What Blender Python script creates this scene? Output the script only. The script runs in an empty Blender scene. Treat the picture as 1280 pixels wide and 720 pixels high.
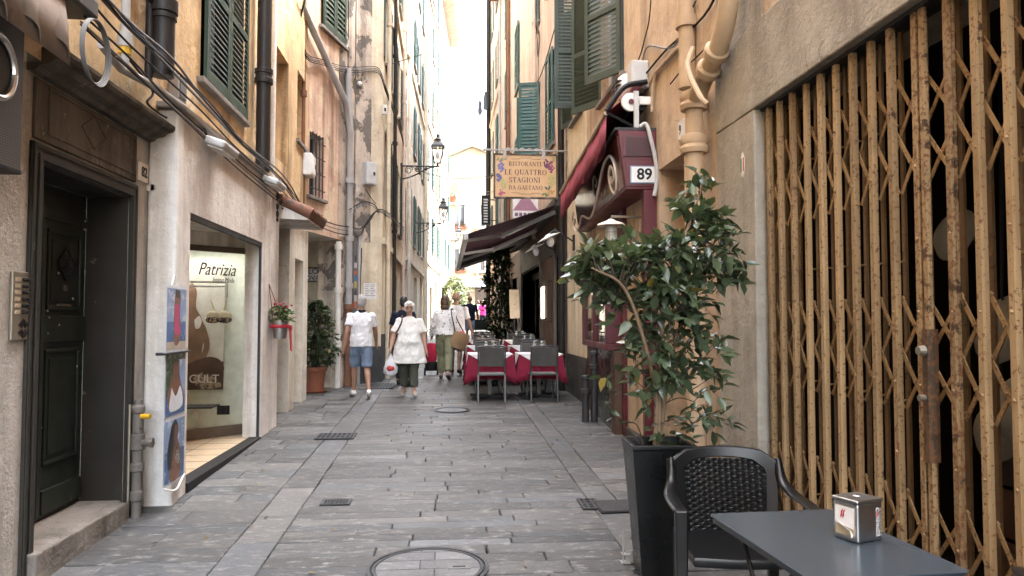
import bpy, bmesh, math, random
from mathutils import Vector, Matrix, Euler
from math import sin, cos, pi, tan, radians as R
random.seed(11)
SC = bpy.context.scene
COL = SC.collection
rnd = random.uniform
# ---------------------------------------------------------------- camera model (metres, street runs along +Y and climbs 2.7 %)
FPX = 924.0; YAW = R(5.13); PIT = math.atan(40/924); SLOPE = .027
CAM = Vector((0, 0, 1.65))
FW = Vector((sin(YAW)*cos(PIT), cos(YAW)*cos(PIT), sin(PIT)))
RT = Vector((cos(YAW), -sin(YAW), 0)); UP = RT.cross(FW)
def gz(y): return SLOPE*y
def ray(px, py): return FW + RT*((px-640)/FPX) + UP*((360-py)/FPX)
def onX(px, py, X):
    r = ray(px, py); return CAM + r*(X/r.x)
def onY(px, py, Y):
    r = ray(px, py); return CAM + r*(Y/r.y)
def onG(px, py, h=0):
    r = ray(px, py); return CAM + r*(-(CAM.z-h)/(r.z-SLOPE*r.y))
# ---------------------------------------------------------------- mesh builder
ROOT = {}
def inv_of(o): return ROOT.get(o.name, Matrix())
def frame(o, u, out):
    u = Vector((u[0], u[1], 0)).normalized(); out = Vector((out[0], out[1], 0)).normalized()
    m = Matrix.Identity(4)
    m.col[0][:3] = out; m.col[1][:3] = u; m.col[2][:3] = (0, 0, 1)
    m.col[3][:3] = (o[0], o[1], o[2] if len(o) > 2 else 0)
    return m
class MB:
    def __init__(s, M=None):
        s.v = []; s.f = []; s.c = []; s.mi = []; s.M = M or Matrix(); s.col = None; s.m = 0
    def add(s, vs, fs):
        n = len(s.v); M = s.M
        s.v += [M @ Vector(p) for p in vs]
        for f in fs:
            s.f.append(tuple(i+n for i in f)); s.c.append(s.col); s.mi.append(s.m)
        return s
    def box(s, x0, x1, y0, y1, z0, z1):
        return s.add([(x0,y0,z0),(x1,y0,z0),(x1,y1,z0),(x0,y1,z0),(x0,y0,z1),(x1,y0,z1),(x1,y1,z1),(x0,y1,z1)],
            [(0,3,2,1),(4,5,6,7),(0,1,5,4),(1,2,6,5),(2,3,7,6),(3,0,4,7)])
    def obox(s, c, size, rot=(0,0,0)):
        m = Euler(rot).to_matrix(); a, b, d = (q/2 for q in size); c = Vector(c)
        P = [c + m @ Vector((i*a, j*b, k*d)) for k in (-1,1) for i, j in ((-1,-1),(1,-1),(1,1),(-1,1))]
        return s.add(P, [(0,3,2,1),(4,5,6,7),(0,1,5,4),(1,2,6,5),(2,3,7,6),(3,0,4,7)])
    def beam(s, a, b, w, h, up=(0,0,1)):
        a = Vector(a); b = Vector(b); t = (b-a).normalized(); u = Vector(up)
        if abs(t.dot(u)) > .99: u = Vector((1,0,0))
        x = t.cross(u).normalized(); y = x.cross(t)
        P = [p + x*i*w/2 + y*j*h/2 for p in (a, b) for i, j in ((-1,-1),(1,-1),(1,1),(-1,1))]
        return s.add(P, [(0,3,2,1),(4,5,6,7),(0,1,5,4),(1,2,6,5),(2,3,7,6),(3,0,4,7)])
    def poly(s, pts): return s.add(pts, [tuple(range(len(pts)))])
    def prism(s, pts, d):
        d = Vector(d); n = len(pts); P = [Vector(p) for p in pts]
        return s.add(P + [p+d for p in P], [tuple(range(n))[::-1], tuple(range(n, 2*n))] + [(i, (i+1) % n, n+(i+1) % n, n+i) for i in range(n)])
    def tube(s, pts, r, n=8, caps=True):
        P = [Vector(p) for p in pts]; m = len(P)
        rr = r if isinstance(r, (list, tuple)) else [r]*m
        vs = []; nrm = None
        for i, p in enumerate(P):
            t = (P[min(i+1, m-1)] - P[max(i-1, 0)])
            t = t.normalized() if t.length > 1e-9 else Vector((0,0,1))
            if nrm is None:
                nrm = t.orthogonal().normalized()
            nrm = (nrm - t*nrm.dot(t))
            nrm = nrm.normalized() if nrm.length > 1e-6 else t.orthogonal().normalized()
            b = t.cross(nrm)
            for k in range(n):
                a = 2*pi*k/n; vs.append(p + (nrm*cos(a) + b*sin(a))*rr[i])
        fs = [(i*n+k, i*n+(k+1) % n, (i+1)*n+(k+1) % n, (i+1)*n+k) for i in range(m-1) for k in range(n)]
        if caps: fs += [tuple(range(n))[::-1], tuple(range((m-1)*n, m*n))]
        return s.add(vs, fs)
    def rings(s, R_, caps=True):
        n = len(R_[0]); m = len(R_); vs = [p for r in R_ for p in r]
        fs = [(i*n+k, i*n+(k+1) % n, (i+1)*n+(k+1) % n, (i+1)*n+k) for i in range(m-1) for k in range(n)]
        if caps: fs += [tuple(range(n))[::-1], tuple(range((m-1)*n, m*n))]
        return s.add(vs, fs)
    def loft(s, L, n=16):           # L: (cx, cy, z, rx, ry)
        return s.rings([[(cx+rx*cos(2*pi*k/n), cy+ry*sin(2*pi*k/n), z) for k in range(n)] for cx, cy, z, rx, ry in L])
    def lathe(s, prof, c=(0,0,0), n=20, rot=None):
        m = Euler(rot).to_matrix() if rot else Matrix.Identity(3); c = Vector(c)
        vs = [c + m @ Vector((r*cos(2*pi*k/n), r*sin(2*pi*k/n), z)) for r, z in prof for k in range(n)]
        q = len(prof)
        fs = [(i*n+k, i*n+(k+1) % n, (i+1)*n+(k+1) % n, (i+1)*n+k) for i in range(q-1) for k in range(n)]
        if prof[0][0] > 1e-4: fs.append(tuple(range(n))[::-1])
        if prof[-1][0] > 1e-4: fs.append(tuple(range((q-1)*n, q*n)))
        return s.add(vs, fs)
    def ell(s, c, r, rot=(0,0,0), n=14, m=9):
        mt = Euler(rot).to_matrix(); c = Vector(c)
        vs = [c + mt @ Vector((r[0]*sin(pi*i/m)*cos(2*pi*k/n), r[1]*sin(pi*i/m)*sin(2*pi*k/n), r[2]*cos(pi*i/m))) for i in range(1, m) for k in range(n)]
        top, bot = len(vs), len(vs)+1
        vs += [c + mt @ Vector((0,0,r[2])), c + mt @ Vector((0,0,-r[2]))]
        fs = [(i*n+k, (i+1)*n+k, (i+1)*n+(k+1) % n, i*n+(k+1) % n) for i in range(m-2) for k in range(n)]
        fs += [(top, k, (k+1) % n) for k in range(n)] + [(bot, (m-2)*n+(k+1) % n, (m-2)*n+k) for k in range(n)]
        return s.add(vs, fs)
    def caps(s, pts, rr, n=10):     # tube with rounded ends
        P = [Vector(p) for p in pts]
        a = (P[0]-P[1]).normalized(); b = (P[-1]-P[-2]).normalized()
        pp = [P[0]+a*rr[0]*.95, P[0]+a*rr[0]*.7] + P + [P[-1]+b*rr[-1]*.7, P[-1]+b*rr[-1]*.95]
        return s.tube(pp, [rr[0]*.3, rr[0]*.72] + list(rr) + [rr[-1]*.72, rr[-1]*.3], n)
    def wall(s, X, y0, y1, z0, z1, holes=(), dep=.25, sgn=1, back=False):
        ys = sorted({y0, y1, *[h[0] for h in holes], *[h[1] for h in holes]}); ys = [y for y in ys if y0-1e-6 <= y <= y1+1e-6]
        zs = sorted({z0, z1, *[h[2] for h in holes], *[h[3] for h in holes]}); zs = [z for z in zs if z0-1e-6 <= z <= z1+1e-6]
        for a, b in zip(ys, ys[1:]):
            for c, d in zip(zs, zs[1:]):
                my, mz = (a+b)/2, (c+d)/2
                if any(h[0] < my < h[1] and h[2] < mz < h[3] for h in holes): continue
                s.add([(X,a,c),(X,b,c),(X,b,d),(X,a,d)], [(0,1,2,3)])
        for h in holes:
            dp = h[4] if len(h) > 4 else dep; q = X - sgn*dp; a, b, c, d = h[:4]
            s.add([(X,a,c),(q,a,c),(q,a,d),(X,a,d)], [(0,1,2,3)]); s.add([(X,b,c),(q,b,c),(q,b,d),(X,b,d)], [(0,1,2,3)])
            s.add([(X,a,c),(q,a,c),(q,b,c),(X,b,c)], [(0,1,2,3)]); s.add([(X,a,d),(q,a,d),(q,b,d),(X,b,d)], [(0,1,2,3)])
        return s
    def build(s, name, mat, parent=None, smooth=False, bevel=0, seg=2, local=False, tag=None, weld=True, ang=38):
        me = bpy.data.meshes.new(name); V = s.v
        if parent is not None and not local:
            im = inv_of(parent); V = [im @ p for p in V]
        me.from_pydata([tuple(p) for p in V], [], s.f)
        mats = mat if isinstance(mat, (list, tuple)) else [mat]
        for m in mats: me.materials.append(m)
        if any(s.mi): me.polygons.foreach_set('material_index', s.mi)
        if any(c is not None for c in s.c):
            at = me.attributes.new('Col', 'FLOAT_COLOR', 'FACE')
            at.data.foreach_set('color', [x for c in s.c for x in ((*(c or (1,1,1)), 1))])
        bm = bmesh.new(); bm.from_mesh(me)
        if 'wall' in name: bmesh.ops.remove_doubles(bm, verts=bm.verts, dist=1e-4)
        bmesh.ops.recalc_face_normals(bm, faces=bm.faces)
        bm.to_mesh(me); bm.free()
        if smooth:
            me.polygons.foreach_set('use_smooth', [True]*len(me.polygons)); me.set_sharp_from_angle(angle=R(ang))
        o = bpy.data.objects.new(name, me); COL.objects.link(o)
        if parent is not None:
            o.parent = parent; ROOT[o.name] = inv_of(parent)
        if bevel:
            b = o.modifiers.new('Bevel', 'BEVEL'); b.width = bevel; b.segments = seg; b.limit_method = 'ANGLE'; b.angle_limit = R(40)
            b.harden_normals = False
        if tag: tagit(o, *tag)
        return o
    def fuse(s, name, mat, parent, voxel=.009, it=4, fac=.5, wr=0):
        o = s.build(name, mat, parent, local=True)
        r = o.modifiers.new('Remesh', 'REMESH'); r.mode = 'VOXEL'; r.voxel_size = voxel; r.use_smooth_shade = True
        if wr:
            tx = bpy.data.textures.get('folds') or bpy.data.textures.new('folds', 'CLOUDS'); tx.noise_scale = .11; tx.noise_depth = 2
            m = o.modifiers.new('Displace', 'DISPLACE'); m.texture = tx; m.strength = wr; m.mid_level = .5; m.texture_coords = 'LOCAL'
        if it:
            m = o.modifiers.new('Smooth', 'SMOOTH'); m.iterations = it; m.factor = fac
        dg = bpy.context.evaluated_depsgraph_get()
        me = bpy.data.meshes.new_from_object(o.evaluated_get(dg)); o.modifiers.clear(); o.data = me
        me.polygons.foreach_set('use_smooth', [True]*len(me.polygons))
        return o
def tagit(o, label=None, cat=None, group=None, kind=None):
    if label: o['label'] = label
    if cat: o['category'] = cat
    if group: o['group'] = group
    if kind: o['kind'] = kind
    return o
def thing(name, label, cat, loc=(0,0,0), rz=0, group=None):
    o = bpy.data.objects.new(name, None); COL.objects.link(o)
    o.location = loc; o.rotation_euler = (0, 0, rz); o.empty_display_size = .1
    ROOT[o.name] = (Matrix.Translation(loc) @ Matrix.Rotation(rz, 4, 'Z')).inverted()
    return tagit(o, label, cat, group)
def dup(root, loc, rz=0, label=None, group=None):
    kids = {}
    for o in COL.objects:
        if o.parent: kids.setdefault(o.parent.name, []).append(o)
    def cp(o, parent):
        c = o.copy(); COL.objects.link(c)
        if parent: c.parent = parent
        for k in kids.get(o.name, []): cp(k, c)
        return c
    r = cp(root, None); r.location = loc; r.rotation_euler = (0, 0, rz)
    if label: r['label'] = label
    if group: r['group'] = group
    return r
def text(s, size, origin, right, up, mat, parent, name='lettering', ext=.002, align='CENTER', shear=0, bold=0, width=None, tag=None):
    cu = bpy.data.curves.new(name, 'FONT'); cu.body = s; cu.size = size; cu.align_x = align; cu.align_y = 'CENTER'
    cu.extrude = ext; cu.shear = shear; cu.offset = bold; cu.resolution_u = 4
    o = bpy.data.objects.new('tmp_text', cu); COL.objects.link(o)
    dg = bpy.context.evaluated_depsgraph_get(); me = bpy.data.meshes.new_from_object(o.evaluated_get(dg))
    bpy.data.objects.remove(o); bpy.data.curves.remove(cu)
    right = Vector(right).normalized(); up = Vector(up).normalized(); nrm = right.cross(up)
    m = Matrix.Identity(4); m.col[0][:3] = right; m.col[1][:3] = up; m.col[2][:3] = nrm; m.col[3][:3] = origin
    if width:
        xs = [v.co.x for v in me.vertices]; k = width/(max(xs)-min(xs)); m = m @ Matrix.Diagonal((k, 1, 1, 1))
    if parent is not None: m = inv_of(parent) @ m
    me.transform(m); me.name = name; me.materials.clear(); me.materials.append(mat)
    o = bpy.data.objects.new(name, me); COL.objects.link(o)
    if parent is not None: o.parent = parent; ROOT[o.name] = inv_of(parent)
    if tag: tagit(o, *tag)
    return o
def bez(pts, n=6):                  # Catmull-Rom through points
    P = [Vector(p) for p in pts]; P = [P[0]*2-P[1]] + P + [P[-1]*2-P[-2]]; out = []
    for i in range(1, len(P)-2):
        a, b, c, d = P[i-1:i+3]
        for k in range(n):
            t = k/n; out.append(.5*((2*b) + (c-a)*t + (2*a-5*b+4*c-d)*t*t + (3*b-a-3*c+d)*t**3))
    return out + [P[-2]]
def sag(a, b, d=.05, n=8):
    a = Vector(a); b = Vector(b); return [a.lerp(b, i/n) - Vector((0,0,d*4*(i/n)*(1-i/n))) for i in range(n+1)]
# ---------------------------------------------------------------- materials
class NT:
    def __init__(s, name):
        s.mat = bpy.data.materials.new(name); s.mat.use_nodes = True; s.t = s.mat.node_tree
        s.b = s.t.nodes['Principled BSDF']; s.out = s.t.nodes['Material Output']
        s._tc = None
    def n(s, ty, **kw):
        x = s.t.nodes.new(ty)
        for k, v in kw.items():
            if k in x.inputs: s.put(x.inputs[k], v)
            else: setattr(x, k, v)
        return x
    def put(s, sock, v):
        if hasattr(v, 'is_output'): s.t.links.new(v, sock)
        elif isinstance(v, (tuple, list)) and len(v) == 3 and sock.type == 'RGBA': sock.default_value = (*v, 1)
        else: sock.default_value = v
    @property
    def co(s):
        if not s._tc: s._tc = s.n('ShaderNodeTexCoord')
        return s._tc.outputs['Object']
    def mapped(s, sc):
        m = s.n('ShaderNodeMapping', Vector=s.co); m.inputs['Scale'].default_value = sc; return m.outputs[0]
    def noise(s, scale, detail=4, rough=.55, vec=None, dist=0):
        return s.n('ShaderNodeTexNoise', Vector=vec or s.co, Scale=scale, Detail=detail, Roughness=rough, Distortion=dist).outputs['Fac']
    def ramp(s, f, a, b, ca=0.0, cb=1.0):
        m = s.n('ShaderNodeMapRange'); m.clamp = True
        for k, v in zip(('Value', 'From Min', 'From Max', 'To Min', 'To Max'), (f, a, b, ca, cb)): s.put(m.inputs[k], v)
        return m.outputs[0]
    def mix(s, f, a, b, mode='MIX'):
        m = s.n('ShaderNodeMix'); m.data_type = 'RGBA'; m.blend_type = mode
        s.put(m.inputs[0], f); s.put(m.inputs[6], a); s.put(m.inputs[7], b); return m.outputs[2]
    def math(s, op, a, b=0.0):
        m = s.n('ShaderNodeMath'); m.operation = op; s.put(m.inputs[0], a); s.put(m.inputs[1], b); return m.outputs[0]
    def bump(s, h, strength=.3, dist=.01):
        m = s.n('ShaderNodeBump', Height=h, Strength=strength, Distance=dist); s.put(s.b.inputs['Normal'], m.outputs[0])
    def fin(s, col, rough=.7, metal=0.0, spec=None, **kw):
        s.put(s.b.inputs['Base Color'], col); s.put(s.b.inputs['Roughness'], rough); s.put(s.b.inputs['Metallic'], metal)
        if spec is not None: s.put(s.b.inputs['Specular IOR Level'], spec)
        for k, v in kw.items(): s.put(s.b.inputs[k.replace('_', ' ')], v)
        return s.mat
def dk(c, k): return tuple(x*k for x in c)
def desat(c, k=.72):
    l = .3*c[0]+.59*c[1]+.11*c[2]; return tuple(l+(x-l)*k for x in c)
def plaster(name, a, b, grime=(.10,.08,.06), peel=None, gr=.55, bump=.35, gscale=14, pk=.6):
    t = NT(name); k = .9 if 'ochre' in name or 'pink' in name else .75; a, b = desat(a, k), desat(b, k)
    c = t.mix(t.ramp(t.noise(.9, 7, .62), .38, .62), a, b)
    c = t.mix(t.ramp(t.noise(3.2, 8, .7), .46, .66, 0, .5), c, dk(b, .66))
    c = t.mix(t.ramp(t.noise(2.1, 8, .72, dist=.4), .54, .66, 0, .45), c, dk(a, 1.18))
    if peel:
        p = t.ramp(t.noise(1.5, 9, .68, dist=.3), pk, pk+.02); c = t.mix(p, c, peel)
    st = t.noise(1.0, 6, .65, vec=t.mapped((3.2, 3.2, .22)))
    big = t.noise(.45, 3, .5)
    g = t.math('MULTIPLY', t.ramp(st, .47, .64), t.ramp(big, .35, .65, .25, 1)); g = t.math('MULTIPLY', g, min(.95, gr*1.5))
    c = t.mix(g, c, grime)
    vo = t.n('ShaderNodeTexVoronoi', feature='DISTANCE_TO_EDGE', Scale=1.1); wv = t.n('ShaderNodeMix'); wv.data_type = 'VECTOR'; t.put(wv.inputs[0], .35); t.put(wv.inputs[4], t.co); t.t.links.new(t.n('ShaderNodeTexNoise', Vector=t.co, Scale=3.0, Detail=6.0).outputs['Color'], wv.inputs[5]); t.t.links.new(wv.outputs[1], vo.inputs['Vector'])
    cr = t.math('MULTIPLY', t.ramp(vo.outputs['Distance'], .002, .006, 1, 0), t.ramp(t.noise(.7, 3), .5, .6)); c = t.mix(t.math('MULTIPLY', cr, .55), c, grime)
    sp = t.ramp(t.noise(11, 7, .75), .60, .68, 0, .55); c = t.mix(sp, c, dk(grime, 1.4))
    lt = t.ramp(t.noise(17, 7, .75), .58, .68, 0, .4); c = t.mix(lt, c, dk(a, 1.25))
    h = t.math('ADD', t.noise(gscale, 6, .7), t.math('MULTIPLY', t.noise(2.2, 4), 1.6))
    if peel: h = t.math('SUBTRACT', h, t.math('MULTIPLY', p, .8))
    t.bump(h, min(1, bump*1.5), .03)
    return t.fin(c, .88, spec=.25)
def paint(name, col, rough=.5, chip=None, amt=.68, cs=6, metal=0.0, bump=.1, var=.25, spec=.4):
    t = NT(name)
    c = t.mix(t.ramp(t.noise(2.5, 6, .6), .3, .7), dk(col, 1-var), dk(col, 1+var*.6))
    if chip:
        p = t.ramp(t.noise(cs, 9, .7, dist=.2), amt, amt+.03); c = t.mix(p, c, chip)
    t.bump(t.noise(30, 4), bump, .004)
    return t.fin(c, t.ramp(t.noise(4, 4), .3, .7, rough*.8, min(1, rough*1.2)), metal, spec)
def plain(name, col, rough=.6, metal=0.0, spec=.5, **kw):
    t = NT(name)
    c = t.mix(t.ramp(t.noise(9, 4), .3, .7), dk(col, .86), dk(col, 1.08))
    return t.fin(c, rough, metal, spec, **kw)
def fabric(name, col, sc=180, var=.2):
    t = NT(name)
    c = t.mix(t.ramp(t.noise(6, 5), .3, .7), dk(col, 1-var), dk(col, 1+var*.5))
    t.bump(t.math('ADD', t.noise(sc, 2), t.math('MULTIPLY', t.noise(14, 4), 3)), .25, .004)
    return t.fin(c, .9, spec=.2)
def cloth(name, col, var=.18):
    t = NT(name); c = t.mix(t.ramp(t.noise(7, 5), .3, .7), dk(col, 1-var), dk(col, 1+var*.4)); t.bump(t.math('ADD', t.noise(3.5, 5, .6, vec=t.mapped((2.2,2.2,.9)), dist=.8), t.math('MULTIPLY', t.noise(60, 2), .05)), .5, .05); return t.fin(c, .9, spec=.15)
def glass(name, tint=(1,1,1), gl=0.0):
    m = bpy.data.materials.new(name); m.use_nodes = True; t = m.node_tree; t.nodes.clear()
    o = t.nodes.new('ShaderNodeOutputMaterial'); mx = t.nodes.new('ShaderNodeMixShader'); tr = t.nodes.new('ShaderNodeBsdfTransparent'); g = t.nodes.new('ShaderNodeBsdfGlossy')
    fr = t.nodes.new('ShaderNodeFresnel'); ge = t.nodes.new('ShaderNodeNewGeometry'); mr = t.nodes.new('ShaderNodeMapRange'); mr.inputs['To Min'].default_value = 1.45; mr.inputs['To Max'].default_value = 1/1.45; t.links.new(ge.outputs['Backfacing'], mr.inputs['Value']); t.links.new(mr.outputs[0], fr.inputs[0]); g.inputs['Roughness'].default_value = .02
    tr.inputs[0].default_value = (*tint, 1)
    ad = t.nodes.new('ShaderNodeMath'); ad.operation = 'ADD'; ad.inputs[1].default_value = gl; ad.use_clamp = True; t.links.new(fr.outputs[0], ad.inputs[0]); t.links.new(ad.outputs[0], mx.inputs[0]); t.links.new(tr.outputs[0], mx.inputs[1]); t.links.new(g.outputs[0], mx.inputs[2]); t.links.new(mx.outputs[0], o.inputs[0])
    return m
def emis(name, col, k):
    t = NT(name); t.fin(col, .5); t.put(t.b.inputs['Emission Color'], col); t.put(t.b.inputs['Emission Strength'], k); return t.mat
def leafmat(name, a, b, rough=.35, tr=.25):
    t = NT(name); at = t.n('ShaderNodeAttribute'); at.attribute_name = 'Col'
    c = t.mix(t.ramp(at.outputs['Fac'], .955, .965), t.mix(at.outputs['Fac'], a, b), (.22,.17,.04))
    t.bump(t.noise(60, 3), .15, .004)
    t.fin(c, rough, spec=.5); tb = t.n('ShaderNodeBsdfTranslucent', Color=t.mix(.4, c, (.16,.22,.03)))
    mx = t.n('ShaderNodeMixShader'); t.put(mx.inputs[0], tr); t.t.links.new(t.b.outputs[0], mx.inputs[1]); t.t.links.new(tb.outputs[0], mx.inputs[2]); t.t.links.new(mx.outputs[0], t.out.inputs[0])
    return t.mat
def slate():
    t = NT('slate'); at = t.n('ShaderNodeAttribute'); at.attribute_name = 'Col'
    c = at.outputs['Color']
    n1 = t.noise(1.6, 7, .65); n2 = t.noise(9, 8, .72, vec=t.mapped((1, 2.2, 1)))
    c = t.mix(t.ramp(n1, .36, .66, 0, .85), c, t.mix(.6, c, (.05,.048,.045)))
    gum = t.n('ShaderNodeTexVoronoi', Vector=t.co, Scale=3.2); c = t.mix(t.math('MULTIPLY', t.ramp(gum.outputs['Distance'], .05, .07, 1, 0), t.ramp(t.noise(1.3, 2), .5, .55)), c, (.22,.21,.20))
    c = t.mix(t.ramp(n2, .52, .70, 0, .8), c, (.31,.295,.27))
    c = t.mix(t.ramp(t.noise(22, 6, .7), .58, .72, 0, .7), c, (.03,.03,.032))
    c = t.mix(t.ramp(t.noise(.7, 6, .6), .52, .68, 0, .55), c, (.035,.034,.033))
    h = t.math('ADD', t.noise(26, 6, .7, vec=t.mapped((1, 1.6, 1))), t.math('MULTIPLY', t.noise(5, 6), 2))
    t.bump(h, .55, .012)
    return t.fin(c, t.ramp(n2, .3, .7, .42, .68), spec=.45)
def rustpaint(name, col, amt=.56, dark=(.05,.025,.012)):
    t = NT(name)
    c = t.mix(t.ramp(t.noise(3, 5), .3, .7), dk(col, .8), dk(col, 1.12))
    c = t.mix(t.ramp(t.noise(1.0, 5, .6, vec=t.mapped((14, 14, 1.5))), .5, .7, 0, .6), c, (.22,.12,.05))
    oi = t.n('ShaderNodeObjectInfo').outputs['Random']; c = t.mix(1.0, c, t.mix(oi, (.72,.68,.62), (1.15,1.12,1.08)), 'MULTIPLY')
    am = t.math('ADD', amt-.02, t.math('MULTIPLY', oi, .05)); p = t.ramp(t.math('SUBTRACT', t.noise(48, 6, .65), am), 0, .05); c = t.mix(p, c, (.14,.06,.025))
    p2 = t.ramp(t.noise(9, 8, .7), amt+.06, amt+.1); c = t.mix(p2, c, dark)
    t.bump(t.noise(60, 5), .3, .003)
    return t.fin(c, .55, spec=.4)
M = {}
M['slate'] = slate()
M['dirt'] = plain('joint_dirt', (.055,.051,.046), .95)
M['rough'] = plaster('roughcast', (.62,.56,.48), (.52,.46,.385), gr=.5, bump=1.0, gscale=30)
M['white_pl'] = plaster('white_plaster', (.82,.765,.70), (.74,.675,.61), grime=(.24,.20,.17), peel=(.72,.66,.6), gr=.45, bump=.3, pk=.66)
M['pillar'] = plaster('pillar_paint', (.78,.755,.71), (.70,.665,.61), grime=(.36,.28,.18), gr=.5, bump=.25)
M['ochre'] = plaster('ochre_plaster', (.68,.48,.25), (.56,.37,.18), grime=(.14,.09,.05), peel=(.62,.53,.38), gr=.65, pk=.58)
M['pink'] = plaster('pink_plaster', (.74,.53,.38), (.62,.38,.26), grime=(.15,.11,.09), peel=(.68,.55,.38), gr=.75, pk=.54)
M['stain'] = plaster('stained_plaster', (.62,.49,.36), (.42,.33,.25), grime=(.07,.06,.055), peel=(.16,.14,.12), gr=1, pk=.515)
M['cream'] = plaster('cream_plaster', (.72,.62,.42), (.64,.52,.34), grime=(.25,.19,.13), gr=.5)
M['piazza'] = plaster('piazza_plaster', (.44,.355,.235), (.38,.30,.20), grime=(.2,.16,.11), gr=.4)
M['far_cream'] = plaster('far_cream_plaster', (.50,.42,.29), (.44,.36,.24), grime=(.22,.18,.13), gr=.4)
M['pale'] = plaster('pale_plaster', (.74,.69,.58), (.66,.60,.48), grime=(.28,.24,.19), gr=.4)
M['yellow'] = plaster('yellow_plaster', (.74,.62,.36), (.68,.54,.28), grime=(.25,.2,.13), gr=.4)
M['rosy'] = plaster('rosy_plaster', (.72,.52,.40), (.66,.46,.34), grime=(.28,.2,.15), gr=.4)
M['orange'] = plaster('orange_plaster', (.62,.44,.265), (.53,.36,.21), grime=(.17,.11,.07), peel=(.52,.36,.24), gr=.55, pk=.62)
M['concrete'] = plaster('concrete', (.39,.34,.26), (.31,.265,.20), grime=(.13,.11,.09), gr=.55, bump=.35)
M['stone'] = plaster('step_stone', (.26,.225,.19), (.20,.17,.14), grime=(.1,.085,.07), gr=.5, bump=.5)
M['brown_st'] = plaster('brown_stone', (.105,.085,.062), (.07,.056,.042), grime=(.35,.30,.24), gr=.55)
M['basegrey'] = plaster('grey_base', (.09,.088,.085), (.06,.058,.056), grime=(.03,.03,.03), peel=(.2,.19,.17), gr=.6, pk=.64)
M['door'] = paint('door_paint', (.018,.0235,.0185), .42, chip=(.18,.155,.12), amt=.675, cs=5, spec=.4, bump=.2)
M['doorframe'] = paint('door_frame', (.032,.029,.024), .55, chip=(.12,.10,.08), amt=.66, spec=.25)
M['green'] = paint('shutter_green', (.026,.052,.037), .55, chip=(.12,.15,.12), amt=.72)
M['green2'] = paint('shutter_green_blue', (.028,.085,.075), .55)
M['greengrey'] = paint('shutter_green_dark', (.035,.055,.045), .55)
M['black'] = paint('black_metal', (.010,.010,.0105), .5, spec=.25)
M['iron'] = paint('dark_iron', (.03,.03,.032), .55)
M['blackpipe'] = paint('black_pipe', (.017,.014,.0125), .5, chip=(.10,.07,.05), amt=.67, spec=.3)
M['greypipe'] = paint('grey_pipe', (.36,.345,.33), .5, chip=(.22,.17,.13), amt=.66)
M['rustpipe'] = paint('rust_pipe', (.17,.075,.04), .8)
M['ochrepipe'] = paint('ochre_pipe', (.46,.325,.20), .65, chip=(.34,.2,.1), amt=.66)
M['cable'] = plain('cable_black', (.013,.012,.012), .65, 0, .25)
M['cablegrey'] = plain('cable_grey', (.13,.125,.12), .6)
M['steel'] = plain('steel', (.5,.49,.48), .32, 1.0)
M['lightgrey'] = plain('light_grey_plastic', (.5,.5,.49), .5)
M['whitepl'] = plain('white_plastic', (.72,.71,.69), .45)
M['brass'] = plain('brass', (.30,.265,.21), .5, .8)
M['darkglass'] = plain('dark_glass', (.012,.014,.016), .06, 0, .8)
M['midglass'] = plain('mid_glass', (.05,.055,.06), .08, 0, .8)
M['glass'] = glass('clear_glass')
M['burg'] = paint('burgundy_paint', (.095,.010,.017), .42, chip=(.05,.01,.012), amt=.7, spec=.5)
M['burg_gl'] = paint('burgundy_gloss', (.085,.027,.02), .18, spec=.7, bump=.04)
M['burg_fab'] = fabric('burgundy_fabric', (.29,.065,.10))
M['maroon_fab'] = fabric('maroon_awning', (.050,.022,.030), var=.3)
M['cassette'] = paint('cassette_brown', (.05,.045,.042), .5)
M['beige_rail'] = plain('beige_rail', (.42,.34,.23), .5)
M['creamline'] = plain('cream_line', (.74,.65,.57), .5)
M['wood'] = paint('brown_wood', (.085,.045,.028), .45, spec=.4)
M['restwall'] = paint('restaurant_wall', (.20,.125,.085), .6)
M['restgrey'] = paint('restaurant_grey', (.16,.14,.12), .6)
M['redcloth'] = fabric('red_cloth', (.20,.016,.038))
M['whitecloth'] = fabric('white_cloth', (.72,.71,.72))
M['chairgrey'] = fabric('chair_textile', (.085,.082,.075))
M['chairframe'] = plain('chair_frame', (.07,.07,.068), .4, .6)
M['seatgrey'] = plain('chair_seat', (.2,.2,.2), .4)
M['blackplastic'] = plain('black_plastic', (.006,.006,.0065), .32, 0, .45)
M['rattan'] = plain('rattan_plastic', (.006,.006,.006), .4, 0, .35)
t = NT('table_grey'); M['tablegrey'] = t.fin(t.mix(t.ramp(t.noise(3, 5), .3, .7), (.040,.052,.063), (.050,.063,.075)), t.ramp(t.noise(1.6, 3, .5), .3, .7, .24, .3), 0, .5)
M['planter'] = paint('planter_black', (.006,.0065,.007), .3, spec=.4, bump=.25)
M['terra'] = paint('terracotta', (.24,.085,.045), .75)
M['rooftile'] = paint('roof_tile', (.17,.08,.052), .9, chip=(.09,.06,.05), amt=.56)
M['soil'] = plain('soil', (.07,.045,.03), .95)
M['bark'] = plain('bark', (.22,.15,.09), .85)
M['darkbark'] = plain('dark_bark', (.06,.045,.03), .9)
M['ficus'] = leafmat('ficus_leaf', (.032,.052,.028), (.12,.16,.085), .28, .2)
M['bushleaf'] = leafmat('bush_leaf', (.012,.026,.010), (.05,.085,.03), .4, .15)
M['paleleaf'] = leafmat('pale_leaf', (.10,.13,.06), (.25,.27,.15), .5, .25)
M['grille'] = rustpaint('grille_paint', (.33,.228,.12), amt=.56)
M['grille_b'] = rustpaint('grille_back', (.17,.118,.065), amt=.55)  # same gate paint darkened, so the rear bars look dimmer than the front
M['grille_w'] = rustpaint('grille_worn', (.29,.20,.105), amt=.51)
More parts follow.
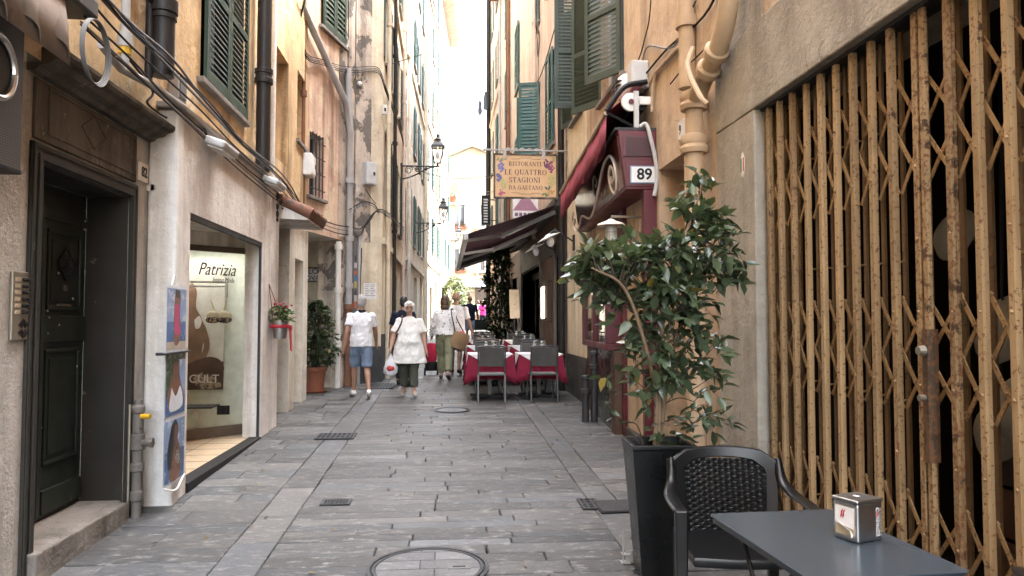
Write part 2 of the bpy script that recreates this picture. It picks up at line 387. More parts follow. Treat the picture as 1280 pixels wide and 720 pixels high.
M['room'] = paint('dark_room', (.014,.011,.009), .95, spec=.1)
M['shopwall'] = plain('shop_wall', (.66,.70,.60), .7)
M['tilefloor'] = plain('beige_tile', (.56,.43,.29), .35)
M['skin'] = plain('skin', (.40,.235,.165), .55, Subsurface_Weight=.0)
M['skin_tan'] = plain('skin_tan', (.30,.16,.10), .55)
M['leather'] = plain('dark_leather', (.05,.02,.015), .45)
def sign_cream():
    t = NT('cream_sign'); c = t.mix(t.ramp(t.noise(3, 5), .3, .7), (.50,.31,.16), (.58,.39,.22)); return t.fin(c, .6)
M['sign'] = sign_cream()
def perf():
    t = NT('perforated_black'); v = t.n('ShaderNodeTexVoronoi', Vector=t.co, Scale=70.0, Randomness=0.0)
    c = t.mix(t.ramp(v.outputs['Distance'], .28, .42), (.004,.004,.004), (.07,.068,.066)); return t.fin(c, .5)
M['perf'] = perf()
# ---------------------------------------------------------------- ground and paving
b = MB(); b.add([(-200,-60,gz(-60)-.05),(200,-60,gz(-60)-.05),(200,300,gz(300)-.05),(-200,300,gz(300)-.05)], [(0,1,2,3)])
b.build('ground', M['dirt'], tag=(None, None, None, 'structure'))
def slab(mb, x0, x1, y0, y1, rr, col, j=.003, dz=.003):
    g = .0026; x0 += g; x1 -= g; y0 += g; y1 -= g
    P = []
    n = max(2, int((x1-x0)/.22)); m = max(1, int((y1-y0)/.22))
    for i in range(n): P.append((x0+(x1-x0)*i/n, y0))
    for i in range(m): P.append((x1, y0+(y1-y0)*i/m))
    for i in range(n): P.append((x1-(x1-x0)*i/n, y1))
    for i in range(m): P.append((x0, y1-(y1-y0)*i/m))
    P = [(x+rr.uniform(-j, j), y+rr.uniform(-j, j)) for x, y in P]
    cx = (x0+x1)/2; cy = (y0+y1)/2; h = rr.uniform(-dz, dz); tx = rr.uniform(-.004, .004); ty = rr.uniform(-.006, .006)
    def Z(x, y): return gz(y)+h+tx*(x-cx)+ty*(y-cy)
    def ins(x, y, d):
        return (x - math.copysign(min(d, abs(x-cx)), x-cx) if abs(abs(x-cx)-(x1-x0)/2) < .02 else x, y - math.copysign(min(d, abs(y-cy)), y-cy) if abs(abs(y-cy)-(y1-y0)/2) < .02 else y)
    top = [(*q, Z(*q)) for q in (ins(x, y, .008) for x, y in P)]
    mid = [(x, y, Z(x, y)-.006) for x, y in P]; low = [(x, y, Z(x, y)-.045) for x, y in P]
    mb.col = col; k = len(P)
    mb.add(top+mid+low, [tuple(range(k))] + [(i, (i+1) % k, k+(i+1) % k, k+i) for i in range(k)] + [(k+i, k+(i+1) % k, 2*k+(i+1) % k, 2*k+i) for i in range(k)])
rr = random.Random(5)
def scol():
    v = rr.choice([.036,.048,.058,.068,.078,.09,.115]) * rr.uniform(.8, 1.2); t = rr.random()
    w = (1.05,1.0,.93) if t < .6 else ((.94,1.0,1.06) if t > .85 else (1,1,1))
    return tuple(v*q for q in w)
pv = MB()
def rowfill(x0, x1, y0, y1, lo, hi):
    x = x0
    while x < x1-1e-6:
        w = rr.uniform(lo, hi)
        if x1-(x+w) < lo*.6: w = x1-x
        slab(pv, x, min(x+w, x1), y0, y1, rr, scol()); x += w
y = .6
while y < 44:
    d = rr.uniform(.11, .21) if y < 30 else .4
    rowfill(-1.13, 1.18, y, y+d, .42, 1.2); y += d
for x0, x1 in ((-1.42, -1.13), (1.18, 1.42)):
    y = .6
    while y < 44:
        d = rr.uniform(.5, 1.1); slab(pv, x0, x1, y, y+d, rr, scol()); y += d
y = .6
while y < 44:
    d = rr.uniform(.2, .34); rowfill(-2.55 if y < 10 else -3.6, -1.42, y, y+d, .4, 1.0); y += d
y = .6
while y < 44:
    d = rr.uniform(.2, .34); rowfill(1.42, 2.62, y, y+d, .4, .85); y += d
pv.build('paving', M['slate'], tag=(None, None, None, 'structure'))
b = MB(); b.col = (.16,.16,.155)
y = 44
while y < 90:
    for i in range(14): slab(b, -14+i*2, -12+i*2, y, y+2, rr, scol())
    y += 2
b.build('piazza', M['slate'], tag=(None, None, None, 'structure'))
# street furniture let into the paving
def tilt(y): return math.atan(SLOPE)
def disc(name, label, x, y, r, cross=True):
    t = thing(name, label, 'manhole cover', (x, y, gz(y)+.004)); t.rotation_euler = (math.atan(SLOPE), 0, 0)
    q = MB(); q.lathe([(r-.022, 0), (r-.022, .008), (r, .008), (r, 0)], n=64); q.lathe([(r-.052, 0), (r-.052, .0075), (r-.036, .0075), (r-.036, 0)], n=64)
    q.build('ring', M['iron'], t, local=True, smooth=True)
    p = MB(); rr2 = random.Random(3)
    yy = -r+.05
    k = 0
    while yy < r-.06:
        h = .15; x2 = math.sqrt(max(0, (r-.06)**2 - max(abs(yy), abs(yy+h))**2)) if abs(yy+h) < r else 0
        h = min(h, r-.055-yy)
        off = .04 if k % 2 else -.05
        pts = []
        for sx in (-1, 1):
            # half rows clipped to the circle
            a, c = (off, 1e9) if sx > 0 else (-1e9, off)
            P = []
            for s in range(9):
                u = yy+.004+(h-.008)*s/8; w = math.sqrt(max(0, (r-.058)**2-u*u)); P.append((max(-w, min(w, (w if sx > 0 else -w))), u))
            poly = [(off+.004*sx, yy+.004, .005)] + [(a_, b_, .005) for a_, b_ in P] + [(off+.004*sx, yy+h-.004, .005)]
            v = rr2.uniform(.10,.17); p.col = (v, v*1.02, v*1.05); p.poly(poly)
        yy += h; k += 1
    p.build('stone_infill', M['slate'], t, local=True)
    q = MB(); q.lathe([(0, .003), (r-.05, .003)], n=48); q.build('tray', M['iron'], t, local=True)
    if cross:
        q = MB(); q.box(.12, .26, -.045, .02, .006, .009); q.build('keyhole_plate', M['cablegrey'], t, local=True)
        q = MB(); q.box(.15, .23, -.02, -.006, .0095, .012); q.build('slot', M['black'], t, local=True)
    return t
p = onG(535, 711); disc('manhole_cover', 'large round manhole cover with stone infill in the nearest paving', p.x, p.y, .375)
p = onG(565, 513); disc('manhole_cover', 'small round manhole cover in front of the restaurant tables', p.x, p.y, .27, False)
def grate(label, px, py, w, d, nx, ny, bw=.018):
    p = onG(px, py); t = thing('drain_grate', label, 'drain grate', (p.x, p.y, gz(p.y)+.005)); t.rotation_euler = (math.atan(SLOPE), 0, 0)
    q = MB(); q.box(-w/2, w/2, -d/2, d/2, -.003, .0015); q.build('pit', M['cable'], t, local=True)
    q = MB()
    for s in (-1, 1):
        q.box(-w/2, w/2, s*(d/2-.012)-.012, s*(d/2-.012)+.012, .002, .009); q.box(s*(w/2-.012)-.012, s*(w/2-.012)+.012, -d/2+.025, d/2-.025, .002, .009)
    for i in range(1, nx): q.box(-w/2+w*i/nx-bw/2, -w/2+w*i/nx+bw/2, -d/2+.025, d/2-.025, .002, .008)
    for i in range(1, ny): q.box(-w/2+.025, w/2-.025, -d/2+d*i/ny-bw/2, -d/2+d*i/ny+bw/2, .002, .0072)
    q.build('bars', M['iron'], t, local=True)
grate('iron drain grate beside the left gutter strip by the lingerie shop', 420, 546, .46, .36, 8, 2)
grate('small square drain cover in the middle paving', 420, 629, .24, .16, 10, 6, .008)
grate('drain grate behind the potted ficus at the right gutter', 737, 631, .16, .3, 3, 4)
grate('large drain grate between the walking man and the white haired woman', 477, 483, .5, .8, 9, 3)
p = onG(768, 634); t = thing('door_mat', 'dark speckled mat lying beside the tall black planter', 'mat', (p.x+.06, p.y, gz(p.y)+.006)); t.rotation_euler = (math.atan(SLOPE), 0, .05)
b = MB(); b.box(-.2, .2, -.16, .16, 0, .012); b.build('mat_top', paint('mat_black', (.03,.03,.032), .9, chip=(.11,.11,.11), amt=.58, cs=60), t, local=True, bevel=.004)
b = MB(); b.box(-.215, .215, -.175, .175, -.002, .006); b.build('border', M['black'], t, local=True)
p = onG(782, 703); t = thing('anchor_bracket', 'small rusty steel bracket with an upright rod beside the planter foot', 'bracket', (p.x, p.y, gz(p.y)))
b = MB(); b.box(-.03, .03, -.03, .03, 0, .006); b.box(-.024, .024, -.024, .024, .05, .056); b.tube([(-.015,0,.0),(-.015,0,.19)], .006, 8); b.box(.0, .05, -.004, .004, .0, .07)
b.build('bracket', M['greypipe'], t, local=True)
b = MB(); b.tube(bez([(.05,0,.012),(.09,-.1,.01),(-.0,-.2,.008),(.1,-.32,.008)]), .004, 6); b.build('cord', M['cable'], t, local=True)
# ---------------------------------------------------------------- left side: ochre house with door and lingerie shop
XR, XS, XU = -2.42, -2.20, -2.34        # roughcast wall, shop front, upper wall
def shutter_leaf(mb, u0, u1, z0, z1, n=.02, th=.035, st=.065, mid=.45, gap=.058):
    mb.box(n, n+th, u0, u0+st, z0, z1); mb.box(n, n+th, u1-st, u1, z0, z1)
    zz = [z0, z0+st*1.3]; zm = z0+(z1-z0)*mid
    mb.box(n+.001, n+th-.001, u0+st, u1-st, z0, z0+st*1.4); mb.box(n+.001, n+th-.001, u0+st, u1-st, z1-st*1.1, z1); mb.box(n+.001, n+th-.001, u0+st, u1-st, zm-st*.5, zm+st*.5)
    for a, c in ((z0+st*1.4, zm-st*.5), (zm+st*.5, z1-st*1.1)):
        k = max(1, int((c-a)/gap))
        for i in range(k):
            z = a+(c-a)*(i+.5)/k; h = (c-a)/k
            mb.add([(n+th*.95, u0+st, z-h*.52), (n+th*.95, u1-st, z-h*.52), (n+.004, u1-st, z+h*.35), (n+.004, u0+st, z+h*.35),
                    (n+th*.95, u0+st, z-h*.42), (n+th*.95, u1-st, z-h*.42), (n+.004, u1-st, z+h*.45), (n+.004, u0+st, z+h*.45)],
                   [(0,1,2,3),(4,5,6,7),(0,1,5,4),(1,2,6,5),(2,3,7,6),(3,0,4,7)])
def window_unit(root, F, u0, u1, z0, z1, shut='closed', mat='green', sill='stone', frame_m='whitepl', gap=.058, ang=(0,0), dep=.14):
    b = MB(F); b.box(-dep-.02, -dep, u0, u1, z0, z1); w = b.build('window', M['darkglass'], root)
    b = MB(F); e = .05
    b.box(-dep+.001, -dep+.03, u0, u0+e, z0, z1); b.box(-dep+.001, -dep+.03, u1-e, u1, z0, z1); b.box(-dep+.001, -dep+.029, u0+e, u1-e, z1-e, z1); b.box(-dep+.001, -dep+.029, u0+e, u1-e, z0, z0+e)
    um = (u0+u1)/2; b.box(-dep+.001, -dep+.031, um-.03, um+.03, z0+e, z1-e)
    b.build('frame', M[frame_m], w)
    if sill:
        b = MB(F); b.box(-.1, .07, u0-.1, u1+.1, z0-.06, z0-.002); b.build('sill', M[sill], w, bevel=.008)
    if shut:
        for side in (0, 1):
            a = ang[side]
            if a is None: continue
            wd = um-u0-.004
            H = Matrix.Translation((.012, u0 if side == 0 else u1, 0)) @ Matrix.Rotation(R(-a if side == 0 else a), 4, 'Z')
            q = MB(F @ H)
            if side == 0: shutter_leaf(q, 0, wd, z0+.005, z1, gap=gap)
            else: shutter_leaf(q, -wd, 0, z0+.005, z1, gap=gap)
            q.build('shutter', M[mat], root)
def pipe_clamps(mb, x, y, z0, z1, r, step=1.6, wall=None):
    z = z0
    while z < z1:
        mb.lathe([(r, -.02), (r+.012, -.02), (r+.012, .02), (r, .02)], (x, y, z), 16); z += step

FL = frame((XU, 0), (0,1), (1,0))
bh = thing('townhouse', 'ochre plastered house with the dark green door and the lingerie shop', 'house', (XR, 6, gz(6)))
b = MB(); b.wall(XR, -8, 6.24, -.4, 3.14, [(4.60, 5.87, -.4, 2.60, .3)]); b.box(-2.9, XR-.003, -8, 4.3, 3.141, 3.15)
b.build('roughcast_wall', M['rough'], bh)
# shop front wall with opening
b = MB(); b.wall(XS, 6.24, 9.98, -.3, 3.38, [(6.58, 9.10, -.3, 2.58, .16)]); b.add([(XR,6.24,-.3),(XS,6.24,-.3),(XS,6.24,3.38),(XR,6.24,3.38)], [(0,1,2,3)])
b.add([(XS,9.98,-.3),(-2.75,9.98,-.3),(-2.75,9.98,3.38),(XS,9.98,3.38)], [(0,1,2,3)])
b.build('shop_front_wall', M['white_pl'], bh)
b = MB(); b.box(XR+.01, XS+.018, 6.2, 6.36, .1, 3.37); b.build('corner_pilaster', M['pillar'], bh, bevel=.02)
b = MB(); b.box(XU-.02, XS+.05, 6.15, 10.02, 3.381, 3.43); b.build('shop_ledge', M['greypipe'], bh, bevel=.008)
# upper wall
holes = [(7.19, 8.66, 3.95, 6.0, .16), (10.26, 11.1, 3.9, 5.45, .22), (11.76, 12.45, 4.5, 5.6, .2)]
b = MB(FL); b.wall(0, -8, 12.62, 3.15, 13.5, holes + [(7.19, 8.66, 7.6, 9.6), (3.2, 4.6, 4.04, 6.1), (3.2, 4.6, 7.6, 9.6), (10.6, 11.9, 7.6, 9.6)], .18)
b.box(-7, -.5, -8, 12.6, 3.6, 13.4); b.box(-7, .35, -8, 12.62, 13.5, 13.65)
b.build('upper_wall', M['ochre'], bh)
window_unit(bh, FL, 7.19, 8.66, 3.95, 6.0, mat='green')
for (u0, u1, z0, z1) in ((7.19, 8.66, 7.6, 9.6), (3.2, 4.6, 4.04, 6.1), (3.2, 4.6, 7.6, 9.6), (10.6, 11.9, 7.6, 9.6)): window_unit(bh, FL, u0, u1, z0, z1, gap=.09)
b = MB(FL); b.box(-.24, -.22, 10.26, 11.1, 3.9, 5.45); b.box(-.22, -.2, 11.76, 12.45, 4.5, 5.6); b.build('blind_window', M['pale'], bh)
b = MB(FL); b.box(-.1, .05, 11.7, 12.5, 4.44, 4.495); b.build('sill', M['stone'], bh)
# frieze panel, cornice, frame, reveal, step
b = MB(); b.box(XR, XR+.02, 4.52, 5.95, 2.72, 3.08); b.build('frieze_panel', M['brown_st'], bh, bevel=.006)
b = MB()
for y0, y1, z0, z1 in ((4.66, 5.91, 3.045, 3.06), (4.66, 5.91, 2.77, 2.785), (4.66, 4.675, 2.785, 3.045), (5.895, 5.91, 2.785, 3.045)): b.box(XR+.02, XR+.028, y0, y1, z0, z1)
for i in (1,):
    yc = 4.82+i*.43; b.beam((XR+.021, yc-.18, 2.93), (XR+.021, yc, 3.04), .012, .012); b.beam((XR+.021, yc, 3.04), (XR+.021, yc+.18, 2.93), .012, .0121); b.beam((XR+.021, yc-.18, 2.931), (XR+.021, yc, 2.82), .012, .0122); b.beam((XR+.021, yc, 2.82), (XR+.021, yc+.18, 2.931), .012, .0123)
b.build('frieze_molding', M['brown_st'], bh)
prof = [(0, 3.10), (.05, 3.10), (.07, 3.125), (.13, 3.14), (.16, 3.17), (.2, 3.18), (.215, 3.20), (.215, 3.225), (0, 3.24)]
b = MB(); b.prism([(XR+n, 4.45, z) for n, z in prof], (0, 1.80, 0)); b.build('door_cornice', M['brown_st'], bh)
b = MB()
for n0, n1, e0, e1 in ((0, .022, .0, .10), (.022, .036, .0, .04), (.022, .032, .065, .095)):
    b.box(XR+n0, XR+n1, 4.60-e1, 4.60-e0, .0, 2.60+e0); b.box(XR+n0, XR+n1, 5.87+e0, 5.87+e1, .0, 2.60+e0); b.box(XR+n0, XR+n1, 4.60-e1, 5.87+e1, 2.60+e0, 2.60+e1)
b.build('door_frame', M['doorframe'], bh, bevel=.004)
b = MB(); XD = XR-.3
b.box(XD+.001, XR-.002, 4.601, 4.62, 0, 2.599); b.box(XD+.001, XR-.002, 5.85, 5.869, 0, 2.599); b.box(XD+.001, XR-.002, 4.62, 5.85, 2.58, 2.599)
b.build('door_reveal', M['doorframe'], bh)
b = MB(); b.box(XD-.06, XR+.075, 4.55, 5.79, -.2, .30); b.box(XD-.06, XR-.002, 5.79, 5.868, -.2, .299); b.build('doorstep', M['stone'], bh, bevel=.012)
d = MB(); d.box(XD-.05, XD, 4.62, 5.85, .30, 2.58)
dr = d.build('door', M['door'], bh)
def panel(mb, x, y0, y1, z0, z1, w=.03, h=.018):
    for a, c, e, f in ((y0, y1, z0, z0+w), (y0, y1, z1-w, z1), (y0, y0+w, z0+w, z1-w), (y1-w, y1, z0+w, z1-w)): mb.box(x, x+h, a, c, e, f)
    mb.box(x, x+h*.55, y0+w+.035, y1-w-.035, z0+w+.035, z1-w-.035)
d = MB()
for y0, y1 in ((4.67, 5.12), (5.30, 5.77)):
    panel(d, XD, y0, y1, .66, 1.45); panel(d, XD, y0, y1, 1.72, 2.28)
    d.box(XD, XD+.03, y0-.03, y1+.03, .34, .50)
d.box(XD, XD+.022, 4.63, 5.84, 1.50, 1.68); d.box(XD, XD+.016, 4.63, 5.84, 2.34, 2.42); d.box(XD, XD+.035, 5.19, 5.24, .33, 2.33)
d.build('door_panel', M['door'], dr, bevel=.005)
d = MB()
for i in range(20):
    d.ell((XD+.02, rnd(4.8, 5.8), rnd(.36, 2.4)), (.006, .009, .009), n=8, m=5)
d.build('door_stud', M['greypipe'], dr)
d = MB(); yc, zc, s = 5.54, 2.05, .115
d.prism([(XD+.012, yc-s, zc), (XD+.012, yc, zc-s), (XD+.012, yc+s, zc), (XD+.012, yc, zc+s)], (.006,0,0)); d.build('peephole_back', M['black'], dr)
d = MB()
d.beam((XD+.022, yc-s, zc), (XD+.022, yc, zc+s), .014, .01); d.beam((XD+.022, yc, zc+s), (XD+.022, yc+s, zc), .014, .0102); d.beam((XD+.022, yc+s, zc), (XD+.022, yc, zc-s), .014, .0104); d.beam((XD+.022, yc, zc-s), (XD+.022, yc-s, zc), .014, .0106)
d.beam((XD+.022, yc-s/2, zc+s/2), (XD+.022, yc+s/2, zc-s/2), .008, .0112); d.beam((XD+.022, yc-s/2, zc-s/2), (XD+.022, yc+s/2, zc+s/2), .008, .0114)
for q in ((0, .055), (.055, 0), (0, -.055), (-.055, 0)): d.lathe([(.02, -.003), (.026, -.003), (.026, .003), (.02, .003)], (XD+.022, yc+q[0], zc+q[1]), 14, (0, pi/2, 0))
d.build('iron_rosette', M['iron'], dr)
d = MB(); d.box(XD+.012, XD+.014, 5.52, 5.57, 1.86, 1.90); d.box(XD+.012, XD+.014, 5.43, 5.63, 1.735, 1.765); d.build('old_label', M['cablegrey'], dr)
# house number, intercom
t = thing('house_number', 'small stone plaque reading 82 beside the dark door', 'house number', (XR, 6.09, 2.83))
b = MB(); b.box(XR, XR+.018, 6.02, 6.18, 2.75, 2.90); b.build('plaque', M['creamline'], t, bevel=.004)
text('82', .11, (XR+.0195, 6.10, 2.825), (0,1,0), (0,0,1), M['black'], t, 'digits', bold=.003)
t = thing('intercom', 'brass intercom panel with rows of buttons on the roughcast wall', 'intercom', (XR, 4.46, 1.73))
b = MB(); b.box(XR, XR+.02, 4.345, 4.565, 1.535, 1.925); b.build('face_plate', M['brass'], t, bevel=.006)
b = MB()
for i in range(6):
    z = 1.88-i*.037
    for yy in (4.445, 4.475): b.lathe([(0, .028), (.009, .026), (.011, .015), (.011, .0)], (XR+.012, yy, z), 10, (0, pi/2, 0))
b.build('button', M['black'], t, smooth=True)
b = MB()
for i in range(6):
    z = 1.88-i*.037
    b.box(XR+.02, XR+.023, 4.365, 4.42, z-.011, z+.011); b.box(XR+.02, XR+.023, 4.50, 4.55, z-.011, z+.011)
b.build('name_tag', M['beige_rail'], t)
b = MB()
for i in range(5):
    k = .05-.008*i
    b.beam((XR+.021, 4.455-k, 1.60+.0-i*.004+.02), (XR+.021, 4.455, 1.60+.055-.008*i), .004, .003); b.beam((XR+.021, 4.455, 1.60+.055-.008*i), (XR+.021, 4.455+k, 1.60+.02-i*.004), .004, .0031)
    b.beam((XR+.021, 4.455-k, 1.60-.02+i*.004), (XR+.021, 4.455, 1.60-.055+.008*i), .004, .003); b.beam((XR+.021, 4.455, 1.60-.055+.008*i), (XR+.021, 4.455+k, 1.60-.02+i*.004), .004, .0031)
b.build('speaker_slots', M['black'], t)
# perforated sign box with ring and scalloped awning
t = thing('sign_box', 'black perforated sign box with a silver ring letter on the left edge', 'sign', (XR, 3.6, 2.9))
b = MB(); b.box(XR, XR+.17, 2.4, 4.11, 2.44, 3.32); b.build('box_body', M['perf'], t)
b = MB(); b.box(XR, XR+.172, 2.4, 4.113, 2.42, 2.439); b.build('box_edge', M['black'], t)
pc = onX(-4, 83, XR+.175); b = MB(); P = [(XR+.185, pc.y+.135*cos(2*pi*k/40), pc.z+.155*sin(2*pi*k/40)) for k in range(41)]
b.tube(P, .017, 8, False); b.build('ring_letter', M['steel'], t, smooth=True)
t = thing('scalloped_awning', 'rolled awning with a scalloped taupe valance above the sign box', 'awning', (XR, 3.5, 3.3))
b = MB(); b.box(XR+.02, XR+.32, 2.2, 4.62, 3.46, 3.58); b.build('cassette', M['cassette'], t, bevel=.02)
XV = XR+.30; n = 90; top = []; bot = []
lows = [onX(82, 82, XV), onX(46, 54, XV), onX(4, 26, XV)]; per = lows[0].y-lows[1].y
yend = lows[0].y
for i in range(n+1):
    y = 2.3+(yend-2.3)*i/n; ph = (yend-y)/per; fr = ph-math.floor(ph)
    zb = lows[0].z + (.0 if ph < .04 else .105*(1-abs(2*fr-1)**1.6)**.9)
    top.append((XV-.02, y, 3.50)); bot.append((XV+.02+.03*sin(ph*2*pi), y, zb))
b = MB(); mids = [tuple((a*.5+c*.5) for a, c in zip(p, q)) for p, q in zip(top, bot)]
b.rings([[Vector(p) for p in top], [Vector(p)+Vector((.012*sin(i*.5),0,0)) for i, p in enumerate(mids)], [Vector(p) for p in bot]], caps=False)
o = b.build('valance', fabric('taupe_fabric', (.26,.21,.175)), t, smooth=True); sm = o.modifiers.new('S', 'SOLIDIFY'); sm.thickness = .006
t = thing('wire_hoop', 'pale coil of wire hung as a hoop on the cables above the door', 'wire coil', (XR+.1, 5.35, 3.5))
a = onX(117, 64, XR+.34); b = MB()
for k in range(4):
    P = [(a.x+.008*k, a.y+(.16+.003*k)*cos(2*pi*i/48), a.z+(.185+.003*k)*sin(2*pi*i/48)-.004*k) for i in range(49)]; b.tube(P, .0045, 6, False)
b.build('coil', M['cablegrey'], t, smooth=True)
# black pipes, cables, wall lamps
b = MB(); q = onX(203, 100, XU+.13); b.tube([(q.x, q.y, 3.55), (q.x, q.y, 15)], .085, 16); pipe_clamps(b, q.x, q.y, 4.02, 15, .085, 1.9)
b.lathe([(.085,0),(.105,0),(.105,.1),(.085,.12)], (q.x, q.y, 4.05), 16); b.build('downpipe', M['blackpipe'], bh, smooth=True)
b = MB(); q = onX(329, 150, XU+.12); b.tube([(q.x, q.y, 3.45), (q.x, q.y, 15)], .085, 16)
for z in (4.62, 6.28): b.lathe([(.085,-.09),(.11,-.09),(.11,-.03),(.1,-.02),(.1,.02),(.11,.03),(.11,.08),(.085,.09)], (q.x, q.y, z), 18)
b.build('downpipe', M['blackpipe'], bh, smooth=True)
b = MB(); q = onX(341, 150, XU+.06); b.tube([(q.x, q.y, 3.5), (q.x, q.y, 15)], .035, 12); b.build('downpipe', M['pillar'], bh, smooth=True)
b = MB(); q = onX(157, 10, XU+.08); b.tube([(q.x, q.y, 3.42), (q.x, q.y, 15)], .032, 10); b.tube([(q.x, q.y-.35, 3.46), (q.x, q.y-.05, 3.40), (q.x+.05, q.y+.4, 3.42), (q.x+.1, q.y+.9, 3.40)], .03, 10)
b.lathe([(.035,-.05),(.05,-.05),(.05,.05),(.035,.05)], (q.x, q.y, 3.62), 12); b.build('gas_pipe', M['greypipe'], bh, smooth=True)
b = MB(); b.tube([(q.x, q.y, 3.52), (q.x, q.y, 3.57)], .042, 10); b.build('yellow_band', plain('yellow_tape', (.62,.38,.03)), bh)
q = onX(187, 30, XU+.05); b = MB(); b.tube([(q.x, q.y, 3.5), (q.x, q.y, 8)], .03, 10); b.tube([(q.x+.02, q.y-.4, 4.3), (q.x+.02, q.y, 4.1)], .02, 8); b.build('gas_pipe', M['blackpipe'], bh, smooth=True)
def cables(name, label, lines, mats='cable', r=(.006,.011)):
    t = thing(name, label, 'cables', lines[0][0]); 
    for i, L in enumerate(lines):
        b = MB(); b.tube(bez(L, 5), rnd(*r), 6); b.build('cable', M['cablegrey' if (i % 3 == 1 and mats == 'cable') else mats], t, smooth=True)
    return t
L = []
for k in range(6):
    o = Vector((rnd(0,.07), 0, rnd(-.05,.05)))
    pts = [(90,-40), (150,28), (200,78), (250,128), (300,180), (345,222), (372,258)]
    L.append([onX(px, py+ (k-3)*5*(1-i*.12), XS+.05)+o*(1+.4*sin(i*2+k)) for i, (px, py) in enumerate(pts)])
for k in range(3):
    pts = [(100,20), (160,75), (215,130), (262,172), (310,212), (350,246)]
    L.append([onX(px, py+k*5, XS+.03) + Vector((rnd(0,.03),0,rnd(-.015,.015))) for px, py in pts])
L.append(bez([onX(150,60,XU+.05), onX(190,112,XU+.06), onX(185,130,XU+.08), onX(215,150,XU+.06), onX(240,150,XU+.06)]))
cables('cable_bundle', 'thick bundle of black cables along the ledge of the lingerie shop', L)
t = thing('junction_box', 'small grey junction box among the cables under the green shutters', 'junction box', onX(222, 110, XU))
q = onX(222, 108, XU+.05); b = MB(); b.box(XU, XU+.09, q.y-.09, q.y+.1, q.z-.13, q.z+.1); b.build('box', M['greypipe'], t, bevel=.01); b = MB(); b.box(XU+.09, XU+.1, q.y-.07, q.y+.08, q.z-.1, q.z+.07); b.build('lid', M['cablegrey'], t, bevel=.004)
def flood(label, px, py):
    q = onX(px, py, XS+.12); t = thing('floodlight', label, 'wall lamp', q)
    b = MB(); b.obox(q, (.2,.48,.075), (0,R(18),0)); b.build('housing', M['lightgrey'], t, bevel=.025, seg=3)
    b = MB(); b.obox(q+Vector((-.0,0,-.045)), (.15,.40,.02), (0,R(18),0)); b.build('diffuser', M['whitepl'], t, bevel=.006)
    b = MB(); b.tube([q+Vector((-.06,-.16,.02)), q+Vector((-.10,-.2,.12)), (XS,q.y-.2,q.z+.1)], .014, 8); b.build('arm', M['iron'], t, smooth=True)
flood('grey box wall lamp under the cables, the nearer of two on the shop wall', 277, 184)
flood('grey box wall lamp further along the shop wall above the tiled canopy', 343, 229)
# gas valve at pilaster foot
q = onG(183, 636); q.x = XR+.13; t = thing('gas_valve', 'old grey standpipe with yellow cap at the pilaster foot', 'pipe', (q.x, 5.9, gz(5.9)))
b = MB(); z0 = gz(5.9); x, y = XR+.09, 5.90
b.lathe([(.035,0),(.035,.12),(.045,.13),(.045,.19),(.035,.2),(.035,.34),(.05,.35),(.05,.40),(.038,.41),(.038,.5),(.05,.51),(.05,.62),(.04,.63),(.04,.78),(.048,.79),(.048,.83),(.03,.85),(.03,.88)], (x, y, z0), 16)
b.tube([(x, y, z0+.56), (x+.1, y-.02, z0+.56)], .028, 10); b.tube([(x+.1, y-.02, z0+.56), (x+.12, y-.02, z0+.56)], .04, 6)
b.build('pipe', paint('weathered_pipe', (.15,.135,.12), .6, chip=(.08,.05,.035), amt=.58), t, smooth=True)
b = MB(); b.tube([(x+.03, y-.02, z0+.76), (x+.10, y-.03, z0+.76)], .02, 10); b.build('yellow_cap', plain('yellow_cap', (.65,.38,.02)), t)
b = MB(); b.tube([(x-.05, y-.03, z0), (x-.05, y-.03, z0+.85)], .012, 8); b.build('thin_pipe', M['brass'], t)
# lingerie shop interior (walk-in recess with lit vitrine)
zf = .262
b = MB(); b.box(XS-.12, XS+.02, 6.581, 9.099, -.1, zf); b.build('threshold', M['cable'], bh, bevel=.006)
b = MB(); b.box(-5.2, XS-.12, 6.3, 9.9, zf-.05, zf-.004); b.build('shop_floor', None or M['tilefloor'], bh)
b = MB()
for i in range(9): b.box(-4.6, XS-.13, 6.5+i*.36, 6.506+i*.36, zf-.004, zf-.002)
for i in range(7): b.box(-2.7-i*.36, -2.694-i*.36, 6.4, 9.6, zf-.0035, zf-.0015)
b.build('tile_joint', M['stone'], bh)
b = MB(); b.box(-5.2, XS-.161, 6.2, 9.95, 2.70, 2.75); b.build('shop_ceiling', M['pillar'], bh)
GA, GB = onX(316, 534, XS-.16), Vector((-4.05, 7.9, zf))
GA = Vector((XS-.2, GA.y, zf)); gd = (GB-GA); gl = gd.length; gd.normalize(); gn = Vector((gd.y, -gd.x, 0)); gn = gn if gn.y < 0 else -gn
FG = Matrix.Identity(4); FG.col[0][:3] = gn; FG.col[1][:3] = gd; FG.col[2][:3] = (0,0,1); FG.col[3][:3] = GA
b = MB(FG); b.box(-.02, .02, .05, gl, .12, 2.2); b.build('vitrine_glass', M['glass'], bh)
b = MB(FG); b.box(-.03, .03, 0, gl, 0, .12); b.box(-.03, .03, 0, gl, 2.2, 2.27); b.box(-.03, .03, 0, .05, .12, 2.2); b.build('vitrine_frame', paint('bronze_frame', (.13,.10,.075), .45), bh, bevel=.004)
b = MB(FG); b.box(-.1, .02, -.0, gl, 2.272, 2.70); b.build('vitrine_header', M['pillar'], bh)
b = MB(); b.box(-5.2, -5.15, 6.2, 9.95, zf, 2.7); b.box(-5.15, XS-.17, 9.9, 9.95, zf, 2.7); b.box(-5.15, XR-.02, 6.2, 6.25, zf, 2.7); b.build('shop_back_wall', M['shopwall'], bh)
b = MB(); b.box(GA.x-.0, XS-.162, GA.y+.01, 9.10, zf, 2.58); b.build('white_jamb', M['pillar'], bh)
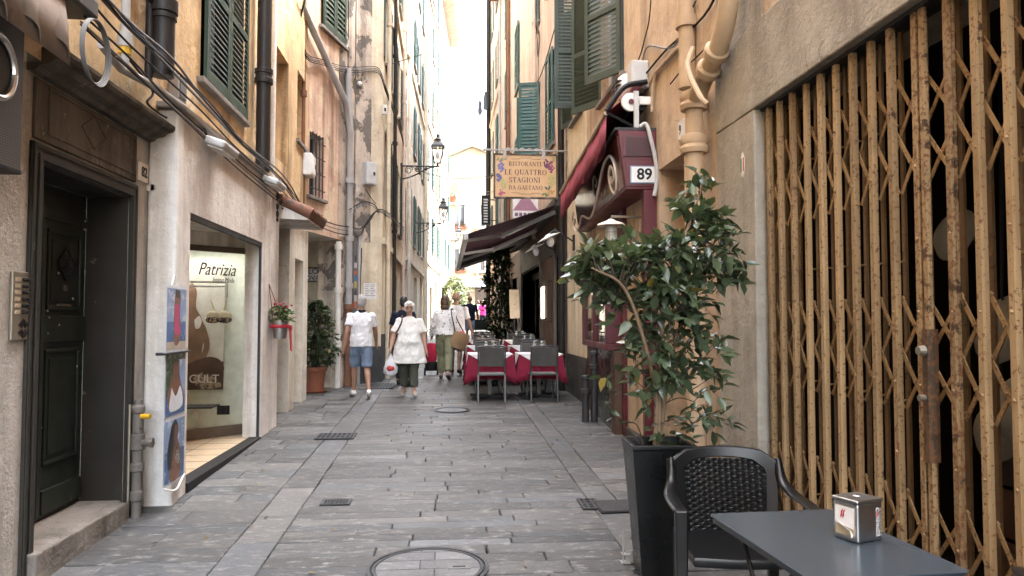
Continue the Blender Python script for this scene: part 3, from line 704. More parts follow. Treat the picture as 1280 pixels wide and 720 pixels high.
b = MB(); b.box(XS-.03, XS-.005, 9.06, 9.099, zf, 2.53); b.box(XS-.05, XS-.005, 6.581, 9.099, 2.53, 2.579); b.build('opening_trim', M['iron'], bh)
def PV(px, py, Y=9.55): return onY(px, py, Y)
text('Patrizia', .21, FG @ Vector((.026, .46, 1.985)), -gd, (0,0,1), M['leather'], bh, 'shop_name', shear=.35, width=.46)
text('Intimo Moda', .085, FG @ Vector((.026, .38, 1.865)), -gd, (0,0,1), M['leather'], bh, 'shop_subtitle', shear=.35, width=.27)
# lit ceiling strip inside the vitrine
t = thing('ceiling_lamp', 'lit strip lamp inside the lingerie shop window', 'lamp', (-3.0, 9.3, 2.69))
b = MB(); b.box(-4.0, -2.6, 9.45, 9.53, 2.64, 2.70); b.build('diffuser', emis('shop_lamp', (1.0,.98,.93), 2.6), t)
b = MB(); b.box(-4.05, -2.55, 9.42, 9.445, 2.62, 2.70); b.box(-4.05, -2.55, 9.535, 9.56, 2.62, 2.70); b.build('housing', M['whitepl'], t)
# poster CULT
t = thing('swimwear_poster', 'large sepia swimwear poster on the back wall of the shop window', 'poster', PV(258, 440, 9.8))
a = PV(222, 398, 9.8); c = PV(279, 487, 9.8); a2 = PV(215, 330, 9.8)
b = MB(); b.box(a2.x-.2, c.x, 9.80, 9.815, c.z, PV(240,330,9.8).z); b.build('sheet', plain('poster_beige', (.52,.50,.43), .5), t)
b = MB(); b.box(a2.x-.2, c.x, 9.797, 9.7995, c.z, PV(240,452,9.8).z); b.build('poster_band', plain('poster_dark', (.05,.03,.02), .5), t)
def flat(name, pts, mat, par, Y):
    P = [PV(px, py, Y) for px, py in pts]; q = MB(); q.prism([(p.x, Y, p.z) for p in P], (0,.002,0)); return q.build(name, mat, par)
tan_ = paint('poster_skin', (.21,.125,.08), .5, var=.5); tan2 = paint('poster_skin_dark', (.08,.045,.03), .5, var=.6)
def blob(pts, n=5):
    P = bez([(x, y, 0) for x, y in pts] + [(pts[0][0], pts[0][1], 0)], n); return [(p.x, p.y) for p in P[:-1]]
flat('figure', blob([(240,352),(246,364),(245,384),(252,398),(255,420),(252,440),(256,452),(240,462),(228,462),(226,380)]), tan_, t, 9.794)
flat('arm', blob([(251,398),(258,412),(262,434),(252,456),(244,462),(246,452),(255,434),(250,414)]), tan_, t, 9.791)
flat('figure', blob([(232,456),(246,450),(262,446),(275,450),(280,462),(268,470),(250,472),(234,474)]), tan2, t, 9.790)
flat('bikini', blob([(243,400),(249,395),(252,402),(249,410),(244,410)]), plain('bikini_white', (.6,.56,.5)), t, 9.786)
flat('bikini', blob([(240,474),(252,466),(268,472),(276,483),(250,486)], 4), paint('print_pattern', (.4,.32,.22), .6, chip=(.04,.02,.02), amt=.5, cs=30), t, 9.786)
q = PV(256, 476-3, 9.78); text('CULT', .15, PV(255, 474, 9.78), (1,0,0), (0,0,1), M['whitepl'], t, 'title')
# clothes rail with bra
t = thing('clothes_rail', 'chrome rail hanging in the shop window with a lace bra', 'rail', PV(262, 355, 9.4))
b = MB(); b.tube([PV(225, 352, 9.4), PV(284, 353, 9.4), PV(284, 372, 9.4)], .012, 8); b.tube([PV(225, 358, 9.5), PV(280, 358, 9.5)], .01, 8); b.build('bar', M['steel'], t, smooth=True)
t = thing('bra', 'cream and black patterned bra on a hanger in the shop window', 'bra', PV(273, 385, 9.4))
b = MB(); b.tube([PV(259, 378, 9.4), PV(272, 368, 9.4), PV(288, 376, 9.4)], .006, 6); b.tube([PV(272, 368, 9.4), PV(274, 362, 9.4), PV(271, 358, 9.4)], .005, 6); b.build('hanger', M['glass'], t)
b = MB()
for s, cx in ((-1, 266), (1, 281)):
    q = PV(cx, 396, 9.38); b.ell(q, (.085, .045, .075)); b.tube([PV(cx-3*s, 390, 9.4), PV(cx+s*2, 376, 9.4)], .01, 6)
b.build('cup', plain('lace_cream', (.66,.60,.42), .8), t, smooth=True)
b = MB()
for s, cx in ((-1, 266), (1, 281)):
    q = PV(cx, 400, 9.36); b.ell(q, (.088, .045, .04))
b.build('lace_band', paint('lace_black', (.03,.02,.02), .8, chip=(.5,.38,.25), amt=.52, cs=40), t, smooth=True)
t = thing('glass_shelf', 'low shelf with pale beads and a black tag in the shop window', 'shelf', PV(262, 508, 9.3))
b = MB(); a = PV(225, 509, 9.3); c = PV(272, 507, 9.3); b.box(a.x, c.x, 9.05, 9.4, c.z-.008, c.z+.008); b.build('board', M['iron'], t)
b = MB(); b.tube(bez([PV(237, 520, 9.2), PV(243, 512, 9.2), PV(250, 518, 9.2), PV(246, 531, 9.2), PV(236, 536, 9.2)]), .012, 6); b.build('beads', M['creamline'], t)
b = MB(); a = PV(271, 507, 9.2); b.box(a.x, a.x+.15, 9.2, 9.21, a.z-.11, a.z); b.build('tag', M['black'], t, bevel=.01)
# hanging banner with three beach photographs
t = thing('photo_banner', 'tall hanging banner of three beach fashion photos beside the shop opening', 'banner', (XS+.03, 6.5, .25))
XB = XS+.045
def PB(px, py, dx=0): return onX(px, py, XB+dx)
b = MB(); zt, zb, y0, y1 = PB(222, 358).z, PB(222, 600).z, PB(208, 360).y, PB(234, 360).y
b.box(XB-.004, XB, y0, y1, zb, zt); b.build('sheet', plain('banner_white', (.62,.64,.68), .4), t)
sea = paint('print_blue', (.06,.13,.30), .4, chip=(.35,.42,.52), amt=.6, cs=22, var=.6); sea2 = paint('print_pale', (.22,.32,.50), .4, chip=(.45,.5,.58), amt=.55, cs=9, var=.4); skp = paint('print_skin', (.19,.088,.05), .4, chip=(.08,.035,.02), amt=.56, cs=14, var=.5); hair = plain('print_hair', (.012,.01,.01), .4); pinkp = plain('print_pink', (.42,.03,.13), .4); jung = paint('print_green', (.04,.06,.03), .4, chip=(.16,.22,.12), amt=.54, cs=30, var=.6)
H = (zt-zb)/3
def BP(name, pts, mat, k):       # pts in unit coordinates of a panel k (0 top)
    q = MB(); dx = BP.dx; BP.dx += .0004
    P = [(XB+dx, y0+.02+(y1-y0-.04)*u, zt-H*(k+1)+.02+(H-.04)*v) for u, v in blob(pts, 5)] if len(pts) != 4 else [(XB+dx, y0+.02+(y1-y0-.04)*u, zt-H*(k+1)+.02+(H-.04)*v) for u, v in pts]
    q.prism(P, (.0003,0,0)); return q.build(name, mat, t)
BP.dx = .001
SQ = lambda a, c: [(0, a), (1, a), (1, c), (0, c)]
BP('photo', SQ(0,1), sea, 0); BP('photo_sky', SQ(.45,1), sea2, 0); BP('photo_sand', SQ(0,.12), plain('print_sand', (.45,.38,.3)), 0)
BP('figure', [(.42,.98),(.68,.9),(.66,.6),(.72,.3),(.6,.08),(.4,.08),(.34,.4),(.36,.75)], skp, 0); BP('swimsuit', [(.38,.74),(.66,.72),(.62,.5),(.70,.26),(.42,.26),(.40,.5)], pinkp, 0); BP('hair', [(.40,.99),(.66,.97),(.62,.84),(.42,.86)], hair, 0)
BP('photo', SQ(0,1), jung, 1); BP('photo_sea', SQ(0,.3), sea, 1); BP('photo_sky', [(.6,.3),(1,.3),(1,.9),(.6,.9)], sea2, 1)
BP('figure', [(.3,.6),(.42,.9),(.62,.9),(.7,.62),(.9,.3),(.8,.1),(.2,.1),(.1,.35)], skp, 1); BP('shirt', [(.28,.45),(.5,.3),(.74,.45),(.86,.12),(.2,.08)], plain('print_white', (.6,.62,.66)), 1); BP('hair', [(.34,.82),(.5,.97),(.68,.84),(.62,.86),(.4,.86)], hair, 1)
BP('photo', SQ(0,1), sea2, 2); BP('photo_sea', SQ(0,.5), sea, 2)
BP('hair', [(.3,.9),(.5,1.0),(.66,.85),(.6,.6),(.5,.3),(.2,.2),(.12,.5)], hair, 2); BP('figure', [(.46,.92),(.66,.86),(.62,.68),(.76,.5),(.8,.25),(.74,.02),(.26,.02),(.3,.35),(.42,.6)], skp, 2); BP('bikini', [(.5,.4),(.66,.5),(.76,.3),(.6,.24)], paint('print_pattern_b', (.4,.38,.36), .5, chip=(.02,.02,.02), amt=.5, cs=50), 2); BP('hair', [(.34,.86),(.44,.9),(.44,.6),(.32,.25),(.2,.3)], hair, 2)
b = MB(); b.tube([(XB+.01, y0-.1, zt-H-.01), (XB+.01, y1+.06, zt-H-.01)], .009, 8); b.tube([(XS, y0-.06, zt-H-.01),(XB+.01, y0-.06, zt-H-.01)], .012, 8); b.build('rod', M['iron'], t)
b = MB(); b.tube(bez([(XB+.004, y0, zb), (XB+.03, y0+.2, zb-.05), (XB+.004, y1, zb+.02)]), .008, 6); b.build('string', M['whitepl'], t); b = MB(); b.tube([(XB,y0+.1,zt),(XB-.02,y0+.22,zt+.09),(XB,y0+.34,zt)], .005, 6); b.build('string', M['whitepl'], t)
# second shop beyond: dark entry, flower pot, tiled canopy
b = MB(); X2 = -2.3
b.wall(X2, 9.98, 12.6, -.3, 3.38, [(10.3, 11.15, -.3, 3.0, .35), (11.55, 12.2, -.3, 2.6, .25)]); b.add([(X2,12.6,-.3),(-5,12.6,-.3),(-5,12.6,3.38),(X2,12.6,3.38)], [(0,1,2,3)])
b.build('side_shop_wall', M['pale'], bh)
b = MB(); b.box(X2-.36, X2-.33, 10.3, 11.15, 0, 3.0); b.build('side_shop_door', M['darkglass'], bh)
b = MB(); b.box(X2-.33, X2-.3, 10.3, 10.36, 0, 3); b.box(X2-.33, X2-.3, 11.09, 11.15, 0, 3); b.box(X2-.33, X2-.29, 10.36, 11.09, 2.2, 2.28); b.box(X2-.33, X2-.3, 10.7, 10.75, 0, 2.2); b.build('side_shop_frame', M['iron'], bh)
b = MB(); b.box(X2-.26, X2-.24, 11.55, 12.2, 0, 2.6); b.build('side_door', M['cream'], bh)
t = thing('shop_sign', 'dark green shop sign with gold letters above the side shop door', 'sign', (X2, 10.7, 2.6))
b = MB(); b.box(X2-.28, X2-.25, 10.3, 11.15, 2.29, 2.9); b.build('board', paint('sign_green', (.022,.028,.018), .4), t)
gold = plain('gold', (.40,.28,.08), .4, .6)
b = MB(); b.lathe([(0,0),(.1,0),(.1,.004),(0,.005)], (X2-.249, 10.98, 2.62), 24, (0,pi/2,0)); b.build('emblem', gold, t)
text('DO', .24, (X2-.247, 10.6, 2.62), (0,1,0), (0,0,1), gold, t, 'letters')
b = MB(); b.box(X2-.298, X2-.285, 10.75, 11.09, 1.05, 1.2); b.build('sticker', gold, t)
b = MB(); b.lathe([(0,0),(.15,0),(.15,.004),(0,.005)], (X2-.296, 10.95, 1.62), 24, (0,pi/2,0)); b.build('door_emblem', gold, t)
t = thing('tiled_canopy', 'small terracotta tiled canopy over the side shop door', 'canopy', (X2, 10.9, 3.1))
b = MB(); zc0, zc1 = 3.06, 3.30
for i in range(8):
    y = 10.0+i*.15; P0 = Vector((XS+.42, y, zc0-.0)); P1 = Vector((X2, y, zc1)); b.tube([P0, P1], [.082, .07], 10)
b.build('tiles', M['rooftile'], t, smooth=True)
b = MB(); b.prism([(X2, 9.98, 3.0), (XS+.38, 9.98, 2.98), (XS+.38, 9.98, 3.02), (X2, 9.98, 3.25)], (0, 1.2, 0)); b.build('deck', M['pillar'], t)
t = thing('iron_bracket', 'black wrought iron scroll bracket at the end of the shop wall', 'bracket', (XS, 10.12, 3.1))
b = MB(); q = onX(345, 258, XS+.03)
for k, (dy, dz, r) in enumerate(((0,.12,.06),(0,.0,.05),(0,-.1,.045),(.0,-.17,.025))):
    P = [(q.x+.02, q.y+dy+r*.8*cos(a*.5)*(1-a*.025), q.z+dz+r*sin(a*.5)*(1-a*.025)) for a in range(22)]; b.tube(P, .012, 6)
b.build('scrolls', M['black'], t, smooth=True)
# hanging flower pot
t = thing('flower_pot', 'small metal pot of red flowers with a red ribbon hung on the shop corner', 'flower pot', (XS+.1, 10.3, 1.4))
q = onX(350, 410, XS+.12); b = MB(); b.lathe([(.075,-.13),(.11,.10),(.1,.10),(.07,-.1),(0,-.1)], q, 20); b.build('pot', M['steel'], t, smooth=True)
b = MB(); fr_ = random.Random(4)
def leaf(mb, p, d, L_, w, rr_, droop=.25, nrm=None):
    d = Vector(d).normalized(); s = d.cross(nrm or Vector((0,0,1)))
    if s.length < .05: s = Vector((1,0,0))
    s.normalize(); n = s.cross(d)
    a = rr_.uniform(-.7, .7); s, n = s*cos(a)+n*sin(a), n*cos(a)-s*sin(a)
    p = Vector(p); m1 = p+d*L_*.45-n*L_*.06; tip = p+d*L_-n*L_*droop
    mb.add([p, p+d*L_*.22+s*w*.42+n*w*.16, p+d*L_*.55+s*w*.5+n*w*.1-n*L_*droop*.3, tip, p+d*L_*.55-s*w*.5+n*w*.1-n*L_*droop*.3, p+d*L_*.22-s*w*.42+n*w*.16, m1],
           [(0,1,2,6),(6,2,3),(0,6,4,5),(6,3,4)])
for i in range(150):
    v = fr_.random(); b.col = (v,v,v); a = fr_.uniform(0, 2*pi); rad = fr_.uniform(0,.15); p = q+Vector((rad*cos(a), rad*sin(a), .12+fr_.uniform(0,.17)-rad*.5))
    leaf(b, p, (cos(a), sin(a), fr_.uniform(-.3,.8)), .07, .04, fr_)
b.build('foliage', leafmat('geranium_leaf', (.03,.07,.02), (.10,.18,.05), .5, .2), t)
b = MB()
for i in range(16):
    a = fr_.uniform(0, 2*pi); rad = fr_.uniform(.03,.17); b.ell(q+Vector((rad*cos(a), rad*sin(a), .26+fr_.uniform(-.06,.06))), (.016,.016,.013), n=6, m=4)
b.build('blossom', plain('flower_red', (.40,.03,.09)), t)
b = MB(); b.tube([q+Vector((.112*cos(a*pi/8), .112*sin(a*pi/8), .02)) for a in range(17)], .02, 6); b.prism([q+Vector((.11,.0,.02)), q+Vector((.12,.07,-.04)), q+Vector((.12,.12,-.3)), q+Vector((.12,.04,-.28))], (.01,0,0)); b.ell(q+Vector((.12,.05,0)), (.02,.06,.04)); b.build('ribbon', plain('ribbon_red', (.45,.015,.04)), t)
b = MB(); b.tube([q+Vector((-.07,-.08,.1)), (XS+.01, q.y-.14, q.z+.55)], .006, 6); b.tube([q+Vector((.0,.1,.1)), (XS+.01, q.y-.14, q.z+.55)], .006, 6); b.build('hanger', M['rustpipe'], t)
# ---------------------------------------------------------------- pink corner house, vault with lane, pier
ph = thing('townhouse', 'pink weathered corner house with the long diagonal grey drainpipe', 'house', (-2.2, 14, gz(14)))
A = Vector((XU, 12.62, 0)); Bp = Vector((-1.78, 14.75, 0)); Cc = Vector((-1.30, 15.15, 0))
dA = (Bp-A); lA = dA.length; dA.normalize(); nA = Vector((dA.y, -dA.x, 0))
FP = frame(A, dA, nA)
dB = (Cc-Bp); lB = dB.length; dB.normalize(); nB = Vector((dB.y, -dB.x, 0)); FB = frame(Bp, dB, nB)
def onF(px, py, F, off=0):          # point where the pixel ray meets the wall frame F (off metres proud of it)
    n = Vector(F.col[0][:3]); o = Vector(F.col[3][:3]) + n*off; r = ray(px, py); return CAM + r*((o-CAM).dot(n)/r.dot(n))
def uv(px, py, F):
    p = F.inverted() @ onF(px, py, F); return p.y, p.z
u0, z1 = uv(387, 172, FP); u1, z0 = uv(403, 250, FP); z1 = uv(395, 168, FP)[1]
w0, wz = uv(392, 4, FP)
b = MB(FP); b.wall(0, 0, lA, 3.15, 16.5, [(u0, u1, z0, z1, .2), (.5, 1.5, 6.85, 8.6, .2), (.5, 1.5, 10, 11.8, .2)]); b.box(-5, -.45, .2, lA, 3.4, 16.4); b.box(-5, .3, 0, lA, 16.5, 16.65)
b.build('pink_wall', M['pink'], ph)
b = MB(FP); b.add([(0,0,3.15),(0,lA,3.15),(-3,lA,3.15),(-3,0,3.15)], [(0,1,2,3)]); b.build('vault_soffit', M['pale'], ph)
b = MB(FP); b.wall(0, lA*.72, lA, -.2, 3.15); b.add([(0,lA*.72,-.2),(-.5,lA*.72,-.2),(-.5,lA*.72,3.15),(0,lA*.72,3.15)], [(0,1,2,3)]); b.build('vault_pier', M['stain'], ph)
b = MB(FB); b.wall(0, 0, lB, 1.12, 16.5); b.box(-3, -.4, 0, lB, 3, 16.4); b.build('corner_pier', M['cream'], ph)
b = MB(FB); b.wall(.03, -.03, lB+.02, -.2, 1.12); b.add([(0,-.03,1.12),(.03,-.03,1.12),(.03,lB+.02,1.12),(0,lB+.02,1.12)], [(0,1,2,3)]); b.build('dark_base', M['basegrey'], ph)
b = MB(FB); b.box(.002, .012, -.02, lB-.28, 3.2, 16.5); b.build('stained_strip', M['stain'], ph)
b = MB(FP); b.box(.002, .012, lA*.60, lA-.0, 3.2, 16.5); b.build('stained_strip', M['stain'], ph)
window_unit(ph, FP, u0, u1, z0, z1, shut=None, frame_m='greypipe', dep=.17)
b = MB(FP)
for i in range(4): u = u0+(u1-u0)*(i+.5)/4; b.tube([(.03,u,z0-.02),(.03,u,z1+.0)], .012, 6)
for i in range(4): z = z0+(z1-z0)*(i+.5)/4; b.tube([(.03,u0-.03,z),(.03,u1+.03,z)], .011, 6)
b.build('window_bars', M['iron'], ph)
window_unit(ph, FP, .5, 1.5, 6.85, 8.6, mat='green', gap=.09); window_unit(ph, FP, .5, 1.5, 10, 11.8, gap=.09)
# back wall of the little lane under the vault
b = MB(); b.wall(0,0,0,0,0) if False else None
b.add([(-6,15.2,-.2),(-1.9,15.2,-.2),(-1.9,15.2,3.3),(-6,15.2,3.3)], [(0,1,2,3)]); b.add([(-6,12.7,-.2),(-6,15.2,-.2),(-6,15.2,3.3),(-6,12.7,3.3)], [(0,1,2,3)])
b.build('lane_wall', M['pale'], ph)
q = onY(392, 343, 15.2); t = thing('street_sign', 'white street name sign under the vault partly hidden by the wall', 'street sign', q)
a = onY(405, 334, 15.2); c = onY(385, 353, 15.2); xl = a.x-1.0
b = MB(); b.prism([(xl,15.15,c.z),(a.x-.06,15.15,c.z),(a.x,15.15,c.z+.06),(a.x,15.15,a.z-.06),(a.x-.06,15.15,a.z),(xl,15.15,a.z)], (0,.05,0)); b.build('border', M['black'], t)
b = MB(); b.prism([(xl+.02,15.14,c.z+.035),(a.x-.08,15.14,c.z+.035),(a.x-.04,15.14,c.z+.08),(a.x-.04,15.14,a.z-.08),(a.x-.08,15.14,a.z-.035),(xl+.02,15.14,a.z-.035)], (0,.009,0)); b.build('plate', M['whitepl'], t)
zm = (a.z+c.z)/2
text('VICOLO', .155, (a.x-.10, 15.137, zm+.062), (1,0,0), (0,0,1), M['black'], t, 'lettering', align='RIGHT'); text('NOVA', .135, (a.x-.07, 15.137, zm-.072), (1,0,0), (0,0,1), M['black'], t, 'lettering', align='RIGHT')
b = MB(); q = onY(417, 322, 15.15)
q = onY(411, 326, 15.0); t = thing('floodlight', 'small grey spotlight on the lane wall under the vault', 'wall lamp', q); b.obox(q, (.12,.18,.09), (0,.3,.4)); b.build('housing', M['lightgrey'], t, bevel=.01); b = MB(); b.tube([q, q+Vector((.15,.1,.0)), (q.x+.15,15.2,q.z)], .015, 6); b.build('arm', M['iron'], t)
b = MB(); b.prism([onY(407,336,15.19), onY(416,341,15.19), onY(414,352,15.19), onY(405,354,15.19)], (0,.006,0)); b.build('plaster_patch', M['concrete'], ph)
# pipes of the corner
def ppipe(pts, r, mat, name='downpipe', n=12, cl=(), root=ph):
    b = MB(); b.tube(pts, r, n)
    for p in cl: b.lathe([(r,-.05),(r+.022,-.05),(r+.022,.05),(r,.05)], p, n)
    b.build(name, M[mat], root, smooth=True)
p0, p1, p2, p3 = onF(375, -60, FP, .09), onF(378, 8, FP, .09), onF(432, 128, FP, .09), onF(435, 165, FP, .09)
p4 = onF(436, 360, FP, .09); p5 = Vector((p4.x, p4.y, gz(p4.y)))
p3.x, p3.y = p4.x, p4.y
ppipe([(p0.x,p0.y,14), p0, p1, p1.lerp(p2,.06), p2, p3, (p4.x,p4.y,1.95)], .062, 'greypipe', cl=[(p4.x,p4.y,z) for z in (2.3,3.2,4.3)])
ppipe([(p4.x,p4.y,1.95), (p4.x,p4.y,gz(15))], .07, 'rustpipe', cl=[(p4.x,p4.y,1.9)])
ppipe([onF(435,86,FP,.07), (p4.x+.0,p4.y+.02,p3.z)], .06, 'greypipe')
q = onF(426, 380, FP, .09); ppipe([(q.x-.05,q.y,3.1), (q.x-.05,q.y,gz(15))], .05, 'pillar', cl=[(q.x-.05,q.y,z) for z in (1.2,2.2,3.0)])
q = onF(380, 100, FP, .05); ppipe([(q.x,q.y,14), (q.x,q.y,3.3)], .03, 'rustpipe', cl=[(q.x,q.y,z) for z in (4.2,5.4)])
q = onF(449, 330, FB, .05); ppipe([(q.x,q.y,3.5), (q.x,q.y,gz(15))], .035, 'greypipe')
b = MB(FP); u, z = uv(446, 330, FP); b.box(.01, .09, lA-.28, lA-.12, 1.4, uv(446, 300, FP)[1]); b.build('utility_conduit', M['cablegrey'], ph)
tb = MB(FP)
rs = random.Random(2)
t = thing('stickers', 'small patch of colourful stickers on the grey conduit at the corner', 'stickers', FP @ Vector((.1, lA-.2, 2)))
for i in range(9):
    z = 1.75+i*.13; b = MB(FP); b.box(.0905, .092+.0003*i, lA-.275+rs.uniform(0,.03), lA-.125-rs.uniform(0,.03), z, z+rs.uniform(.07,.15)); b.build('sticker', plain('sticker', [(.02,.16,.42),(.55,.10,.03),(.5,.5,.48),(.03,.03,.05),(.45,.35,.1)][i % 5], .5), t)
# meter boxes, vents, cables on the corner
def wbox(name, label, cat, px, py, F, w, h, d, mat, off=0):
    u, z = uv(px, py, F); t = thing(name, label, cat, F @ Vector((0,u,z))); b = MB(F); b.box(0, d, u-w/2, u+w/2, z-h/2, z+h/2); b.build('box', M[mat], t, bevel=.012)
    b = MB(F); b.box(d, d+.012, u-w/2+.025, u+w/2-.025, z-h/2+.025, z+h/2-.025); b.build('lid', M[mat], t, bevel=.004); b = MB(F); b.box(d+.012, d+.022, u+w/2-.09, u+w/2-.05, z-.04, z+.03); b.build('lock', M['iron'], t); return t
wbox('meter_box', 'grey square meter box with a black lock on the stained corner', 'meter box', 459, 218, FB, .24, .46, .16, 'lightgrey')
wbox('meter_box', 'white meter box beside the barred window of the pink house', 'meter box', 381, 207, FL, .36, .36, .14, 'whitepl')
wbox('junction_box', 'small white junction box high on the corner below the cables', 'junction box', 479, 138, FB, .1, .2, .08, 'whitepl')
u, z = uv(430, 52, FP); t = thing('wall_vent', 'round grey wall vent high on the pink house', 'vent', FP @ Vector((0,u,z))); b = MB(FP); b.lathe([(.0,.05),(.03,.05),(.04,.03),(.07,.03),(.08,.05),(.12,.05),(.13,.0)], (0,u,z), 24, (0,pi/2,0)); b.build('ring', M['greypipe'], t, smooth=True)
b = MB(FP); b.lathe([(.0,.06),(.025,.055),(.025,.05)], (0,u,z), 16, (0,pi/2,0)); b.build('hub', M['iron'], t)
u, z = uv(446, 105, FP); t = thing('camera_dome', 'small white lamp on a wire on the pink house', 'lamp', FP @ Vector((0,u,z))); b = MB(FP); b.ell((.06,u,z), (.05,.06,.05)); b.build('body', M['whitepl'], t, smooth=True); b = MB(FP); b.tube([(.03,u,z), (.02,u+.06,z+.15), (.02,u+.12,z+.45)], .008, 6); b.build('wire', M['cable'], t)
LL = []
for k in range(4):
    e = k*2.2
    LL.append([onX(388,-30+e,XU+.2)] + [onF(px, py+e, FP, .08) for px, py in ((374,30),(383,66),(405,75),(425,82),(445,84))] + [onF(px, py+e, FB, .07) for px, py in ((460,83),(474,86))] + [onX(px, py+e, -1.22) for px, py in ((482,108),(492,135),(502,165),(507,190))])
cables('cable_bundle', 'cables crossing the pink house and bending round the stained corner', LL)
LL = [[onX(352,250+k*5,XS+.05), onX(372,266+k*5,X2+.06)] + [onF(px, py+k*5, FP, .1) for px, py in ((395,272),(420,281),(440,284))] + [onF(px, py+k*4, FB, .1) for px, py in ((450,286),(462,276-k*6))] + [onX(478, 262+k*2, -1.2), onX(505, 285+k*2, -1.2)] for k in range(3)]
LL += [[onF(px, py+k*3, FP, .14) for px, py in ((437,262),(446,256))] + [onF(px, py+k*3, FB, .1) for px, py in ((456,252),(468,256),(474,266))] for k in range(2)]
LL += [[onF(457,236,FB,.06), onF(463,246,FB,.08), onF(470,255,FB,.06)], [onF(452,310,FB,.08), onF(450,380,FB,.08), onF(450,440,FB,.08)]]
LL += [[FP @ Vector((.02,lA-k,15)), FP @ Vector((.02,lA-k,9)), FP @ Vector((.02,lA-k,3.2))] for k in (.12,.5)]
cables('cable_bundle', 'low tangle of cables above the lane vault at the corner', LL)
for k, (px, lab) in enumerate(((459, 'left of two printed notices on the pale corner pier'), (466, 'right of two printed notices on the pale corner pier'))):
    t = thing('paper_notice', lab, 'notice', onF(px, 364, FB)); u, z = uv(px, 364, FB); b = MB(FB); b.box(.001, .004, u-.085, u+.085, z-.16, z+.16); b.build('sheet', M['whitepl'], t)
    b = MB(FB)
    for i in range(7): b.box(.0042, .005, u-.06, u+.06-.02*(i % 3), z+.12-i*.035, z+.13-i*.035)
    b.build('text_lines', M['cablegrey'], t)
# ---------------------------------------------------------------- facades further down on the left
def facade(label, p0, p1, H, mat, ncol, rows, shutm, root_z=None, ground='shops', w=.95, base=None, roof=.5, side=1, gap=.09, seed=1, ground_m=None, roofm='rooftile', door_m='wood'):
    p0 = Vector((*p0, 0)); p1 = Vector((*p1, 0)); d = p1-p0; L = d.length; d.normalize(); n = Vector((d.y, -d.x, 0))*side
    F = frame(p0, d, n); rs = random.Random(seed); zg = gz(p0.y)
    t = thing('townhouse', label, 'house', (p0.x, p0.y, zg))
    holes = []; wins = []
    for (zb, zh) in rows:
        for i in range(ncol):
            u = L*(i+.5)/ncol; holes.append((u-w/2, u+w/2, zb, zb+zh, .16)); wins.append((u, zb, zh))
    doors = []
    if ground:
        nd = max(2, int(L/2.6))
        for i in range(nd):
            u = L*(i+.5)/nd; dw = rs.choice([.5,.6,.75]); holes.append((u-dw, u+dw, -.3, zg+rs.choice([2.3,2.5,2.7])+.1, .3)); doors.append(holes[-1])
    b = MB(F); b.wall(0, 0, L, -.4, H, holes); b.box(-7, -.5, 0, L, -.4, H-.05)
    for u in (0, L): b.add([(0,u,-.4),(-.5,u,-.4),(-.5,u,H),(0,u,H)], [(0,1,2,3)])
    b.build('wall', M[mat], t)
    b = MB(F); b.box(-7.2, roof, -.05, L+.05, H, H+.14)
    for i in range(int(L/.3)): b.tube([(roof+.02, .15+i*.3, H+.19), (-3, .15+i*.3, H+1.1)], .1, 6)
    b.build('roof', M[roofm], t)
    for (za, zb2) in [(r[0]-.75, r[0]-.62) for r in rows[::2]]: b = MB(F); b.box(.001, .07, 0, L, za, zb2); b.build('string_course', M[mat], t)
    if base: b = MB(F); [b.box(.001, .03, u0, u1, -.3, zg+.95) for u0, u1 in zip([0]+[h[1] for h in doors], [h[0] for h in doors]+[L])]; b.build('plinth', M[base], t)
    for h in doors:
        b = MB(F); b.box(-.3, -.28, h[0], h[1], -.3, h[3]); dd = b.build('door', M[rs.choice([door_m, 'darkglass', 'iron'])], t)
        b = MB(F); b.box(-.28, -.25, h[0], h[0]+.07, -.3, h[3]); b.box(-.28, -.25, h[1]-.07, h[1], -.3, h[3]); b.box(-.28, -.25, h[0]+.07, h[1]-.07, h[3]-.4, h[3]-.34); b.build('frame', M[rs.choice(['wood','greypipe','iron'])], dd)
    for u, zb, zh in wins:
        m = rs.random(); hw = w/2
        an = (0, 0) if m < .5 else ((174, 174) if m < .9 else (0, 172))
        window_unit(t, F, u-hw, u+hw, zb, zb+zh, mat=shutm, gap=gap, ang=an)
    return t, F, L
rowsA = [(3.95,1.75),(7.1,1.75),(10.2,1.7),(13.2,1.6)]
fa, Fa, La = facade('yellow cream house on the left just past the stained corner', (-1.30,15.15), (-1.30,23.5), 17.0, 'cream', 4, rowsA, 'greengrey', seed=3, base='basegrey', door_m='wood', roof=.4)
fb, Fb, Lb = facade('pale yellow house on the left carrying the first iron street lamp', (-1.27,23.5), (-1.0,33), 18.0, 'pale', 4, [(4.3,1.8),(7.6,1.8),(10.9,1.7),(14.2,1.6)], 'green2', seed=5, roof=.5)
fc, Fc, Lc = facade('tall whitish house on the left at the bend with brick red eaves', (-1.0,33), (.25,52), 21.0, 'far_cream', 6, [(5,1.8),(8.3,1.8),(11.6,1.8),(14.9,1.7),(18,1.6)], 'green2', seed=8, roof=.7, gap=.14, roofm='rosy')
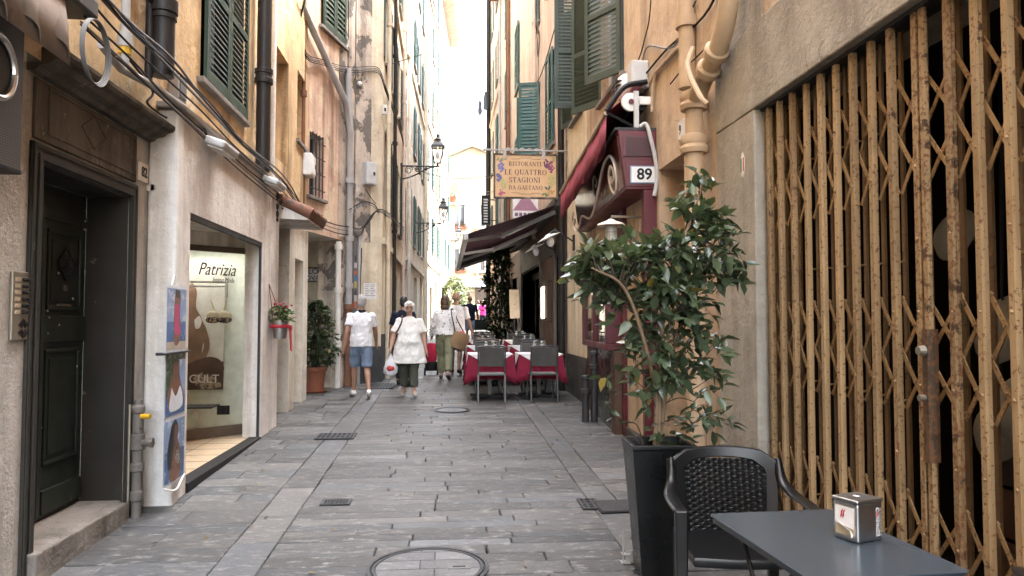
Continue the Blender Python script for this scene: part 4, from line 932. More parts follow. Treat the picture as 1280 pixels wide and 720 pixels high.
# awning window shutter flipped out, pipes and cables on these facades
def dpipe(F, u, z0, z1, r, mat, root, off=.09): 
    b = MB(F); b.tube([(off,u,z0),(off,u,z1)], r, 10)
    z = z0+1.2
    while z < z1: b.lathe([(r,-.04),(r+.02,-.04),(r+.02,.04),(r,.04)], (off,u,z), 10); z += 2.1
    b.build('downpipe', M[mat], root, smooth=True)
for u, m in ((.5,'cream'),(2.4,'blackpipe'),(6.1,'rosy')): dpipe(Fa, u, gz(16), 16.8, .045, m, fa)
for u, m in ((.3,'pale'),(9.2,'cream')): dpipe(Fb, u, gz(24), 17.8, .06, m, fb)
for u, m in ((.3,'pale'),(9,'cream')): dpipe(Fc, u, gz(34), 20.8, .07, m, fc)
# propped-out shutter high on the cream house
t = thing('awning_shutter', 'dark green shutter panel propped outward high on the cream house', 'shutter', onX(500, 55, -1.3))
q = onX(492, 42, -1.28); b = MB(Matrix.Translation(q) @ Matrix.Rotation(R(-52), 4, 'Y')); 
b2 = MB(Matrix.Translation(q) @ Matrix.Rotation(R(48), 4, 'Y') @ Matrix.Rotation(pi, 4, 'X')); shutter_leaf(b2, -.5, .5, .0, 1.1); b2.build('panel', M['greengrey'], t)
b = MB(); b.tube([q+Vector((.7,-.45,-.65)), q+Vector((0,-.45,-.9))], .01, 6); b.build('stay', M['iron'], t)
# small roof canopies over shops
def canopy(label, px, py, X, L, d=.5):
    q = onX(px, py, X); t = thing('shop_canopy', label, 'canopy', q); b = MB(); b.prism([(X,q.y,q.z+.2),(X+d,q.y,q.z),(X+d,q.y,q.z-.05),(X,q.y,q.z-.03)], (0,L,0)); b.build('deck', M['brown_st'], t); b = MB(); b.box(X+d+.001, X+d+.03, q.y, q.y+L, q.z-.07, q.z+.02); b.build('edge', M['iron'], t)
canopy('small brown canopy low on the left past the cream house', 531, 313, -1.25, 3.0)
canopy('second small canopy further along the left facades', 545, 345, -1.0, 3.0, .6)
# iron street lamps
def lamp(label, p, wall_x, s=1.0):
    t = thing('street_lamp', label, 'street lamp', (wall_x, p.y, p.z-.9*s))
    x, y, z = p; B0 = z-.42*s
    b = MB(); b.tube([(wall_x,y,B0),(x+.05*s,y,B0)], .022*s, 8); b.tube([(wall_x,y,B0-.42*s),(wall_x,y,B0+.08*s)], .03*s, 8)
    L = x-wall_x
    b.tube(bez([(wall_x,y,B0-.38*s),(wall_x+L*.3,y,B0-.3*s),(wall_x+L*.7,y,B0-.08*s),(x-.02,y,B0)]), .018*s, 6)
    for k, (cx, r) in enumerate(((.2,.12),(.45,.085),(.68,.05))):
        b.tube([(wall_x+L*cx+r*s*cos(a*.5)*(1-.03*a), y, B0-.14*s*(1-cx*.6)+r*s*sin(a*.5)*(1-.03*a)) for a in range(22)], .012*s, 6)
    b.tube([(x,y,B0),(x,y,B0+.1*s)], .03*s, 8); b.build('bracket', M['iron'], t, smooth=True)
    def rg(r, zz): return [Vector((x+r*cos(pi/4+k*pi/2), y+r*sin(pi/4+k*pi/2), zz)) for k in range(4)]
    b = MB(); z0, z1 = B0+.1*s, B0+.55*s
    lo, hi = rg(.12*s, z0), rg(.24*s, z1)
    for k in range(4):
        b.beam(lo[k], hi[k], .022*s, .022*s); b.beam(lo[k], lo[(k+1) % 4], .022*s, .02*s); b.beam(hi[k], hi[(k+1) % 4], .03*s, .03*s)
    b.build('lantern_frame', M['iron'], t)
    b = MB(); b.rings([rg(.27*s, z1+.01), rg(.25*s, z1+.05*s), rg(.15*s, z1+.15*s), rg(.1*s, z1+.2*s)]); b.lathe([(.1*s,0),(.11*s,.03*s),(.07*s,.08*s),(.04*s,.1*s),(.045*s,.15*s),(.015*s,.2*s),(0,.21*s)], (x,y,z1+.2*s), 12); b.build('cap', M['iron'], t)
    b = MB(); b.rings([rg(.112*s, z0+.01), rg(.228*s, z1-.005)]); b.build('pane', M['glass'], t)
    b = MB(); b.ell((x,y,z0+.22*s), (.06*s,.06*s,.11*s)); b.build('bulb', M['whitepl'], t, smooth=True)
    return t
lamp('nearest black iron lantern on a scrolled bracket from the left wall', onY(547, 190, 21.2), -1.28, 1.0)
lamp('second iron lantern further down the lane on the left', onY(554, 265, 27.5), -1.12, 1.0)
lamp('farthest iron lantern small and pale near the piazza house', onY(573, 292, 50.5), .15, 1.1)
# ---------------------------------------------------------------- right side: ochre house with folding gate, bar front
XW = 2.22
FRt = frame((XW, 0), (0,1), (-1,0))           # local: x = out into the street, y = along, z up
rh = thing('townhouse', 'orange plastered house with the rusty folding gate and the bar', 'house', (XW, 6, gz(6)))
XP = 2.19                                       # concrete surround face
yl = onX(895, 160, XP).y; yg = onX(942, 145, XP).y; zl = 3.16; zt = onX(895, 75, XP).z; yd0, yd1 = onX(855, 180, XW).y, 7.53
b = MB(FRt); b.wall(0, yl, 11.45, -.4, 14.5, [(yd0, yd1, -.4, 3.22, .55), (9.0, 10.35, 4.75, 6.7, .16), (6.5, 7.8, 8.0, 9.9, .16), (9.0, 10.35, 8.0, 9.9, .16)], .2)
b.wall(0, -8, yl, zt, 14.5, [(3.2, 4.95, zt+.25, 6.2, .3), (.4, 1.8, 8, 9.9, .16), (3.2, 4.95, 8, 9.9, .16)], .2)
b.box(-7, -.6, -8, 11.4, 3.7, 14.4); b.box(-7, .4, -8, 11.45, 14.5, 14.65); b.add([(0,11.45,-.4),(-2,11.45,-.4),(-2,11.45,14.5),(0,11.45,14.5)], [(0,1,2,3)])
b.build('upper_wall', M['orange'], rh)
b = MB(); b.wall(0,0,0,0,0) if False else None
b.box(XP, XW+.4, yg, yl, -.3, zl); b.box(XP, XW+.4, -8, .75, -.3, zl); b.build('gate_pilaster', M['concrete'], rh, bevel=.012)
b = MB(); b.box(XP-.005, XW+.45, -8, yl+.005, zl+.001, zt); b.build('gate_lintel', M['concrete'], rh, bevel=.01)
b = MB(); b.box(XW-.012, XW+.3, 4.95, yl, zt+.002, 7.2); b.build('upper_pilaster', M['concrete'], rh)
b = MB(); b.box(XW+.28, XW+.3, 3.2, 4.95, zt+.25, 6.2); b.box(XW+.2, XW+.28, 4.86, 4.95, zt+.25, 6.2); b.box(XW+.22, XW+.28, 3.2, 4.86, zt+.25, zt+.4); b.build('old_shutter', M['wood'], rh)
b = MB(); b.box(XW+.5, XW+.55, yd0, yd1, -.3, 3.22); b.build('side_doorway', M['orange'], rh)
b = MB(); b.box(XW-.02, XW+.5, yd0, yd1, -.2, gz(7)+.06); b.build('doorway_step', M['stone'], rh, bevel=.01)
WL = [(9.0, 10.35, 4.75, 6.7)]
window_unit(rh, FRt, 9.0, 10.35, 4.75, 6.7, mat='greengrey', ang=(30, 150), sill='stone')
for a in ((6.5, 7.8, 8.0, 9.9), (9.0, 10.35, 8.0, 9.9), (.4, 1.8, 8, 9.9), (3.2, 4.95, 8, 9.9)): window_unit(rh, FRt, *a, mat='greengrey', gap=.09)
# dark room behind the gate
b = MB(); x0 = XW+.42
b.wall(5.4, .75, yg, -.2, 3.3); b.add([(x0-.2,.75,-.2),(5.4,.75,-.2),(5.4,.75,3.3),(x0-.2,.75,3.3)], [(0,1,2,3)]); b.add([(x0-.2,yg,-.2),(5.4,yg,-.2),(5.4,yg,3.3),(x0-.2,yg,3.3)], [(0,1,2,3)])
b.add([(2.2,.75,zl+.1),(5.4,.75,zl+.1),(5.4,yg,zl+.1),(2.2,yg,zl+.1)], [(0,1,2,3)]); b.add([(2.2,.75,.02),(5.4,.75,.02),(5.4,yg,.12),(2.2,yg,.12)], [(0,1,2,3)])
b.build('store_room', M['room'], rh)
# things dimly seen in the store
def store(name, label, cat, y, x, z, fn, mat):
    t = thing(name, label, cat, (x, y, z)); b = MB(); fn(b, x, y, z); b.build(name+'_body', mat, t, smooth=True); return t
pd = plain('dimmed_white', (.20,.19,.165), .8)  # white lowered in the colour itself so the pale shapes look dim
for i, (y, x, z, r, lab) in enumerate(((4.1,3.0,2.15,.16,'highest of the pale round shapes hanging in the dark store'),(3.75,3.0,1.6,.20,'pale round shape at eye height in the dark store'),(3.5,2.9,1.22,.19,'lower pale round shape in the dark store behind the gate middle'),(3.9,3.1,1.05,.2,'dim round shape low behind the far gate bars'),(2.95,2.9,1.95,.17,'pale round shape behind the gate bars nearest the camera'))):
    t = thing('pale_round_shape', lab, 'round shape', (x, y, z)); b = MB(); b.lathe([(.03,.1),(r*.7,.06),(r,0),(r*.98,-.01),(r*.66,.045),(.03,.08)], (x,y,z), 24, (0, R(-70), 0)); b.build('shade', pd, t, smooth=True)  # vague pale round shape, built as a shallow disc on a cord
    b = MB(); b.tube([(x,y,z), (x+.05,y,zl+.05)], .006, 6); b.build('cord', M['cable'], t)
t = thing('white_garment', 'pale garment hanging low in the dark store behind the lock', 'garment', (2.75, 3.02, 1.1)); b = MB(); b.loft([(2.75,3.02,.55,.03,.13),(2.75,3.02,.8,.04,.11),(2.75,3.02,1.1,.05,.10),(2.75,3.02,1.22,.04,.06),(2.75,3.02,1.25,.012,.012)], 14); b.build('cloth', pd, t, smooth=True)
b = MB(); b.tube([(2.75,3.02,1.25),(2.75,3.02,1.6)], .006, 6); b.build('hanger', M['iron'], t)
t = thing('crate_stack', 'dark stacked crates on the floor of the store', 'crates', (3.4, 3.6, .1)); 
for k in range(3): b = MB(); b.box(3.2,3.7,3.4,4.2,.1+k*.3,.38+k*.3); b.build('crate', M['wood'], t, bevel=.01)
# folding gate
gt = thing('folding_gate', 'rusty cream folding gate of upright bars and scissor straps', 'gate', (XW, 3, gz(3)))
XG = XW+.04
pxs = [952,964,978,993,1010,1029,1048,1069,1092,1119,1150,1191,1227,1267]
ys = [onX(px, 330, XG).y for px in pxs]
st = ys[-2]-ys[-1]
while ys[-1] > 1.0: ys.append(ys[-1]-.185)
rg_ = random.Random(8)
ups = []
for i, y in enumerate(ys):
    lean = rg_.uniform(-.012,.012); dbl = abs(y-onX(1150,330,XG).y) < .02
    z0, z1 = gz(y)+.05, zl-.02
    b = MB(); w = .033
    def bar(x0, x1, yy): b.prism([(x0,yy-w/2,z0),(x1,yy-w/2,z0),(x1,yy+w/2,z0),(x0,yy+w/2,z0)], (rg_.uniform(-.004,.004),lean,z1-z0))
    bar(XG-.012, XG+.004, y); 
    b.prism([(XG+.004,y-w/2,z0),(XG+.02,y-w/2,z0),(XG+.02,y-w/2+.005,z0),(XG+.004,y-w/2+.005,z0)], (0,lean,z1-z0)); b.prism([(XG+.004,y+w/2-.005,z0),(XG+.02,y+w/2-.005,z0),(XG+.02,y+w/2,z0),(XG+.004,y+w/2,z0)], (0,lean,z1-z0))
    if dbl: bar(XG-.012, XG+.012, y-.055); 
    b.build('upright', M['grille_w' if 1140 < (pxs[i] if i < len(pxs) else 0) < 1200 else 'grille'], gt)
    yq = onX(pxs[i]+(13 if pxs[i] > 1000 else 8), 330, XG+.082).y if i < len(pxs) else y-.1
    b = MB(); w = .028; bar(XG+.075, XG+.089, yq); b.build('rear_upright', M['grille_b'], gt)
    b = MB()
    for k in range(9):
        z = z0+.15+k*(z1-z0-.2)/8; b.ell((XG-.013, y+lean*(z-z0)/(z1-z0), z), (.005,.008,.008), n=8, m=4)
    for k in range(4):
        z = z0+.4+k*.7; b.tube([(XG+.004, y, z), (XG+.08, yq, z)], .006, 6)
    b.build('rivet', M['grille'], gt)
zb = lambda py: onX(1119, py, XG).z
bands = [(zb(98), zb(170)), (zb(170), zb(242)), (zb(371), zb(440)), (zb(440), zb(510)), (zb(610), zb(680)), (zb(680), zb(750))]
for j, (za, zc) in enumerate(bands):
    b = MB()
    for i in range(len(ys)-1):
        ya, yb = ys[i], ys[i+1]; e = .0
        b.beam((XG+.028, ya, za+.012), (XG+.028, yb, zc-.012), .004, .024, up=(1,0,0)) if False else None
        for (p, q, xo) in (((ya,za),(yb,zc),.030),((ya,zc),(yb,za),.044)):
            P, Q = Vector((XG+xo,p[0],p[1])), Vector((XG+xo,q[0],q[1])); b.beam(P, Q, .022, .006, up=(1,0,0))
        b.tube([(XG+.02,(ya+yb)/2,(za+zc)/2),(XG+.055,(ya+yb)/2,(za+zc)/2)], .007, 6)
    b.build('scissor_straps', M['grille'], gt)
b = MB(); b.box(XG-.02, XG+.11, .8, yg, zl-.02, zl); b.build('track', M['iron'], gt); b = MB(); b.box(XG+.01, XG+.06, .8, yg, .02, .05); b.build('track', M['iron'], gt)
b = MB(); q = onX(1163, 465, XG); b.box(XG-.025, XG+.03, q.y-.018, q.y+.02, q.z-.42, q.z+.2); b.build('lock_plate', rustpaint('lock_rust', (.06,.042,.028), amt=.5), gt)
b = MB(); b.lathe([(0,.03),(.02,.03),(.025,.0)], (XG-.03,q.y,q.z+.1), 12, (0,-pi/2,0)); b.lathe([(0,.03),(.015,.03),(.015,.0)], (XG-.03,q.y,q.z-.12), 10, (0,-pi/2,0)); b.build('lock_knob', M['brass'], gt)
# oval sticker on pilaster
q = onX(928, 206, XP-.002); t = thing('oval_sticker', 'small oval tricolour sticker on the concrete pilaster', 'sticker', q)
for nm, x, sy, sz, m in (('edge',XP-.001,.042,.095,M['cream']),('disc',XP-.0025,.036,.086,M['whitepl'])): b = MB(); b.prism([(x,q.y+sy*cos(a*pi/12),q.z+sz*sin(a*pi/12)) for a in range(24)], (.0012,0,0)); b.build(nm, m, t)
b = MB(); b.box(XP-.0045,XP-.0034,q.y+.012,q.y+.03,q.z-.05,q.z+.05); b.build('green_band', plain('flag_green',(.02,.22,.06)), t); b = MB(); b.box(XP-.0045,XP-.0034,q.y-.03,q.y-.012,q.z-.05,q.z+.05); b.build('red_band', plain('flag_red',(.5,.02,.03)), t)
# big ochre downpipe
q = onX(868, 200, XW-.13); x, y = q.x, q.y
b = MB(); zz = onX(868, 130, XW-.13).z
e1, e2, e3 = onX(882, 95, x), onX(900, 55, x), onX(912, -10, x); e4 = onX(914, -120, x)
b.tube([(x,y,gz(y)), (x,y,zz-.12), (x,y,zz)] + bez([(x,y,zz), e1, e2, e3, e4], 5)[1:], .075, 18)
for z in (zz-.35, zz+.02): b.lathe([(.085,-.07),(.11,-.07),(.12,-.03),(.105,0),(.12,.03),(.11,.08),(.085,.09)], (x,y,z), 20)
b.build('downpipe', M['ochrepipe'], rh, smooth=True)
b = MB()
for c, n in ((e1.lerp(e2,.2), (e2-e1)), (e1.lerp(e2,.75), e2-e1)):
    n = n.normalized(); b.tube([c-n*.05, c-n*.03, c+n*.03, c+n*.05], [.08,.098,.098,.08], 18)
b.build('pipe_collar', M['ochrepipe'], rh, smooth=True)
q2 = onX(861, 60, XW-.07); b = MB(); b.tube([(q2.x,q2.y+.05,q2.z-.35), (q2.x,q2.y+.05,14)], .075, 14); b.lathe([(.075,-.05),(.1,-.05),(.1,.05),(.075,.05)], (q2.x,q2.y+.05,q2.z+.25), 14); b.tube(bez([onX(866,60,XW-.15), onX(860,85,XW-.24), onX(875,120,XW-.24), onX(884,130,XW-.2)]), .022, 8); b.build('downpipe', M['ochrepipe'], rh, smooth=True)
q = onX(852, 163, XW); t = thing('house_number', 'house number plate half hidden behind the thick ochre downpipe', 'house number', q); b = MB(); b.box(XW-.015, XW, q.y-.14, q.y+.06, q.z-.09, q.z+.09); b.build('plate', M['whitepl'], t, bevel=.003); text('9', .13, (XW-.0165, q.y+.0, q.z), (0,-1,0), (0,0,1), M['black'], t, 'digits')
LL = [[onX(px, py, XW-.06) for px, py in ((838,105),(852,88),(872,70),(893,45),(900,5),(905,-60))], [onX(px, py, XW-.03) for px, py in ((800,112),(808,60),(842,58),(870,0))], [onX(px, py, XW-.03) for px, py in ((805,95),(835,60),(880,20),(910,-40))], [onX(px, py, XW-.04) for px, py in ((790,95),(800,70),(806,48),(812,20),(816,-40))]]
cables('cable_bundle', 'thin cables around the thick ochre downpipe on the right', LL, r=(.006,.012))
b = MB(); b.tube([onX(812,104,XW-.03), onX(820,90,XW-.03), onX(846,62,XW-.03), onX(866,48,XW-.03)], .022, 8); b.tube([onX(815,140,XW-.03), onX(816,110,XW-.03), onX(820,92,XW-.03)], .018, 8); b.build('conduit', M['orange'], rh, smooth=True)
# ---- bar front 89 : fascia turned 3 degrees
th = R(2.9); U = Vector((sin(th), cos(th), 0)); O = Vector((XW, 7.6, 0)); FBR = frame(O, U, (-U.y, U.x)); LB = 3.85
bf = thing('bar_facade', 'burgundy bar front with a projecting fascia and cream scroll', 'shop front', (XW, 9, gz(9)))
P = [(0,3.66),(.41,3.66),(.33,3.03),(0,3.03)]
b = MB(FBR); b.prism([(x, 0, z) for x, z in P], (0, LB, 0)); b.build('fascia_box', M['burg'], bf, bevel=.008)
nf = Vector((.63,0,-.08)).normalized()
def fas(u, v, off=.004):             # point on the leaning fascia face, v 0..1 from bottom
    p = Vector((.33+.08*v, u, 3.03+.63*v)) + nf*off; return FBR @ p
b = MB(); b.prism([fas(.06,.05,.001), fas(LB-.05,.05,.001), fas(LB-.05,.93,.001), fas(.06,.93,.001)], (FBR.to_3x3() @ nf)*.006); b.build('fascia_board', M['burg_gl'], bf)
b = MB(FBR); b.prism([(x,0,z) for x, z in ((0,3.662),(.44,3.662),(.44,3.69),(0,3.69))], (0,LB+.02,0)); b.build('fascia_top', M['iron'], bf)
def swirl(pts, w, name='scroll', mat='creamline'):
    b = MB(); b.tube([fas(u, v, .010) for u, v in pts], w, 6); return b.build(name, M[mat], bf, smooth=True)
def px2f(px, py):                    # pixel on the fascia plane -> (u, v)
    n3 = (FBR.to_3x3() @ nf); o = FBR @ Vector((.33,0,3.03)); r = ray(px, py); p = CAM + r*((o-CAM).dot(n3)/r.dot(n3)); q = FBR.inverted() @ p; return q.y, (q.z-3.03)/.63
crop = lambda zx, zy: px2f(700+zx*120/785, 180+zy*110/720)
pts = [crop(*q) for q in ((125,600),(118,660),(140,715),(165,660),(185,590),(245,608),(285,540),(320,380),(345,240),(375,140),(415,100),(450,160),(468,270),(470,350),(455,405),(425,360),(408,260),(420,180),(440,205),(450,280),(432,320),(425,265))]
swirl([(p.x, p.y) for p in bez([(u,v,0) for u,v in pts], 5)], .016)
pts = [crop(*q) for q in ((318,350),(300,420),(282,380),(278,300),(290,262),(305,300),(300,350),(290,330))]
swirl([(p.x, p.y) for p in bez([(u,v,0) for u,v in pts], 5)], .010, 'scroll', 'brass')
pts = [crop(*q) for q in ((115,560),(108,620),(122,665),(130,620),(120,600))]
swirl([(p.x, p.y) for p in bez([(u,v,0) for u,v in pts], 5)], .010, 'scroll', 'brass')
fr = fas(1,.5)-fas(0,.5); fu = fas(0,1)-fas(0,0)
rs = random.Random(17)
for k in range(8):
    u, v = crop(350+k*9.5, 460-k*9); h = .07 if k % 3 else .13
    swirl([(u,v), (u-.015,v+h*.6), (u-.03,v+h), (u-.045,v+h*.4), (u-.03,v+.01)], .006, 'faded_lettering', 'brass')
b = MB(FBR); b.box(.02, .36, -.014, -.001, 3.38, 3.60); pn = b.build('vent_panel', M['burg'], bf)
b = MB(FBR)
for i in range(10): z = 3.385+i*.021; b.add([(.05,-.02,z),(.33,-.02,z),(.33,-.015,z+.016),(.05,-.015,z+.016)], [(0,1,2,3)])
b.build('louvre', plain('louvre_dark', (.05,.015,.015), .5), pn)
b = MB(FBR); b.box(.02, .335, -.01, -.001, 3.06, 3.33); b.build('end_panel', M['burg'], bf, bevel=.004)
t = thing('house_number', 'white number plate reading 89 on the burgundy fascia end', 'house number', FBR @ Vector((.15,-.02,3.17)))
b = MB(FBR); b.box(.0, .285, -.024, -.011, 3.09, 3.275); b.build('plate', plain('plate_blue', (.25,.33,.45), .4), t, bevel=.003); b = MB(FBR); b.box(.012, .273, -.027, -.0245, 3.102, 3.263); b.build('enamel', M['whitepl'], t)
text('89', .165, FBR @ Vector((.135,-.0285,3.182)), -Vector(FBR.col[0][:3]), (0,0,1), M['black'], t, 'digits', bold=.004)
# front below the fascia
for q in ((0,.14,0,.12,gz(7.6)),(0,.16,LB-.1,LB,gz(11)),(0,.12,1.32,1.44,gz(9))): b = MB(FBR); b.box(*q, 3.028); b.build('side_post', M['burg'], bf, bevel=.008)
b = MB(FBR); b.box(-.5, -.46, .12, 1.32, .2, 3.02); b.build('entrance_back', plain('entrance_dark', (.03,.012,.01), .5), bf)
b = MB(FBR); b.box(-.46, -.42, .2, .66, .3, 2.4); b.box(-.46, -.42, .72, 1.2, .3, 2.4); b.build('entrance_door', M['wood'], bf, bevel=.01)
b = MB(FBR); b.box(-.46, .1, .12, 1.32, -.1, gz(8.3)+.12); b.build('entrance_step', M['basegrey'], bf)
zb0 = gz(9.5); zw = 1.27
b = MB(FBR); b.box(.0, .2, 1.44, LB-.1, zb0-.1, zw); b.build('base_panel', paint('dark_panel', (.05,.055,.052), .25), bf, bevel=.006)
b = MB(FBR); b.box(.16, .215, 2.9, LB-.06, zb0-.1, zw); b.build('wood_panel', M['wood'], bf, bevel=.008); b = MB(FBR); b.box(.05, .215, 1.40, 1.62, zb0-.1, zw); b.build('wood_panel', M['wood'], bf, bevel=.008)
b = MB(FBR); e = .08
u0, u1, z0, z1 = 1.5, LB-.12, zw, 2.35
b.box(.0, .3, u0, u1, z0, z0+e); b.box(0, .3, u0, u1, z1-e, z1); b.box(0, .3, u0, u0+e, z0+e, z1-e); b.box(0, .3, u1-e, u1, z0+e, z1-e); b.box(.22, .3, (u0+u1)/2-.04, (u0+u1)/2+.04, z0+e, z1-e); wf = b.build('window_box', M['burg'], bf, bevel=.008)
b = MB(FBR); b.box(.25, .258, u0+e, u1-e, z0+e, z1-e); b.build('glass', M['glass'], wf)
b = MB(FBR); b.box(.0, .02, u0+e, u1-e, z0+e, z1-e); b.build('lining', M['shopwall'], wf)
b = MB(FBR)
for i in range(10):
    for k in range(2):
        b.lathe([(.03,0),(.03,.12),(.012,.17),(.012,.22),(0,.22)], (.13, u0+.18+i*.13, z0+e+k*.4), 10)
b.box(.03,.24,u0+e,u1-e,z0+e+.37,z0+e+.38); b.build('bottles', M['midglass'], wf, smooth=True)
b = MB(FBR); b.box(0, .1, 1.44, LB-.1, 2.352, 3.02); b.build('upper_panel', M['wood'], bf)
# dark twin standpipes at the far end of the bar front
t = thing('standpipe', 'pair of dark standpipes against the far end of the bar front', 'pipe', onG(732, 526)); q = onG(732, 527)
for dx, h in ((0,.62),(.12,.95)):
    b = MB(); b.lathe([(.05,-.05),(.05,h-.25),(.07,h-.24),(.07,h-.18),(.05,h-.17),(.05,h-.05),(.065,h-.04),(.06,h),(0,h+.02)], (q.x+dx, q.y, gz(q.y)), 14); b.build('pipe', M['iron'], t, smooth=True)
# awning above the bar
t = thing('bar_awning', 'half rolled burgundy awning with a beige rail over the bar fascia', 'awning', FBR @ Vector((.3,1.6,3.8)))
def pf(px, py, u): 
    # pixel ray met with the plane at distance u along the bar front
    n = U; o = O + U*u; r = ray(px, py); return CAM + r*((o-CAM).dot(n)/r.dot(n))
N1, N2, F1, F2 = pf(758,141,.2), pf(757,190,.2), pf(701,241,3.75), pf(701,272,3.75)
top0, top1 = FBR @ Vector((.05,.2,4.25)), FBR @ Vector((.05,3.7,4.15))
b = MB(); b.tube([N1, F1], .028, 8); b.build('front_rail', M['beige_rail'], t, smooth=True)
b = MB(); n = 28; R1 = []; R2 = []; R3 = []
for i in range(n+1):
    f = i/n; p = N1.lerp(F1, f); q = N2.lerp(F2, f); q.z += .02*sin(i*1.7)+.012*sin(i*.6); R1.append(p); R3.append(q + Vector((.02*sin(i*.9),0,0))); R2.append(p.lerp(q,.5)+Vector((-.025*sin(i*.9),0,0)))
b.rings([R1,R2,R3], caps=False); o = b.build('valance', M['burg_fab'], t, smooth=True); o.modifiers.new('S','SOLIDIFY').thickness = .005
b = MB(); b.prism([top0, N1, N1+Vector((0,0,.02)), top0+Vector((0,0,.02))], U*3.1) if False else b.add([top0, N1, F1, top1, top0+Vector((0,0,.01)), N1+Vector((0,0,.01)), F1+Vector((0,0,.01)), top1+Vector((0,0,.01))], [(0,1,2,3),(4,5,6,7),(0,1,5,4),(1,2,6,5),(2,3,7,6),(3,0,4,7)])
b.build('canopy', M['burg_fab'], t)
b = MB()
mid = top0.lerp(N1,.45)+Vector((-.05,0,.09)); m2 = top1.lerp(F1,.5)
b.tube(bez([top0, mid, N1+Vector((.0,0,.02))]), .03, 8); b.tube([top1, F1], .025, 8); b.tube([FBR @ Vector((.1,.25,3.72)), N1], .018, 6); b.build('arm', M['black'], t, smooth=True)
b = MB(); b.tube([FBR @ Vector((.12,.15,3.98)), FBR @ Vector((.12,3.35,3.98))], .06, 12); b.build('roller', M['black'], t, smooth=True)
t = thing('alarm_siren', 'white louvred alarm siren with a grey box above the bar', 'siren', onX(795, 100, XW)); q = onX(797, 98, XW-.1)
b = MB(); b.box(XW-.2, XW, q.y-.12, q.y+.1, q.z-.14, q.z+.17); b.build('box', M['lightgrey'], t, bevel=.02); b = MB(); b.ell((XW-.16, q.y+.3, q.z-.02), (.13,.2,.16)); b.box(XW-.1,XW,q.y+.15,q.y+.4,q.z-.1,q.z+.08); b.build('horn', M['whitepl'], t, smooth=True)
b = MB(); [b.box(XW-.3, XW-.22, q.y+.16, q.y+.44, q.z-.08+i*.05, q.z-.065+i*.05) for i in range(3)]; b.build('slot', M['iron'], t)
q = pf(788,128,.1); t = thing('awning_gear', 'round white awning gear end over the burgundy fascia', 'awning gear', q); b = MB(); b.lathe([(0,-.02),(.1,-.02),(.1,.02),(0,.02)], q, 24, (pi/2,0,0)); b.build('disc', M['whitepl'], t, bevel=.004); b = MB(); b.lathe([(0,0),(.028,0),(.028,.012),(0,.012)], q+Vector((0,-.03,0)), 16, (pi/2,0,0)); b.build('hub', M['burg'], t); b = MB(); b.obox(q+Vector((.16,0,.02)), (.2,.04,.09)); b.build('bracket', M['whitepl'], t, bevel=.01)
b = MB(); b.box(2.0,2.05,7.66,7.7,3.69,4.1); b.build('bracket_post', M['lightgrey'], t)
b = MB(); pts = [pf(800,158,.0), pf(808,156,-.03), pf(815,180,-.05), pf(820,205,-.05), pf(821,225,-.05), pf(818,245,-.05)]; b.tube(bez(pts), .022, 8); b.build('white_conduit', M['lightgrey'], bf, smooth=True)
# wall lantern under the fascia
q = pf(764,282,.35); t = thing('wall_lantern', 'brass ship lantern with a pale shade under the bar fascia', 'lantern', q)
b = MB(); b.lathe([(.0,.07),(.03,.07),(.05,.055),(.14,.02),(.16,.0),(.15,-.005),(.04,.0),(0,.0)], q, 24); b.build('shade', M['creamline'], t, smooth=True)
b = MB(); b.lathe([(.055,0),(.055,-.14),(.05,-.17),(0,-.18)], q, 16); b.build('glass', plain('lamp_glass', (.5,.48,.42), .25), t, smooth=True)
b = MB(); [b.tube([(q.x+.06*cos(a*pi/3),q.y+.06*sin(a*pi/3),q.z), (q.x+.06*cos(a*pi/3),q.y+.06*sin(a*pi/3),q.z-.18)], .005, 6) for a in range(6)]
b.lathe([(.055,-.08),(.064,-.08),(.064,-.07),(.055,-.07)], q, 16); b.tube([q+Vector((0,0,.07)), q+Vector((0,0,.1)), q+Vector((.35,0.02,.1))], .015, 8); b.build('cage', M['brass'], t, smooth=True)
# ---------------------------------------------------------------- narrow cream house and pink house with the restaurant
t2 = thing('townhouse', 'narrow cream house between the bar and the restaurant', 'house', (XW, 12.4, gz(12)))
b = MB(FRt); b.wall(0, 11.46, 13.4, 1.05, 13.5, [(11.85, 12.75, 5.1, 7.2, .16), (11.85, 12.75, 8.6, 10.6, .16)]); b.box(-7, -.5, 11.46, 13.4, -.3, 13.4); b.box(-7, .35, 11.46, 13.4, 13.5, 13.65); b.build('wall', M['cream'], t2)
b = MB(FRt); b.wall(.02, 11.46, 13.4, -.3, 1.05); b.add([(0,11.46,1.05),(.02,11.46,1.05),(.02,13.4,1.05),(0,13.4,1.05)], [(0,1,2,3)]); b.build('dark_base', M['basegrey'], t2)
window_unit(t2, FRt, 11.85, 12.75, 5.1, 7.2, mat='greengrey', ang=(88, 160)); window_unit(t2, FRt, 11.85, 12.75, 8.6, 10.6, mat='greengrey', gap=.09)
b = MB(FRt); b.tube([(.1,13.45,.35),(.1,13.45,13.4)], .062, 12); pipe_clamps(b, .1, 13.45, 2, 15, .062, 2.0); b.build('downpipe', M['blackpipe'], t2, smooth=True)
t3 = thing('townhouse', 'long rosy house with green shutters over the restaurant', 'house', (XW, 20, gz(20)))
cols = [15.4, 17.75, 22.6, 26.6]
wins = [(y-.5, y+.5, z, z+2.0) for y in cols for z in (5.3, 8.8, 12.2)]
b = MB(FRt); hol = [(*w, .16) for w in wins] + [(13.75, 14.7, -.3, 2.9, .3), (17.0, 21.2, -.3, 2.95, .3), (23, 24.5, -.3, 3, .3), (26, 28, -.3, 3, .3)]
